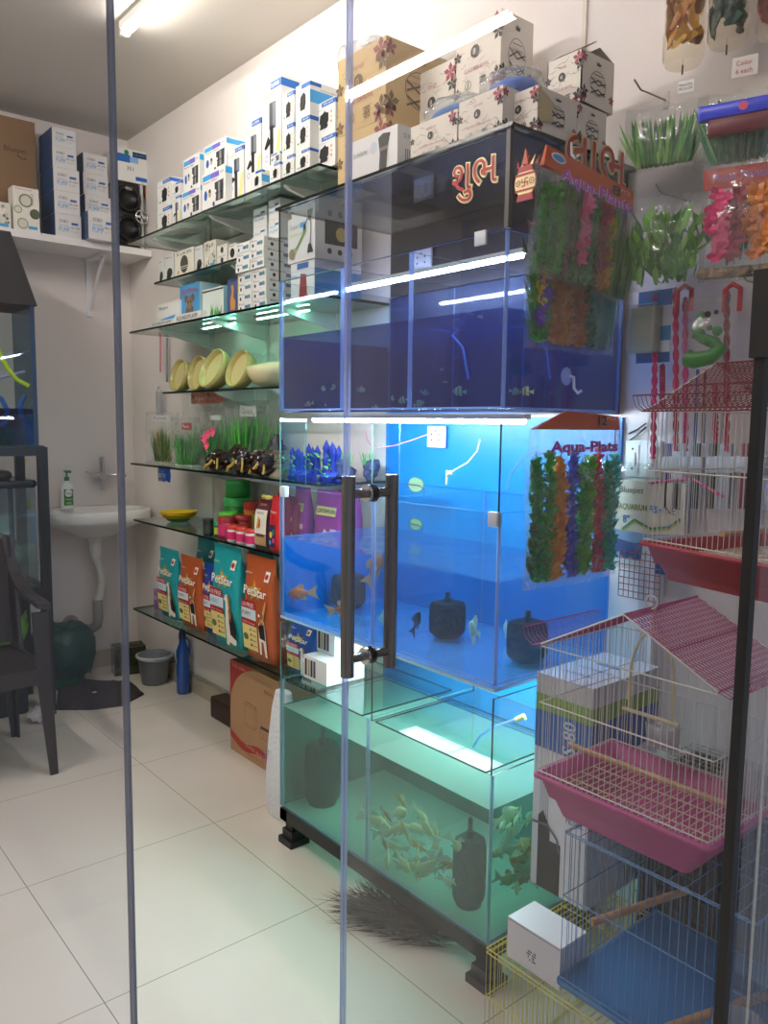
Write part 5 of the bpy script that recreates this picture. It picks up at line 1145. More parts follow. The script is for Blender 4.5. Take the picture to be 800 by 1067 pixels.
for k in range(5):
    h = sZ((221, 197, 173, 151, 132)[k], sX(57, YS, z), YS)-z
    scarton('%s of the tall white pump carton stack on the back shelf' % lab[k], x5[k][0], x5[k][1], YS, z, h-.001); z += h
x4 = ((90, 117), (89, 116), (87, 113), (87, 112)); z = zs+.001
for k in range(4):
    h = sZ((222, 200.5, 178, 157)[k], sX(89, 4.2, z), 4.2)-z
    if k == 0: z0_ = z
    scarton('%s of the shorter white pump carton stack on the back shelf' % (lab[:3]+('topmost carton',))[k], x4[k][0], x4[k][1], 4.22, z, h-.001, .2); z += h
scarton('pump carton standing forward at the shelf edge, with a blue side', 92.5, 121.5, 4.10, zs+.001, .135, .11, None)
m = MB(); a, b_ = sX(-30, 4.3, 2.6), sX(38, 4.3, 2.6); zt = sZ(128, b_, 4.3); w, h = b_-a, zt-zs; m.box(0, 0, .001, w, .13, h, mat('8A6A42', .6, noise=.05, nscale=10)).text(FR((0, 0, 0)), w*.50, h*.70, w*.36, h*.065, 'Bluepet', mat('4A2E1E', .5), keep=True).line(FR((0, 0, 0)), [(w*.7, h*.69), (w*.8, h*.665), (w*.85, h*.68)], .005, mat('4A2E1E', .5), 1)
o = m.build('brown_carton'); place(o, (a, 4.3, zs)); tag(o, 'large plain brown carton with dark lettering on the back shelf', 'carton')
a, b_ = sX(14, 4.16, zs+.1), sX(41, 4.16, zs+.1); w = b_-a; h = sZ(198, b_, 4.16)-zs; m = MB(); m.box(0, 0, .001, w, .08, h, mat('EDEADF', .45)); f = FR((0, 0, 0))
for x, y, r, c in ((.48, .70, .27, '8C8A74'), (.17, .48, .16, '7FB04A'), (.82, .42, .2, '3E4A2E'), (.34, .17, .22, 'A8A68C')): m.disc(f, w*x, h*y, w*r, mat(c, .5), 1).disc(f, w*x, h*y, w*r*.75, mat('DDDCCB' if c != '3E4A2E' else '55603A', .5), 2)
m.text(f, w*.78, h*.62, h*.26, w*.12, 'DISO', mat('8A7A4A', .5), 2, ang=PI/2).rect(f, w*.55, h*.06, w*.36, h*.07, SKY, 2).text(f, w*.1, h*.93, w*.6, h*.04, 'Natural', mat('C87A3A', .5))
o = m.build('stone_box'); place(o, (a, 4.16, zs)); tag(o, 'white box with round pictures of stones in front of the brown carton', 'box')
a, b_ = sX(-18, 4.17, zs+.1), sX(11, 4.17, zs+.1); o = marblebox(b_-a, .08, sZ(212, b_, 4.17)-zs-.001).build('pebble_box'); place(o, (a, 4.17, zs+.001)); tag(o, 'box covered with white pebble pictures at the left end of the back shelf', 'box')
# speaker
a, b_ = sX(120, 4.2, zs+.2), sX(151, 4.2, zs+.2); t = thing('loudspeaker', 'black twin loudspeaker with a chrome emblem on the back shelf', 'speaker', (a, 4.2, zs)); w = b_-a; h = sZ(193, b_, 4.2)-zs
MB().rbox(0, .0, .001, w*.86, .2, h, mat('1A1A1C', .5), .02).build('cabinet', t); MB().rbox(w*.86, .0, .001, w*.97, .19, h, mat('C4C4C2', .4), .008).build('side_panel', t)
for zz in (.30, .74): MB().lathe([(w*.40, 0), (w*.42, -.012), (w*.36, -.02), (w*.30, -.012), (.06, -.006), (.0, -.012)], mat('0E0E10', .35), (w*.42, 0, h*zz), 28, 'y', cap=False).build('cone', t)
m = MB().lathe([(.036, -.002), (.036, -.008), (.030, -.010), (.030, -.002)], CHROME, (w*.84, -.012, h*.5), 24, 'y', cap=False); f = FR((w*.84, -.016, h*.5)); m.line(f, [(-.03, 0), (.03, 0)], .012, CHROME, 1).line(f, [(0, -.03), (0, .03)], .006, CHROME, 1); m.build('emblem', t)
MB().text(FR((0, -.0215, 0)), w*.3, h*.86, w*.22, .016, 'FENDA', CHROME, 1).build('lettering', t)
a, b_ = sX(122, 4.2, 2.6), sX(156.5, 4.2, 2.6); m = MB(); w, d, hh = b_-a, .18, sZ(160, b_, 4.2)-(zs+h)-.002; m.box(0, 0, 0, w, d, hh, CARD); f = FR((0, 0, 0))
m.rect(f, 0, hh*.58, w*.4, hh*.24, BLUE).rect(f, w*.4, hh*.60, w*.25, hh*.18, mat('8CB4E0', .4)).disc(f, w*.3, hh*.88, w*.07, GREENT, 2).rect(f, w*.48, hh*.78, w*.5, hh*.16, NAVY).text(f, w*.5, hh*.82, w*.44, hh*.07, 'AQUARIUM', SKY, 3).rect(f, w*.56, hh*.08, w*.4, hh*.12, BLUE).text(f, w*.3, hh*.35, w*.2, hh*.12, '351', NAVY)
o = m.build('aquarium_box'); place(o, (a, 4.2, zs+h+.001)); tag(o, 'white and blue box lying on top of the loudspeaker', 'box')
a = sX(152, 4.22, 2.4); t = tag(MB().hexa([(0, 0, .001), (.05, .0, .001), (.06, .14, .001), (.01, .14, .001)], [(-.02, 0, .40), (.02, 0, .40), (.03, .14, .40), (-.01, .14, .40)], mat('B5622E', .5, noise=.15, nscale=8)).build('folder'), 'orange-brown folder standing beside the loudspeaker', 'folder'); t.location = (a+.015, 4.22, zs)
# ------------------------------------------------------------------ sink
SW = mat('ECEAE4', .18)
cx = 1.553
t = thing('wash_basin', 'white ceramic wall basin with flat rim', 'basin', (cx, YB, .93))
def rimpts(sx, sy, z, yo=0, n=36):
    out = []
    for k in range(n):
        a = 2*PI*k/n; x = sx*math.copysign(abs(math.cos(a))**.6, math.cos(a)); y = sy*math.sin(a)
        y = -.2+yo+y if math.sin(a) < 0 else -.2+yo+y*.999
        out.append((x, min(y, -.001), z))
    return out
SXs = .285; m = MB()
m.loft([rimpts(.06, .05, -.155, .03), rimpts(.12, .09, -.14, .02), rimpts(.20, .14, -.095, .01), rimpts(SXs*.97, .194, -.062), rimpts(SXs, .20, -.052), rimpts(SXs, .20, -.004), rimpts(SXs*.98, .195, 0), rimpts(.235, .145, -.001, -.015), rimpts(.225, .135, -.012, -.015), rimpts(.17, .09, -.09, -.01), rimpts(.04, .03, -.12, -.01)], SW); m.build('basin_bowl', t)
MB().lathe([(.02, -.118), (.02, -.114), (.014, -.114)], CHROME, (0, -.21, 0), 16).build('drain', t)
m = MB(); m.lathe([(.032, -.19), (.040, -.165), (.040, -.150)], mat('D8D6D0', .3), (0, -.17, 0), 20); m.lathe([(.022, -.27), (.03, -.25), (.034, -.19)], mat('DAD8D2', .3), (0, -.17, 0), 20); m.build('waste_coupling', t)
m = MB(); rows = []
for i in range(70):
    tt = i/69; z = -.27-.24*tt; x = .03*math.sin(tt*3)-.0; r = .021+(.004 if i % 2 else 0); rows.append([(x+r*math.cos(a), -.17+r*math.sin(a), z) for a in [2*PI*k/14 for k in range(14)]])
m.loft(rows, mat('D2CFC8', .45)); m.build('corrugated_pipe', t)
MB().tube([(.004, -.17, -.50), (.004, -.17, -.60), (0, -.165, -.64), (-.02, -.14, -.665), (-.05, -.10, -.67), (-.08, -.05, -.655), (-.09, -.014, -.65)], .027, mat('8E8A84', .4), 16).lathe([(.045, -.012), (.045, 0)], mat('A09A90', .4), (-.09, 0, -.65), 20, 'y').build('elbow_pipe', t)
# tap
p = un(103, 495, Y=YB); t = thing('wall_tap', 'chrome wall tap with cross handles above the basin', 'tap', (p.x, YB, p.z))
MB().tube([(0, 0, 0), (0, -.07, 0)], .02, CHROME, 14).tube([(-.05, -.05, .0), (.08, -.05, 0), (.11, -.07, .004), (.125, -.075, -.008)], .0115, CHROME, 12).build('spout', t)
MB().tube([(0, -.05, -.08), (0, -.05, .09)], .013, CHROME, 12).ball((0, -.05, .095), .017, CHROME, 10).build('valve_body', t)
MB().tube([(-.04, -.05, .0), (-.085, -.05, .02)], .006, CHROME, 8).ball((-.085, -.05, .02), .009, CHROME, 8).build('lever', t)
# soap bottle
a = sX(70, 4.40, 1.0); t = thing('soap_bottle', 'white and green hand wash pump bottle on the basin rim', 'bottle', (a, 4.33, .9305)); a = sX(70, 4.33, 1.0); t.location.x = a
m = MB(); rows = []
for z, q in ((0, .92), (.006, 1), (.09, 1), (.12, .92), (.135, .6), (.14, .38), (.15, .36)): rows.append([(.035*q*math.copysign(abs(math.cos(c))**.7, math.cos(c)), .022*q*math.sin(c), z) for c in [2*PI*k/24 for k in range(24)]])
m.loft(rows, mat('F4F5F3', .3)).build('bottle_body', t)
m = MB(); f = FR((-.028, -.0225, 0)); m.rect(f, .004, .02, .048, .085, GREENT).disc(f, .028, .085, .02, WHITE, 2).text(f, .010, .078, .036, .013, 'Dettol', GREENT, 3).text(f, .01, .045, .036, .012, 'Original', WHITE, 2).rect(f, .012, .026, .03, .012, mat('8CC84A', .4), 2); m.build('label_print', t)
MB().cyl((0, 0, .15), .013, .02, mat('2E8A4A', .35), 16).tube([(0, 0, .17), (0, 0, .195)], .005, mat('2E8A4A', .35), 8).rbox(-.012, -.045, .193, .012, .012, .205, mat('2E8A4A', .35), .005).build('pump_head', t)
# ------------------------------------------------------------------ floor items
p = un(159, 699, Z=0); t = thing('bucket', 'small grey bucket standing in the corner by the baseboard', 'bucket', (1.75, sY(161, 1.75, .08), 0)); t.scale = (.82, .82, .85)
m = MB().lathe([(.078, .001), (.082, .003), (.105, .165), (.110, .17), (.112, .18), (.106, .182), (.101, .172), (.078, .012), (0, .010)], mat('7C8086', .4), n=32, cap=True); m.build('bucket_body', t)
MB().lathe([(.110, .172), (.117, .172), (.118, .184), (.108, .186)], mat('B4B9C0', .35), n=32, cap=False).build('rim', t); MB().tube([(.118*math.cos(a), .118*math.sin(a), .178+.012*math.sin(a)) for a in [PI+PI*k/12 for k in range(13)]], .003, mat('A8ADB4', .4), 6).build('carry_handle', t)
p = un(191, 722, Z=0); t = thing('spray_bottle', 'translucent blue bottle standing on the floor under the lowest shelf', 'bottle', (p.x, p.y, 0)); BB = mat('0F4FA8', .15, spec=.8)
hb = sZ(655, p.x, p.y)
m = MB().lathe([(.028, .001), (.034, .006), (.034, hb*.42), (.030, hb*.50), (.034, hb*.58), (.033, hb*.66), (.018, hb*.78), (.016, hb*.84)], BB, n=24); m.build('bottle_body', t)
MB().lathe([(.019, hb*.84), (.019, hb*.93), (.012, hb)], mat('0A2A58', .3), n=18).build('cap', t); MB().tube([(.018, 0, hb*.86), (.036, 0, hb*.80), (.038, 0, hb*.62), (.033, 0, hb*.55)], .005, BB, 8).build('grip', t)
p = un(110, 702, Z=0); p2 = un(145, 704, Z=0); t = thing('small_glass_tank', 'small empty glass tank with dried plants on the floor below the basin', 'tank', (p.x+.02, min(p.y, 4.22), 0), math.radians(-12))
GR = clear('C9CCBF', 1.5, .02, .1, 'A8A890'); w, d, h = .17, .12, .155; m = MB()
pane(m, 0, 0, .001, w, .004, h, GR); pane(m, 0, d-.004, .001, w, d, h, GR); pane(m, 0, .004, .001, .004, d-.004, h, GR); pane(m, w-.004, .004, .001, w, d-.004, h, GR); m.box(0, 0, .001, w, d, .005, GR); m.build('glass_walls', t)
m = MB().box(.006, .006, .006, w-.006, d-.006, .022, mat('6F7F62', .8, noise=.5, nscale=80)); m.build('gravel', t)['kind'] = 'stuff'
for x in (.05, .12):
    m = MB(); m.tube([(x, .06, .02), (x-.012, .06, .06), (x+.002, .06, .10)], .002, mat('6A6A4A', .6), 5)
    for k in range(8): m.blade((x-.006, .07, .03+.009*k), (x-.006+(-1)**k*.022, .065, .045+.009*k), .008, mat('7A7A58', .6), None, 2)
    m.build('dried_plant', t)
# door mat
cs = [un(*q, Z=0) for q in ((58, 740), (62, 714), (78, 709), (105, 711), (135, 712), (150, 724), (128, 736), (95, 740))]
t = thing('floor_mat', 'dark rumpled cloth mat on the floor in front of the basin', 'mat', (1.4, 3.95, 0)); m = MB(); MT = mat('3A3136', .95, noise=.5, nscale=120, bump=1)
cxm = sum(c.x for c in cs)/len(cs); cym = sum(c.y for c in cs)/len(cs); rows = []; R = random.Random(4)
for q, z in ((1.0, .001), (1.0, .010), (.93, .016), (.7, .024), (.4, .014), (.1, .02)):
    row = []
    for i in range(len(cs)):
        for k in range(4):
            c = cs[i].lerp(cs[(i+1) % len(cs)], k/4); row.append((cxm+(c.x-cxm)*q-1.4, cym+(c.y-cym)*q-3.95, z+(R.uniform(-.004, .006) if z > .005 else 0)))
    rows.append(row)
m.loft(rows, MT); m.build('mat_cloth', t); MB().box(0, 0, .027, .02, .012, .029, WHITE).build('care_label', t)
p = un(228, 738, Z=0); t = tag(MB().rbox(0, 0, .001, .09, .24, .10, mat('3A2420', .5), .01).build('wooden_block'), 'dark brown block lying on the floor beside the brown aquarium carton', 'block'); t.location = (1.745, 3.12, 0)
# brown aquarium carton
t = thing('aquarium_carton', 'tall brown carton with a red wave and tank drawings under the shelf', 'carton', (1.635, sY(240, 1.635, .2), .0005), FX)
w = t.location.y-sY(291, 1.635, .2); h, d = .395, .19
m = MB(); BRN = mat('B08A66', .6, noise=.05, nscale=15); RDC = mat('A8322E', .5); m.box(0, 0, 0, w, d, h, BRN); f = FR((0, 0, 0))
m.poly(f, [(0, h*.35), (0, h)]+[(w*(1-math.cos(a))*.62+.0, h*(.50+.5*math.sin(a))) for a in [PI/2*k/8 for k in range(8, -1, -1)]], RDC, 1)
wave = [(w*k/12, h*(.21+.035*math.sin(k*.75+2.2)-.006*k)) for k in range(13)]; m.poly(f, wave+[(x, y-h*.10) for x, y in reversed(wave)], RDC, 2) if False else None
for k in range(12): m.poly(f, [wave[k], wave[k+1], (wave[k+1][0], wave[k+1][1]-h*.085), (wave[k][0], wave[k][1]-h*.085)], RDC, 2)
I = mat('4A3226', .5)
m.text(f, w*.32, h*.135, w*.6, h*.045, 'GLASS AQUARIUM', mat('D8A890', .5), 3, ang=-.12).text(f, w*.36, h*.05, w*.34, h*.025, 'Aquarium kit', RDC, 2).text(f, w*.72, h*.80, w*.24, h*.05, 'Bluepet', RDC, 2).text(f, w*.05, h*.94, w*.28, h*.03, 'YG-320', mat('D8A890', .5), 2)
bx = [(w*.32, h*.38), (w*.52, h*.36), (w*.52, h*.58), (w*.32, h*.60), (w*.32, h*.38)]; m.line(f, bx, .0015, I, 2).line(f, [(w*.32, h*.60), (w*.36, h*.63), (w*.56, h*.61), (w*.52, h*.58)], .002, I, 2).line(f, [(w*.56, h*.61), (w*.56, h*.40), (w*.52, h*.36)], .0015, I, 2)
m.rect(f, w*.64, h*.42, w*.28, h*.03, I, 2).line(f, [(w*.64, h*.32), (w*.92, h*.32), (w*.92, h*.42), (w*.64, h*.42), (w*.64, h*.32)], .0015, I, 2)
for k in range(4): m.line(f, [(w*(.69+.055*k), h*.34), (w*(.71+.055*k), h*.40)], .0015, I, 2)
m.build('carton_body', t)
# white sack beside the stand foot
t = thing('white_sack', 'white woven sack standing between the brown carton and the green aquarium', 'sack', (1.53, 2.30, 0), FX)
m = MB(); rows = []; R = random.Random(6)
for tt, q in ((0, .9), (.04, 1.0), (.3, .97), (.6, .85), (.85, .65), (1, .45)): rows.append([(.11*q*math.cos(a)*(1+R.uniform(-.04, .04)), .065*q*math.sin(a)*(1+R.uniform(-.05, .05)), .45*tt+.001) for a in [2*PI*k/22 for k in range(22)]])
m.loft(rows, mat('E4E6EE', .6, bump=.6, nscale=60)).build('sack_body', t); MB().text(FR((-.03, -.067, .2)), 0, 0, .05, .03, 'RICE', mat('6A7AA8', .5), ang=1.2).build('lettering', t)
t.location = (1.50, 2.335, 0); t.scale = (.8, .8, 1)
# goods between the blue and green aquariums
t = thing('pump_box', 'white box with a dark picture panel poking out beside the green aquarium rim', 'box', (1.42, 2.285, .44), FX); MB().rbox(0, 0, 0, .10, .12, .09, mat('EFF0F2', .35), .004).build('box_body', t); MB().rect(FR((0, 0, 0)), .012, .012, .05, .066, BLK, 1).disc(FR((0, 0, 0)), .035, .05, .015, SKY, 2).build('picture', t)
t.location = (1.56, 2.31, .4795); 
for i, (x, y, z, w, d, h, lb) in enumerate(((1.44, 2.12, .5735, .13, .15, .075, 'white carton with dark spines resting on the green aquarium rim, lowest'), (1.50, 2.13, .65, .10, .12, .10, 'white carton on top of another above the far end of the green aquarium'), )):
    m = MB().box(0, 0, 0, w, d, h, mat('EDEFF2', .35)); 
    for k in range(4): m.rect(FR((0, 0, 0)), .008+k*.016, .01, .012, h-.02, mat(('3A2A2A', 'B8A87A', '2A3A4A', '6A4A5A')[k], .5))
    o = m.build('white_carton'); place(o, (x, y, z), FX); tag(o, lb, 'carton', 'white cartons between the aquariums')
# black fluffy thing under the stand
t = thing('feather_duster', 'dark grey feathery duster lying on the floor under the tank stand', 'duster', (1.45, 1.75, 0)); a_, b_ = un(378, 950, Z=0), un(470, 985, Z=0)
m = MB(); R = random.Random(9); G_ = mat('4A4540', .9)
for k in range(1100):
    q = R.random(); c = a_.lerp(b_, .15+.8*q); an = R.uniform(-.9, .9)+math.atan2(a_.y-b_.y, a_.x-b_.x); L_ = R.uniform(.07, .15); c = c+Vector((R.uniform(-.05, .03), R.uniform(-.035, .035), .006+.05*R.random()))
    m.blade(c-Vector((1.45, 1.75, 0)), c+Vector((L_*math.cos(an), L_*math.sin(an), R.uniform(-.004, .02)))-Vector((1.45, 1.75, 0)), .0026, mat(R.choice(('4A4540', '5A544C', '3A3632')), .9), (0, 0, 1) if k % 2 else (math.sin(an), -math.cos(an), .2), 2)
m.build('feathers', t)['kind'] = 'stuff'; MB().tube([b_-Vector((1.45, 1.75, -.02))+Vector((-.02, .02, 0)), b_-Vector((1.45, 1.75, -.02))+Vector((.12, -.12, 0))], .008, mat('2A2624', .5), 8).build('duster_handle', t)
# ------------------------------------------------------------------ left rack with tank
RX, RY = 1.185, 3.84; RK = mat('19181B', .35)
t = thing('metal_rack', 'black square-tube rack carrying the tank at the left edge', 'rack', (RX, RY, 0))
for x in (-.04, -.64):
    for y in (0, .36): MB().box(x, y, .001, x+.04, y+.04, 1.275, RK).build('post', t)
for z in (.575, 1.235):
    m = MB()
    for y in (0, .36): m.box(-.60, y, z, -.04, y+.04, z+.04, RK)
    for x in (-.64, -.04): m.box(x, .04, z, x+.04, .36, z+.04, RK)
    m.build('shelf_frame', t)
MB().box(-.62, .02, .612, -.02, .38, .6165, mat('2A282A', .4)).build('shelf_panel', t)
MB().box(-.02-.6, .01, 1.2755, -.01, .39, 1.281, mat('2A282A', .4)).build('top_board', t)
# tank on it
zt = sZ(319, 1.14, RY+.01); T = thing('aquarium', 'glass tank with dark hood and yellow-green hose on the rack at the left edge', 'aquarium', (.62, RY+.01, 1.2815)); W, D, Hh = .53, .34, zt-1.2815
g = MB(); t6 = .005; EG = clear('3A6A9A', 1.5, .1, .5, '2A5A8A')
pane(g, 0, 0, 0, W, t6, Hh, GLASS, EG); pane(g, 0, D-t6, 0, W, D, Hh, GLASS, EG); pane(g, 0, t6, 0, t6, D-t6, Hh, GLASS, EG); pane(g, W-t6, t6, 0, W, D-t6, Hh, clear('A9BCC9', 1.5), EG); g.box(0, 0, 0, W, D, t6, GLASS); g.build('glass_walls', T)
zw = sZ(426, 1.14, RY)-1.2815
MB().box(t6+.001, t6+.001, t6+.001, W-t6-.001, D-t6-.001, zw, clear('7FA8D8', 1.33, 0, .05, '2A5AA0')).build('water', T); MB().box(0, D+.001, 0, W, D+.004, zw, mat('0F2038', .4)).build('backing_film', T)
MB().box(W-.02, -.001, .0, W, -.0003, Hh, mat('1B3A5C', .4)).build('corner_tape', T)
yl = [un(q[0], q[1], Y=RY+.05)-T.location for q in ((-8, 350), (0, 368), (8, 384), (18, 396), (30, 402))]
MB().tube(yl, .010, mat('D8F02A', .35), 12).build('hose', T)
for (qs, n_) in ((((-10, 408), (2, 416), (8, 428), (6, 440), (-6, 446)), 'inner_hose'), (((26, 412), (21, 422), (22, 434), (30, 446)), 'inner_hose')):
    MB().tube([un(q[0], q[1], Y=RY+.12)-T.location for q in qs], .011, mat('2A6AB8', .35), 10).build(n_, T)
MB().tube([un(q[0], q[1], Y=RY+.10)-T.location for q in ((-20, 399), (26, 387))], .006, mat('B8B4F0', .3), 8).build('glass_heater', T)
zh = sZ(238, 1.05, RY-.0)
t = thing('tank_hood', 'dark brown sloping hood on top of the tank at the left edge', 'hood', (.62, RY+.01, zt+.001))
MB().hexa([(-.01, -.015, 0), (W+.01, -.015, 0), (W+.01, D+.01, 0), (-.01, D+.01, 0)], [(.08, .05, zh-zt), (W-.075, .05, zh-zt), (W-.075, D-.05, zh-zt), (.08, D-.05, zh-zt)], mat('221D1B', .6, spec=.3)).build('hood_shell', t)
MB().box(0, 0, -.004+.004, W, D, .001, BLK).build('hood_rim', t)
# box on lower shelf : clear tank with plastic bag and black lid
t = thing('plastic_tank', 'clear plastic tank with a black lid and crumpled bag inside, on the rack shelf', 'tank', (.62, RY+.03, .6175)); zt2 = sZ(508, 1.13, RY+.03)-.6175; W, D = .515, .33; m = MB()
CP = clear('EDF3F4', 1.5, .02, .03); m.box(0, 0, 0, W, D, .004, CP); pane(m, 0, 0, .004, W, .004, zt2, CP, CP); pane(m, 0, D-.004, .004, W, D, zt2, CP, CP); pane(m, 0, .004, .004, .004, D-.004, zt2, CP, CP); pane(m, W-.004, .004, .004, W, D-.004, zt2, CP, CP); m.build('clear_walls', t)
m = MB(); m.rbox(-.01, -.01, zt2, W+.01, D+.01, zt2+.035, mat('141416', .2), .03); m.build('lid', t); MB().rbox(.06, .04, zt2+.035, W-.08, D-.05, zt2+.075, mat('3A2F2C', .4), .04).build('lid_hump', t)
m = MB(); rows = []; R = random.Random(2)
for i in range(13):
    a = PI*i/12; rows.append([(W*.5+W*.44*math.sin(a)*math.cos(b*2*PI/22)*(1+R.uniform(-.15, .1)), D*.5+D*.40*math.sin(a)*math.sin(b*2*PI/22)*(1+R.uniform(-.12, .1)), .01+.26*(1-math.cos(a))*.5*(1+R.uniform(-.1, .1))) for b in range(22)])
m.loft(rows, clear('F4F6F4', 1.7, .15, .35, 'F2F2F0', 1.0, 26), caps=False).build('crumpled_bag', t)
MB().box(.12, .1, .28, .30, .22, .38, mat('6A4436', .5, noise=.3, nscale=30)).build('brown_block', t)
MB().tube([(.42, .06, .1), (.42, .06, .5)], .012, mat('2A4A5A', .4), 10).build('inlet_tube', t)
t = tag(MB().tube([un(q[0], q[1], Y=RY+.4) for q in ((26, 478), (23, 492), (25, 505))], .012, mat('E0D040', .4), 10).tube([un(q[0], q[1], Y=RY+.4) for q in ((29, 519), (31, 530))], .014, mat('E0D040', .4), 10).build('yellow_strap'), 'yellow strap hanging behind the rack', 'strap')
# lower clutter
p = un(10, 702, Y=4.05)
t = thing('leafy_bag', 'bright green leafy bundle on the floor behind the chair', 'plant', (1.06, 4.05, .32)); m = MB()
grass(m, 0, 0, 0, .05, .16, 26, ('7AC23A', '5AA82A', '8AD04A'), .05, 3); m.build('leaves', t); MB().rbox(-.09, -.09, -.319, .06, .09, 0, mat('2A3038', .6), .02).build('crate', t)
t.location = (1.03, 4.02, .32)
t = thing('bin', 'green waste bin draped with a dark green bag beside the rack', 'bin', (1.33, 4.30, 0)); p = un(56, 705, Z=0); t.location = (min(1.40, p.x), 4.26, 0)
MB().lathe([(.10, .001), (.105, .005), (.13, .22)], mat('1E7A4A', .4), n=26).build('bin_body', t)
m = MB(); rows = []; R = random.Random(12)
for q, z in ((1.02, .08), (1.22, .16), (1.18, .25), (1.02, .30), (.7, .325), (.3, .31), (.02, .30)): rows.append([(.135*q*math.cos(a)*(1+R.uniform(-.06, .06)), .135*q*math.sin(a)*(1+R.uniform(-.06, .06)), z+(R.uniform(-.03, .02) if z < .1 else R.uniform(-.008, .008))) for a in [2*PI*k/24 for k in range(24)]])
m.loft(rows, mat('0F4038', .45, bump=.6, nscale=25), caps=False).build('bag_liner', t)
t = thing('crumpled_paper', 'crumpled white and blue paper bag on the floor under the chair', 'paper', (1.06, 3.75, 0)); m = MB(); rock(m, (0, 0, .035), .045, mat('D9D6DC', .6), 5, 12, (1.2, .9, .75)); m.build('paper_ball', t); MB().disc(FR((0, -.036, .03)), 0, 0, .012, BLUE, 1).build('blue_patch', t)
t.location = (1.10, 3.78, 0.004)
# ------------------------------------------------------------------ chair
CH = mat('2D2526', .42, noise=.1, nscale=60)
t = thing('plastic_armchair', 'dark brown moulded plastic armchair at the left edge', 'armchair', (.965, 3.17, 0))
def leg(x0, y0, sgx, sgy, ztop):
    m = MB(); rows = []
    for z, q, ox in ((.0, .030, .012), (.2, .042, .006), (.42, .056, 0), (ztop, .058, -.006)):
        r = [(-q, 0), (0, 0), (0, q), (-.010, q), (-.012, .012), (-q, .012)]
        rows.append([(x0+sgx*(a+ox), y0+sgy*(b-ox*.5), z) for a, b in r])
    return m.loft(rows, CH, smooth=False)
leg(0, 0, 1, 1, .66).build('leg', t); leg(-.50, 0, -1, 1, .66).build('leg', t); leg(-.01, .50, 1, -1, .42).build('leg', t); leg(-.49, .50, -1, -1, .42).build('leg', t)
m = MB(); m.loft([[(-.02-.46*i/8, 0.02, .435-.012*math.sin(PI*i/8)) for i in range(9)], [(-.02-.46*i/8, .25, .430-.02*math.sin(PI*i/8)) for i in range(9)], [(-.03-.44*i/8, .50, .415-.015*math.sin(PI*i/8)) for i in range(9)]], CH, closed=False)
m.box(-.50, .0, .375, 0, .022, .437, CH).box(-.018, .02, .37, 0, .50, .43, CH).box(-.50, .02, .37, -.482, .50, .43, CH).loft([[(-.02-.46*i/8, 0.02, .42) for i in range(9)], [(-.03-.44*i/8, .50, .40) for i in range(9)]], CH, closed=False); m.build('seat', t)
for sx in (0, -1):
    m = MB(); rows = []
    for y, z, w_ in ((-.005, .690, .052), (.05, .698, .056), (.16, .70, .054), (.28, .715, .05), (.38, .755, .045), (.46, .82, .04), (.50, .90, .035)):
        x1 = (0.004 if sx == 0 else -.50+w_-.004); rows.append([(x1-w_, y, z-.012), (x1, y, z-.03), (x1, y, z), (x1-w_, y, z+.006)])
    m.loft(rows, CH, smooth=False); m.build('armrest', t)
    m = MB(); xo = (0 if sx == 0 else -.485); rows = []
    for y0, y1, z in ((.36, .50, .40), (.39, .50, .55), (.41, .505, .66), (.43, .52, .76), (.455, .545, .9)): rows.append([(xo-.015, y0, z), (xo, y0, z), (xo, y1, z), (xo-.015, y1, z)])
    m.loft(rows, CH, smooth=False); m.build('side_upright', t)
m = MB(); rows = []
for z, y in ((.44, .46), (.6, .50), (.75, .54), (.88, .57)): rows.append([(-.012-.476*i/8, y+.03*math.sin(PI*i/8), z+(.02*math.sin(PI*i/8) if z > .8 else 0)) for i in range(9)])
rows2 = [[(x, y+.012, z) for x, y, z in r] for r in rows]
m.loft(rows, CH, closed=False).loft(rows2, CH, closed=False)
for a, b_ in ((rows[-1], rows2[-1]),): m.loft([a, b_], CH, closed=False)
m.build('backrest', t)
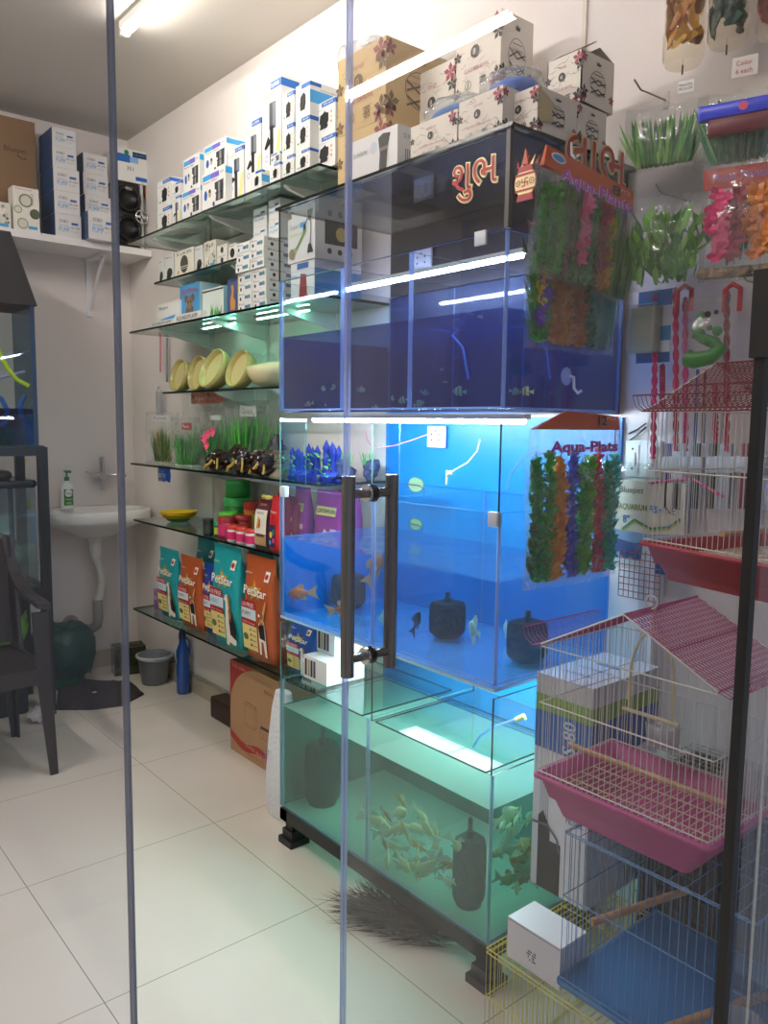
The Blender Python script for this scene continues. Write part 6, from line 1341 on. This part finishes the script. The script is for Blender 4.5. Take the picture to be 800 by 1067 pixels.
# ================================================================== BIRD CAGES
WW = mat('DEDDD2', .35)
def wire(m, a, b, r, mt): 
    m.tube([a, b], r, mt, 4, caps=True); return m
def cage(name, label, loc, rz, w, d, hb, hr, wcol, roofcol, traycol, trayh=.08, mid=.14, group='bird cages', sp=.0118, roof=True, cup=True, perchx=.35):
    """local: front = -Y, rim at z 0, wires up to hb, gable roof with ridge along Y up to hb+hr"""
    t = thing(name, label, 'bird cage', loc, rz, group); r = .0009
    for nm, a, b in (('front_wires', (0, 0), (w, 0)), ('back_wires', (0, d), (w, d)), ('side_wires', (0, 0), (0, d)), ('side_wires', (w, 0), (w, d))):
        m = MB(); L_ = math.hypot(b[0]-a[0], b[1]-a[1]); n = int(L_/sp)
        for i in range(n+1):
            q = i/n; x, y = a[0]+(b[0]-a[0])*q, a[1]+(b[1]-a[1])*q
            zt = hb+(hr*(1-abs(2*x/w-1)) if (roof and nm in ('front_wires', 'back_wires')) else 0); wire(m, (x, y, -.006), (x, y, zt), r, wcol)
        for z in (0.003, mid, hb-.004): wire(m, (a[0], a[1], z), (b[0], b[1], z), .0015, wcol)
        if nm in ('front_wires', 'back_wires') and roof:
            wire(m, (0, a[1], hb), (w/2, a[1], hb+hr), .0018, wcol); wire(m, (w/2, a[1], hb+hr), (w, a[1], hb), .0018, wcol)
        m.build(nm, t)
    if roof:
        for sg in (0, 1):
            m = MB(); x0 = 0 if sg == 0 else w; n = int(d/.011); s_ = 1 if sg == 0 else -1
            # eave beyond the wall, curling up
            def sl(q, y): return (x0+s_*(w/2)*q, y, hb+hr*q)
            nd = 26
            for i in range(-nd//3, nd):
                y0 = d*i/nd*1.0; y1 = y0+d*.33
                for yy0, yy1 in ((y0, y1), (y1, y0)):
                    q0, q1 = 0, 1
                    if yy0 == yy1: continue
                    # clip to [0,d]
                    ts = [0, 1]
                    for lim in (0, d):
                        tt = (lim-yy0)/(yy1-yy0)
                        if 0 < tt < 1: ts.append(tt)
                    ts.sort()
                    for a_, b_ in zip(ts, ts[1:]):
                        mid_ = yy0+(yy1-yy0)*(a_+b_)/2
                        if 0 <= mid_ <= d and b_-a_ > .02: wire(m, sl(a_, yy0+(yy1-yy0)*a_), sl(b_, yy0+(yy1-yy0)*b_), .0009, roofcol)
            for q in (.0, .5): wire(m, sl(q, 0), sl(q, d), .0016, roofcol)
            if sg == 0: wire(m, sl(1, 0), sl(1, d), .0018, roofcol)
            m.build('roof_panel', t); m = MB()
            for i in range(n+1):
                y = d*i/n; pts = [(x0, y, hb), (x0-s_*.020, y, hb-.006), (x0-s_*.038, y, hb+.004), (x0-s_*.046, y, hb+.024)]; m.tube(pts, .0009, roofcol, 4)
            wire(m, (x0-s_*.046, 0, hb+.024), (x0-s_*.046, d, hb+.024), .0015, roofcol); wire(m, (x0-s_*.020, 0, hb-.006), (x0-s_*.020, d, hb-.006), .0013, roofcol)
            m.build('eave_basket', t)
        m = MB(); m.tube([(w/2+.012*math.cos(a), d*.35, hb+hr+.010+.012*math.sin(a)) for a in [2*PI*k/14 for k in range(14)]], .0022, wcol, 6, closed=True); m.build('carry_ring', t)
    else:
        m = MB(); n = int(w/.03)
        for i in range(n+1): wire(m, (w*i/n, 0, hb), (w*i/n, d, hb), .001, wcol)
        for y in (0, d/2, d): wire(m, (0, y, hb), (w, y, hb), .0014, wcol)
        m.build('top_wires', t)
    if traycol:
        e = .008; tm = mat(traycol, .4, noise=.04, nscale=20); m = MB()
        def ring(x0, y0, x1, y1, z, rr=.012):
            out = []
            for cx_, cy_, a0 in ((x1-rr, y1-rr, 0), (x0+rr, y1-rr, PI/2), (x0+rr, y0+rr, PI), (x1-rr, y0+rr, 1.5*PI)):
                for k in range(4): a = a0+PI/2*k/3; out.append((cx_+rr*math.cos(a), cy_+rr*math.sin(a), z))
            return out
        m.loft([ring(.045, .02, w-.045, d-.02, -trayh), ring(.030, .012, w-.030, d-.012, -trayh*.62), ring(.018, .008, w-.018, d-.008, -trayh*.58), ring(.004, .001, w-.004, d-.001, -.012), ring(-e, -e, w+e, d+e, -.010), ring(-e, -e, w+e, d+e, -.003), ring(.002, .002, w-.002, d-.002, -.003), ring(.022, .014, w-.022, d-.014, -trayh*.5), ring(.05, .026, w-.05, d-.026, -trayh+.004)], tm, caps=True); m.build('tray', t)
        m = MB(); n = int(w/.016); gz_ = -.030; GR_ = mat('E6DEBC', .5)
        for i in range(1, n): wire(m, (w*i/n, .012, gz_), (w*i/n, d-.012, gz_), .0014, GR_)
        for k in range(1, 6): wire(m, (.016, d*k/6, gz_-.001), (w-.016, d*k/6, gz_-.001), .0013, GR_)
        m.build('floor_grate', t)
    MB().tube([(w*.02, d*perchx, .035), (w*.98, d*perchx, .035)], .0055, mat('C9A27E', .6), 10).build('perch', t)
    return t
PK = mat('B0447A', .4); RDD = mat('7A1C2A', .4)
c1 = cage('bird_cage', 'white wire bird cage with a pink tray and pink mesh roof', (1.2, .957, .728), FX, .355, .25, .255, .092, WW, PK, 'C65A92')
# cups and swing in the pink cage
CUP = clear('F4F4F6', 1.5, .2, .35, 'F0F0F2')
def cup(par, x, y, z, w=.07, d=.04, h=.045):
    m = MB(); o = [(x-w/2, y), (x+w/2, y), (x+w/2, y+d), (x-w/2, y+d)]
    m.rbox(x-w/2, y, z, x+w/2, y+d, z+.003, CUP, .008)
    rows = []
    for zz, q in ((0, .85), (h, 1.0), (h, .94), (.003, .8)): rows.append([(x+w/2*q*math.copysign(abs(math.cos(a))**.5, math.cos(a)), y+d/2+d/2*q*math.copysign(abs(math.sin(a))**.5, math.sin(a)), z+zz) for a in [2*PI*k/20 for k in range(20)]])
    m.loft(rows, CUP, caps=False).build('feeder_cup', par)
cup(c1, .14, .195, .04); cup(c1, .30, .20, .0, .07, .04, .06)
m = MB(); m.tube([(.13, .10, .16)]+[(.178+.045*math.cos(a), .10, .20+.10*math.sin(a)) for a in [PI-PI*k/10 for k in range(11)]]+[(.223, .10, .16)], .0028, mat('DDD3A8', .4), 8).tube([(.12, .10, .14), (.235, .10, .14)], .004, mat('DDD3A8', .4), 8).tube([(.133, .10, .14), (.133, .10, .2)], .0028, mat('DDD3A8', .4), 6).tube([(.223, .10, .14), (.223, .10, .2)], .0028, mat('DDD3A8', .4), 6).tube([(.178, .1, .30), (.178, .1, .345)], .0025, mat('DDD3A8', .4), 6); m.build('swing', c1)
c2 = cage('bird_cage', 'white wire bird cage with a red tray and dark red mesh roof', (1.42+.355*.9755, .885-.355*.2198, 1.175), math.radians(167.3), .355, .30, .262, .095, WW, RDD, 'B02A38', perchx=.6)
cup(c2, .03, .02, .05, .045, .12, .075); cup(c2, .03, .16, .055, .045, .11, .06)
c3 = cage('bird_cage', 'blue wire bird cage with a blue tray, under the pink one', (1.2, .883, .335), FX, .365, .34, .30, 0, mat('4A86B8', .4), None, '2A6FA8', .012, mid=.17, roof=False, sp=.0155, perchx=.12)
for ch in list(c3.children):
    if ch.name.startswith('perch') or ch.name.startswith('floor_grate'): bpy.data.objects.remove(ch)
MB().tube([(.045, .03, .125), (.10, .28, .12)], .0075, mat('B98C62', .6), 10).build('perch', c3)
MB().tube([(.215, .015, .02), (.30, .20, .045)], .0085, mat('B98C62', .6), 10).build('perch', c3)
MB().lathe([(.032, .0), (.042, .085), (.044, .085), (.034, -.002)], CUP, (.325, .05, .0), 22).build('feeder_cup', c3)
YC = mat('D8CC5A', .4)
t = thing('folding_cage', 'low yellow wire cage on the floor carrying the white box and the blue cage', 'bird cage', (1.2, 1.074, 0), FX); w, d, h = .56, .38, .322
for nm, a, b in (('front_wires', (0, 0), (w, 0)), ('back_wires', (0, d), (w, d)), ('side_wires', (0, 0), (0, d)), ('side_wires', (w, 0), (w, d))):
    m = MB(); n = int(math.hypot(b[0]-a[0], b[1]-a[1])/.0125)
    for i in range(n+1): q = i/n; wire(m, (a[0]+(b[0]-a[0])*q, a[1]+(b[1]-a[1])*q, .001), (a[0]+(b[0]-a[0])*q, a[1]+(b[1]-a[1])*q, h-.004), .0009, YC)
    for z in (.004, .2, h-.014, h-.003): wire(m, (a[0], a[1], z), (b[0], b[1], z), .0017, YC)
    m.build(nm, t)
m = MB(); n = int(w/.0135)
for i in range(n+1): wire(m, (w*i/n, 0, h-.003), (w*i/n, d, h-.003), .0011, YC)
for y in (d*.33, d*.66): wire(m, (0, y, h-.005), (w, y, h-.005), .0015, YC)
m.build('top_wires', t); t.scale = (1, 1, .92)
zt_ = .322*.92
m = MB().box(0, 0, 0, .136, .085, .088, mat('E9EAEE', .35)); m.line(FR((0, 0, 0)), [(.002, .084), (.134, .084)], .0012, DGREY)
f = FR((0, 0, 0)); R = random.Random(4)
for i in range(7):
    for j in range(4):
        if R.random() > .25: m.rect(f, .052+i*.0035, .022+j*.006, .0028, .0038, DGREY)
o = m.build('white_box'); place(o, (1.21, 1.027, zt_+.001), FX); tag(o, 'small plain white box with tiny print lying on the yellow cage', 'box')
# tall S-80 carton
Xb, ya, yb = 1.465, sY(556.5, 1.465, .6), sY(618, 1.465, .80); w, d, zb = ya-yb, .27, zt_+.001; h = sZ(700, 1.465, ya)-zb
m = MB(); m.box(0, 0, 0, w, d, h, mat('DDE3EC', .4)); f = FR((0, 0, 0)); r = FR((w, 0, 0), 'right')
for ff, ww in ((f, w), (r, d)):
    m.rect(ff, 0, h*.91, ww, h*.09, mat('C8CCD0', .4)).rect(ff, 0, h*.835, ww, h*.075, mat('7FA83A', .4)).rect(ff, 0, h*.66, ww, h*.175, mat('1F5FB0', .4))
m.text(f, w*.74, h*.67, h*.15, w*.24, 'S-80', mat('DDE8F4', .4), 2, ang=PI/2, bold=.02)
for k in range(5): m.rect(f, w*(.14+.035*k), h*.30, w*.012, h*.24, mat('8A94A4', .5))
m.rect(f, w*.12, h*.0, w*.42, h*.24, DGREY, 2).poly(f, [(w*.12, h*.24), (w*.12, h*.34), (w*.2, h*.37), (w*.34, h*.30), (w*.34, h*.24)], DGREY, 3).line(f, [(w*.0, h*.30), (w*.3, h*.31), (w*.48, h*.26), (w*.52, h*.20)], .006, mat('6A747C', .4), 4)
m.text(f, w*.62, h*.36, w*.3, h*.03, 'FILTER', BLUE, 2); tf = FR((0, 0, h), 'top')
m.text(tf, w*.2, d*.2, w*.5, d*.05, 'SUNSUN', BLUE).text(tf, w*.2, d*.4, w*.6, d*.06, 'AQUARIUM', BLUE).rect(tf, w*.3, d*.6, w*.4, d*.05, SKY).line(tf, [(w*.6, .0), (w*.6, d)], .003, DGREY, 1)
o = m.build('filter_carton'); place(o, (Xb, ya, zb), FX); tag(o, 'tall filter carton with white, green and blue bands behind the cages', 'carton')
# dark crate and panels by the wall behind the blue cage
t = thing('wire_crate', 'dark crate with wire mesh lid against the wall behind the blue cage', 'crate', (1.60, .555, 0)); CK = mat('17191D', .5)
MB().rbox(0, 0, .001, .24, .42, .60, CK, .015).build('crate_body', t); m = MB()
for i in range(14): wire(m, (-.004, .0+.42*i/13, .05), (-.004, .42*i/13, .64), .0012, DGREY)
for i in range(14): wire(m, (-.004, 0, .05+.045*i), (-.004, .42, .05+.045*i), .0012, DGREY)
m.build('mesh_side', t); m = MB()
for i in range(12): wire(m, (.24*i/11, 0, .615), (.24*i/11, .42, .615), .0012, mat('9A9C98', .4))
for i in range(18): wire(m, (0, .42*i/17, .617), (.24, .42*i/17, .617), .0012, mat('9A9C98', .4))
m.build('mesh_lid', t)
t = tag(MB().box(0, 0, 0, .05, .13, .46, mat('E6E8EE', .4)).box(-.002, .02, .02, 0, .04, .44, mat('C9CFDA', .4)).build('white_board'), 'white upright board on the wall between the blue board and the red cage', 'panel'); t.location = (1.798, 1.085, .60)
m = MB()
for i in range(9): wire(m, (0, .010*i*1.4, 0), (0, .010*i*1.4, .12), .0012, mat('4A7A9A', .4))
for i in range(8): wire(m, (0, 0, .016*i), (0, .112, .016*i), .0012, mat('C0584A', .4))
t = tag(m.build('wire_grid'), 'small orange and blue wire grid hanging under the fish net packet', 'grid'); t.location = (1.70, 1.01, .985)
# ================================================================== GOODS ON THE WALL HOOKS
def hookarm(label, y, z, l=.14):
    t = thing('wall_hook', label, 'hook', (XW, y, z), 0, 'wire hooks on the wall')
    MB().rbox(-.004, -.008, -.02, 0, .008, .02, mat('D9D4C8', .4), .002).tube([(0, 0, 0), (-l*.8, 0, -.004), (-l, 0, .012)], .0022, mat('A09A8C', .3, .8), 6).build('hook_arm', t); return t
def hp(px, py, X): return un(px, py, X=X)
PR = math.radians(-72)
def hangbag(label, px0, px1, py0, py1, X, fill, header=None, seed=1, rz=PR, grp='bagged plants hung on the wall', th=.04, extra=None):
    a, b_ = hp(px0, (py0+py1)/2, X), hp(px1, (py0+py1)/2, X); c = hp((px0+px1)/2, py1, X); tp_ = hp((px0+px1)/2, py0, X)
    w = (a-b_).length*.96; h = tp_.z-c.z
    return plant_bag(label, (X, c.y, c.z), rz, w, h, th, fill(w, h), header(w, h) if header else None, grp, seed=seed)
GR2 = ('3F9A2A', '5BB23E', '2E7A2A', '7AC24A')
def bushy(cols, n=60, ww=.014, kx=.36, kh=.78, seed=1):
    def f(w, h):
        def g(m):
            R = random.Random(seed)
            for i in range(n):
                x, z = R.uniform(-kx, kx)*w, R.uniform(.06, kh*.8)*h; m.blade((x, R.uniform(-.02, .02), z), (x+R.uniform(-.03, .03), R.uniform(-.03, .015), z+R.uniform(.03, .065)), ww, mat(R.choice(cols), .4), (math.cos(i), .4*math.sin(i), 0), 3, R.uniform(-.2, .3))
        return [('plant', g)]
    return f
def gr(cols, n, seed, kh=.7, ww=.007): return lambda w, h: [('plant', lambda m: grass(m, 0, 0, .05*h, w*.34, kh*h, n, cols, ww, seed, .25, .25))]
hookarm('wire hook above the upper left plant bag', hp(668, 92, 1.74).y, hp(668, 92, 1.74).z)
hookarm('wire hook with a bent end above the middle plant bag', hp(755, 115, 1.74).y, hp(755, 115, 1.74).z)
hookarm('wire hook holding the leafy green plant bag', hp(690, 200, 1.74).y, hp(690, 200, 1.74).z)
hookarm('wire hook poking out below the pink flower plant bag', hp(783, 292, 1.76).y, hp(783, 292, 1.76).z)
hangbag('bag of short bright grass, upper left on the wall beside the canopy', 654, 728, 108, 175, 1.74, gr(('3F9A2A', '5BB23E', '2E7A2A', '8AC85A', '1F6B3A'), 150, 2, .75, .008), None, 51)
hangbag('bag of dark green grass hung right of the bright grass', 726, 806, 95, 172, 1.72, gr(('2E7A4A', '1F6B3A', '3F9A5A', '1A5A4A'), 150, 3, .8, .007), lambda w, h: hdr(w*.2, h*.30, h*.12, 'E8E8E4', 'PLANTS', '555555'), 52)
hangbag('bag of leafy light green plants hung beside the canopy end', 655, 728, 205, 303, 1.72, bushy(('5BA82A', '3F8A20', '7AC23A', '4A9A2A'), 120, .017, .42, .85, 5), None, 53)
def pinkfill(w, h):
    def g(m):
        R = random.Random(6)
        for i in range(60): x, z = R.uniform(-.4, .4)*w, R.uniform(.12, .6)*h; m.blade((x, .01, z), (x+R.uniform(-.02, .02), R.uniform(-.01, .02), z+.05), .012, mat(R.choice(('1F5A2A', '2E7A3A', '3A8A4A')), .4), None, 2)
    def fl(x0, c, n):
        def k(m):
            R = random.Random(7)
            for i in range(n):
                z = (.2+.55*i/n)*h; petals(m, (x0*w+R.uniform(-.014, .014), -.024, z), R.uniform(.018, .026), mat(R.choice(c), .45), R)
        return k
    def stones(m):
        R = random.Random(8)
        for i in range(8): rock(m, ((-.38+.11*i)*w, -.015, .045*h+.004), .018, mat(R.choice(('8A7A62', 'A08E74', '75685A')), .7), i, 8, (1.2, .7, .7))
    return [('plant', g), ('blossom', fl(-.22, ('E8387A', 'F0508A', 'D82A6A'), 14)), ('blossom', fl(.25, ('E88A3A', 'F09A4A', 'D87A2A'), 16)), ('blossom', fl(.0, ('A83A4A', '8A2A3A'), 9)), ('pebbles', stones)]
hangbag('bag of plants with pink and orange flowers and pebbles, hung near the door post', 728, 806, 168, 292, 1.70, pinkfill, lambda w, h: hdr(w*.95, h*.78, h*.17, 'C24038', 'Aqua Plants', '8A6AB0'), 54)
hangbag('bag of yellow topped plants hung behind the pink flower bag', 768, 830, 150, 262, 1.76, bushy(('C8C83A', '8AB83A', '2E7A2A', '5A4AA8'), 60, .012, .4, .8, 9), None, 55)
# coloured packs near the door post
m = MB(); w_, h_ = .16, .035
t = thing('blue_pack', 'glowing blue and maroon pack lying across the dark green grass bag', 'pack', hp(740, 132, 1.66), PR); MB().rbox(0, -.012, 0, .15, .012, .028, mat('3A4AE0', .3), .008).build('upper_sleeve', t); MB().rbox(.02, -.010, -.034, .15, .010, -.001, mat('6A1A2A', .4), .008).build('lower_sleeve', t); MB().disc(FR((0, -.0125, 0)), .09, .014, .009, mat('E0507A', .4), 1).build('red_mark', t)
t.location = hp(727, 128, 1.64)
t = thing('price_tag', 'small white price tag hanging from the hook above the upper left plant bag', 'tag', hp(706, 98, 1.72), PR); MB().box(0, -.001, 0, .034, 0, .026, mat('EFEDE6', .5)).build('card', t); MB().text(FR((0, -.001, 0)), .003, .014, .028, .006, 'Made in China', BLK).text(FR((0, -.001, 0)), .003, .005, .028, .006, 'PRC-01-234', BLK).build('lettering', t)
t = thing('price_tag', 'white tag with red handwriting hanging from the bent hook', 'tag', hp(762, 82, 1.70), PR); MB().box(0, -.001, 0, .05, 0, .04, mat('DDD8CC', .5)).build('card', t); MB().text(FR((0, -.001, 0)), .008, .022, .032, .01, 'Color', RED).text(FR((0, -.001, 0)), .008, .006, .032, .01, '6 each', RED).build('lettering', t)
# bottles in clear tubes at the top right
for i, (px0, px1, pyb, c, lb) in enumerate(((689, 733, 68, ('C8922A', 'D8A83A', 'A8681E'), 'clear tube of golden yellow leaves hanging at the top'), (735, 779, 47, ('1F4A3A', '2A5A48', '143A30'), 'clear tube of dark green leaves hanging at the top'), (785, 828, 38, ('B8402E', 'D0604A', '8A2A20'), 'clear tube of red leaves hanging at the top beside the door post'))):
    X = 1.72; a, b_ = hp(px0, 20, X), hp(px1, 20, X); r = (a-b_).length*.40; c0 = hp((px0+px1)/2, pyb, X); H_ = .26
    t = thing('leaf_tube', lb, 'tube', (X, c0.y, c0.z), 0, 'clear tubes of coloured leaves'); m = MB(); R = random.Random(i)
    for k in range(60):
        a_ = R.uniform(0, 2*PI); z = R.uniform(.02, H_*.8); q = r*.8
        m.blade((q*math.cos(a_), q*math.sin(a_), z), (q*math.cos(a_+.5), q*math.sin(a_+.5), z+R.uniform(.02, .06)), .035, mat(R.choice(c), .4), (-math.sin(a_), math.cos(a_), .2), 3)
    m.build('leaves', t)
    MB().lathe([(r*.85, 0), (r, .012), (r, .06), (r*1.03, .062), (r*1.03, .066), (r, .068), (r, H_)], clear('FBF8EE', 1.6, .03, .05, 'FFFFFF'), n=28).build('clear_sleeve', t)
    MB().tube([(0, 0, .0), (0, 0, -.02)], .002, BLK, 5).build('hang_pin', t)
# blister pack with white device
t = thing('blister_pack', 'blue card blister pack with a pale rectangular filter box', 'pack', hp(664, 378, 1.80), FX); a, b_ = hp(664, 340, 1.80), hp(699, 340, 1.80); w = a.y-b_.y; h = hp(664, 304, 1.80).z-hp(664, 378, 1.80).z
t.location = (1.80, a.y, hp(680, 378, 1.80).z)
MB().box(0, 0, 0, w, .002, h, mat('D8E4EC', .4)).rect(FR((0, 0, 0)), 0, h*.78, w, h*.22, mat('1E6AA8', .4)).rect(FR((0, 0, 0)), 0, 0, w, h*.14, mat('1E5A98', .4)).rect(FR((0, 0, 0)), w*.7, h*.3, w*.3, h*.2, mat('3A8AC0', .4)).disc(FR((0, 0, 0)), w*.5, h*.9, w*.08, RED, 2).build('backing_card', t)
MB().rbox(-w*.04, -.035, h*.14, w*.72, -.001, h*.76, mat('B9BCA8', .4), .008).build('filter_case', t); MB().rbox(-w*.1, -.040, h*.11, w*.80, -.0005, h*.80, clear('F2F4F0', 1.6, .05, .08), .01).build('clear_blister', t)
# twisted pink leashes
for i, (px, py0, py1, X, c, lb) in enumerate(((683, 340, 478, 1.79, 'E0206E', 'bright pink twisted leash hanging lowest beside the light switch'), (690, 380, 426, 1.82, 'B81A4A', 'dark pink twisted leash hanging beside the bright one'), (704, 300, 470, 1.80, 'D01E58', 'pink twisted leash hanging left of the green toy frog'), (714, 310, 470, 1.815, 'E04A8A', 'light pink twisted leash just left of the green toy frog'), (757, 300, 470, 1.80, 'C01E48', 'red twisted leash hanging right of the green toy frog'), (745, 400, 470, 1.82, 'C83060', 'thin red leash visible through the middle of the red roofed cage'))):
    a, b_ = hp(px, py0, X), hp(px-3 if i == 0 else px, py1, X); m = MB(); n = 40
    for ph in (0, PI): m.tube([a.lerp(b_, k/n)+Vector((.004*math.cos(ph+k*.9), .004*math.sin(ph+k*.9), 0)) for k in range(n+1)], .0042, mat(c, .45), 6)
    o = m.build('leash'); tag(o, lb, 'leash', 'pink leashes on the wall')
for px, lb in ((712, 'red plastic hanger holding the left pink leashes'), (762, 'red plastic hanger holding the right red leash')):
    p = hp(px, 325, 1.79); t = tag(MB().tube([(0, -.018, 0), (0, -.018, .05), (0, 0, .062), (0, .018, .05), (0, .018, 0)], .006, mat('D81E38', .4), 8).build('leash_hanger'), lb, 'hanger', 'red hangers'); t.location = p
# green toy frog
t = thing('toy_frog', 'green rubber crocodile-like toy in a clear bag above the red roofed cage', 'toy', hp(733, 378, 1.76), PR); FG = mat('2F8A2A', .4, noise=.15, nscale=40)
m = MB(); m.tube([(-.035, 0, .012), (-.02, -.005, .006), (.015, -.008, .012), (.035, -.004, .03), (.02, .0, .045), (-.005, 0, .055), (-.02, 0, .075), (-.014, 0, .10), (-.004, 0, .115)], .021, FG, 12, r1=.008)
for k in range(6): m.ball((-.022+.008*k, -.008, .06+.009*k*(-1)**k*.5), .007, FG, 8)
m.ball((.026, -.005, .07), .012, FG, 10).build('toy_body', t); m = MB(); m.ball((.004, -.006, .108), .008, BLK, 8).ball((.022, -.006, .112), .006, mat('2A3A6A', .4), 8).build('dark_trim', t)
crinkle(MB(), .10, .15, .02, PLAS, 61).build('clear_bag', t)
# fish net packet
a, b_ = hp(640, 560, 1.80), hp(712, 560, 1.80); w = a.y-b_.y; zb = hp(650, 592, 1.80).z; h = hp(650, 500, 1.80).z-zb
t = thing('fish_net_packet', 'cream and blue aquarium fish net packet hanging below the light switch', 'packet', (1.80, a.y, zb), FX); m = MB(); m.box(0, 0, 0, w, .004, h, mat('EDE8D4', .4)); f = FR((0, 0, 0))
m.rect(f, 0, 0, w, h*.34, mat('1B4F9A', .4)).poly(f, [(0, h*.34), (w*.3, h*.30), (w*.6, h*.36), (w, h*.32), (w, h*.46), (w*.5, h*.42), (0, h*.44)], mat('8AB8E0', .4), 2)
m.text(f, w*.05, h*.84, w*.36, h*.09, 'Bluepet', BLK, 2).text(f, w*.05, h*.66, w*.42, h*.08, 'AQUARIUM', mat('8A8A2A', .5), 2, bold=.02).text(f, w*.50, h*.66, w*.20, h*.08, 'FISH', SKY, 2, bold=.02).text(f, w*.74, h*.66, w*.2, h*.08, 'NET', NAVY, 2, bold=.02).text(f, w*.12, h*.52, w*.1, h*.09, '8"', BLUE, 2, bold=.02)
for k, c in enumerate(('B8C84A', 'D8D07A', '8AAA3A', '3A9A8A')): m.line(f, [(w*.12, h*(.42+.01*k)), (w*.3, h*(.54+.01*k)), (w*.55, h*(.46+.01*k)), (w*.8, h*(.50+.01*k)), (w*.95, h*(.6+.01*k))], .004, mat(c, .4), 3+k)
m.poly(f, [(w*.42, h*.1), (w*.6, h*.05), (w*.62, h*.3), (w*.44, h*.32)], mat('E4EAF0', .4), 3)
for x, y, r_ in ((.12, .1, .05), (.2, .06, .04), (.08, .16, .03), (.26, .12, .03)): m.disc(f, w*x, h*y, w*r_, mat('B8C4CC', .4), 3)
m.build('backing_card', t); m = MB(); m.tube([(0, -.004, h*1.01), (w*.35, -.004, h*1.06), (w*.6, -.004, h*1.08), (w, -.004, h*.92)], .003, mat('E0407A', .4), 6).build('net_rim', t)
crinkle(MB(), w*1.06, h*1.2, .01, PLAS, 63, 8, 8).build('clear_bag', t)
t.children[-1].location = (w/2, .0, -.005)
# brushes and cleaners seen through the red cage
for i, (px, c, wd, lb) in enumerate(((692, '2A3A8A', .016, 'dark blue brush handle leftmost behind the red roofed cage'), (704, 'C8D4DC', .03, 'pale clear cleaner pack behind the left feeder cup'), (722, '3A5A5A', .02, 'dark teal cleaner handle in the middle behind the cage'), (738, '1E2A3A', .016, 'black cleaner handle in the middle behind the cage'), (752, 'A8B8C4', .03, 'grey cleaner pack right of the black handle'), (771, '8A3A4A', .02, 'maroon handled cleaner near the door post'), (784, '2A5AA8', .022, 'blue handled cleaner beside the door post'))):
    p = hp(px, 530, 1.80); q = hp(px, 462, 1.80); t = thing('cleaning_tool', lb, 'tool', (1.80, p.y, p.z), FX, 'cleaning tools hung behind the red cage')
    MB().rbox(-wd/2, 0, 0, wd/2, .012, (q.z-p.z), mat(c, .4), .004).build('grip', t); MB().rbox(-wd*.9, -.004, (q.z-p.z)*.55, wd*.9, .016, (q.z-p.z)*.8, mat('C4CCD4', .4), .006).build('blister', t)
for i, (px, c, lb) in enumerate(((727, '1E5AB0', 'slim blue stick hanging from the top behind the red cage gable'), (735, '14181E', 'slim black stick hanging from the top behind the red cage gable'), (788, '1E5AA8', 'slim blue stick hanging beside the door post'))):
    a, b_ = hp(px, 385 if i < 2 else 300, 1.82), hp(px-3, 462, 1.82); o = MB().tube([a, b_], .004, mat(c, .4), 8).build('hanging_stick'); tag(o, lb, 'stick', 'slim sticks on the wall')
# red and pink tubs on the far wall strip
t = thing('hanging_net', 'pink handled fish net hanging on the wall at the far end of the shelves', 'net', hp(166, 430, 1.82), FX)
a, b_ = hp(167, 345, 1.82), hp(167, 388, 1.82); o_ = t.location
MB().tube([a-o_, b_-o_], .005, mat('E08AA0', .4), 8).build('handle', t)
for ch in t.children: ch.matrix_parent_inverse = Matrix.Identity(4)
t.rotation_euler = (0, 0, 0)
MB().tube([(0, .035, 0), (0, .04, .10), (0, 0, .14), (0, -.04, .10), (0, -.035, 0), (0, .035, 0)], .002, mat('B8B8BC', .3, .8), 6).build('rim', t); MB().rbox(-.004, -.035, -.04, .004, .035, .11, clear('E4E6EA', 1.4, .2, .35, 'E4E6EA'), .003).build('mesh', t)
o = MB().tube([hp(174, 352, 1.83), hp(174, 398, 1.83)], .006, mat('9AA0A4', .35, .5), 8).build('metal_rod'); tag(o, 'slim grey rod hanging beside the pink net at the far end of the shelves', 'rod')
# ------------------------------------------------------------------ printing belongs to the part it is printed on (part > sub-part)
SUBP = ('print', 'lettering', 'label_print', 'picture', 'title_print', 'care_label', 'symbols', 'socket_holes', 'label_band', 'blue_patch', 'red_mark', 'diodes', 'gravel', 'drain', 'emblem', 'carry_ring', 'rim')
for root in [o for o in bpy.data.objects if o.parent is None and o.type == 'EMPTY']:
    ch = [c for c in root.children if c.type == 'MESH']
    host = [c for c in ch if c.name.split('.')[0] not in SUBP]
    for c in ch:
        if c.name.split('.')[0] in SUBP and host and c.location.length < 1e-9:
            nm = c.name.split('.')[0]
            h = host[0]
            if nm == 'title_print': h = next((q for q in host if q.name.startswith('header_card')), h)
            if nm == 'carry_ring': h = next((q for q in host if q.name.startswith('roof_panel')), h)
            if h.location.length < 1e-9: c.parent = h
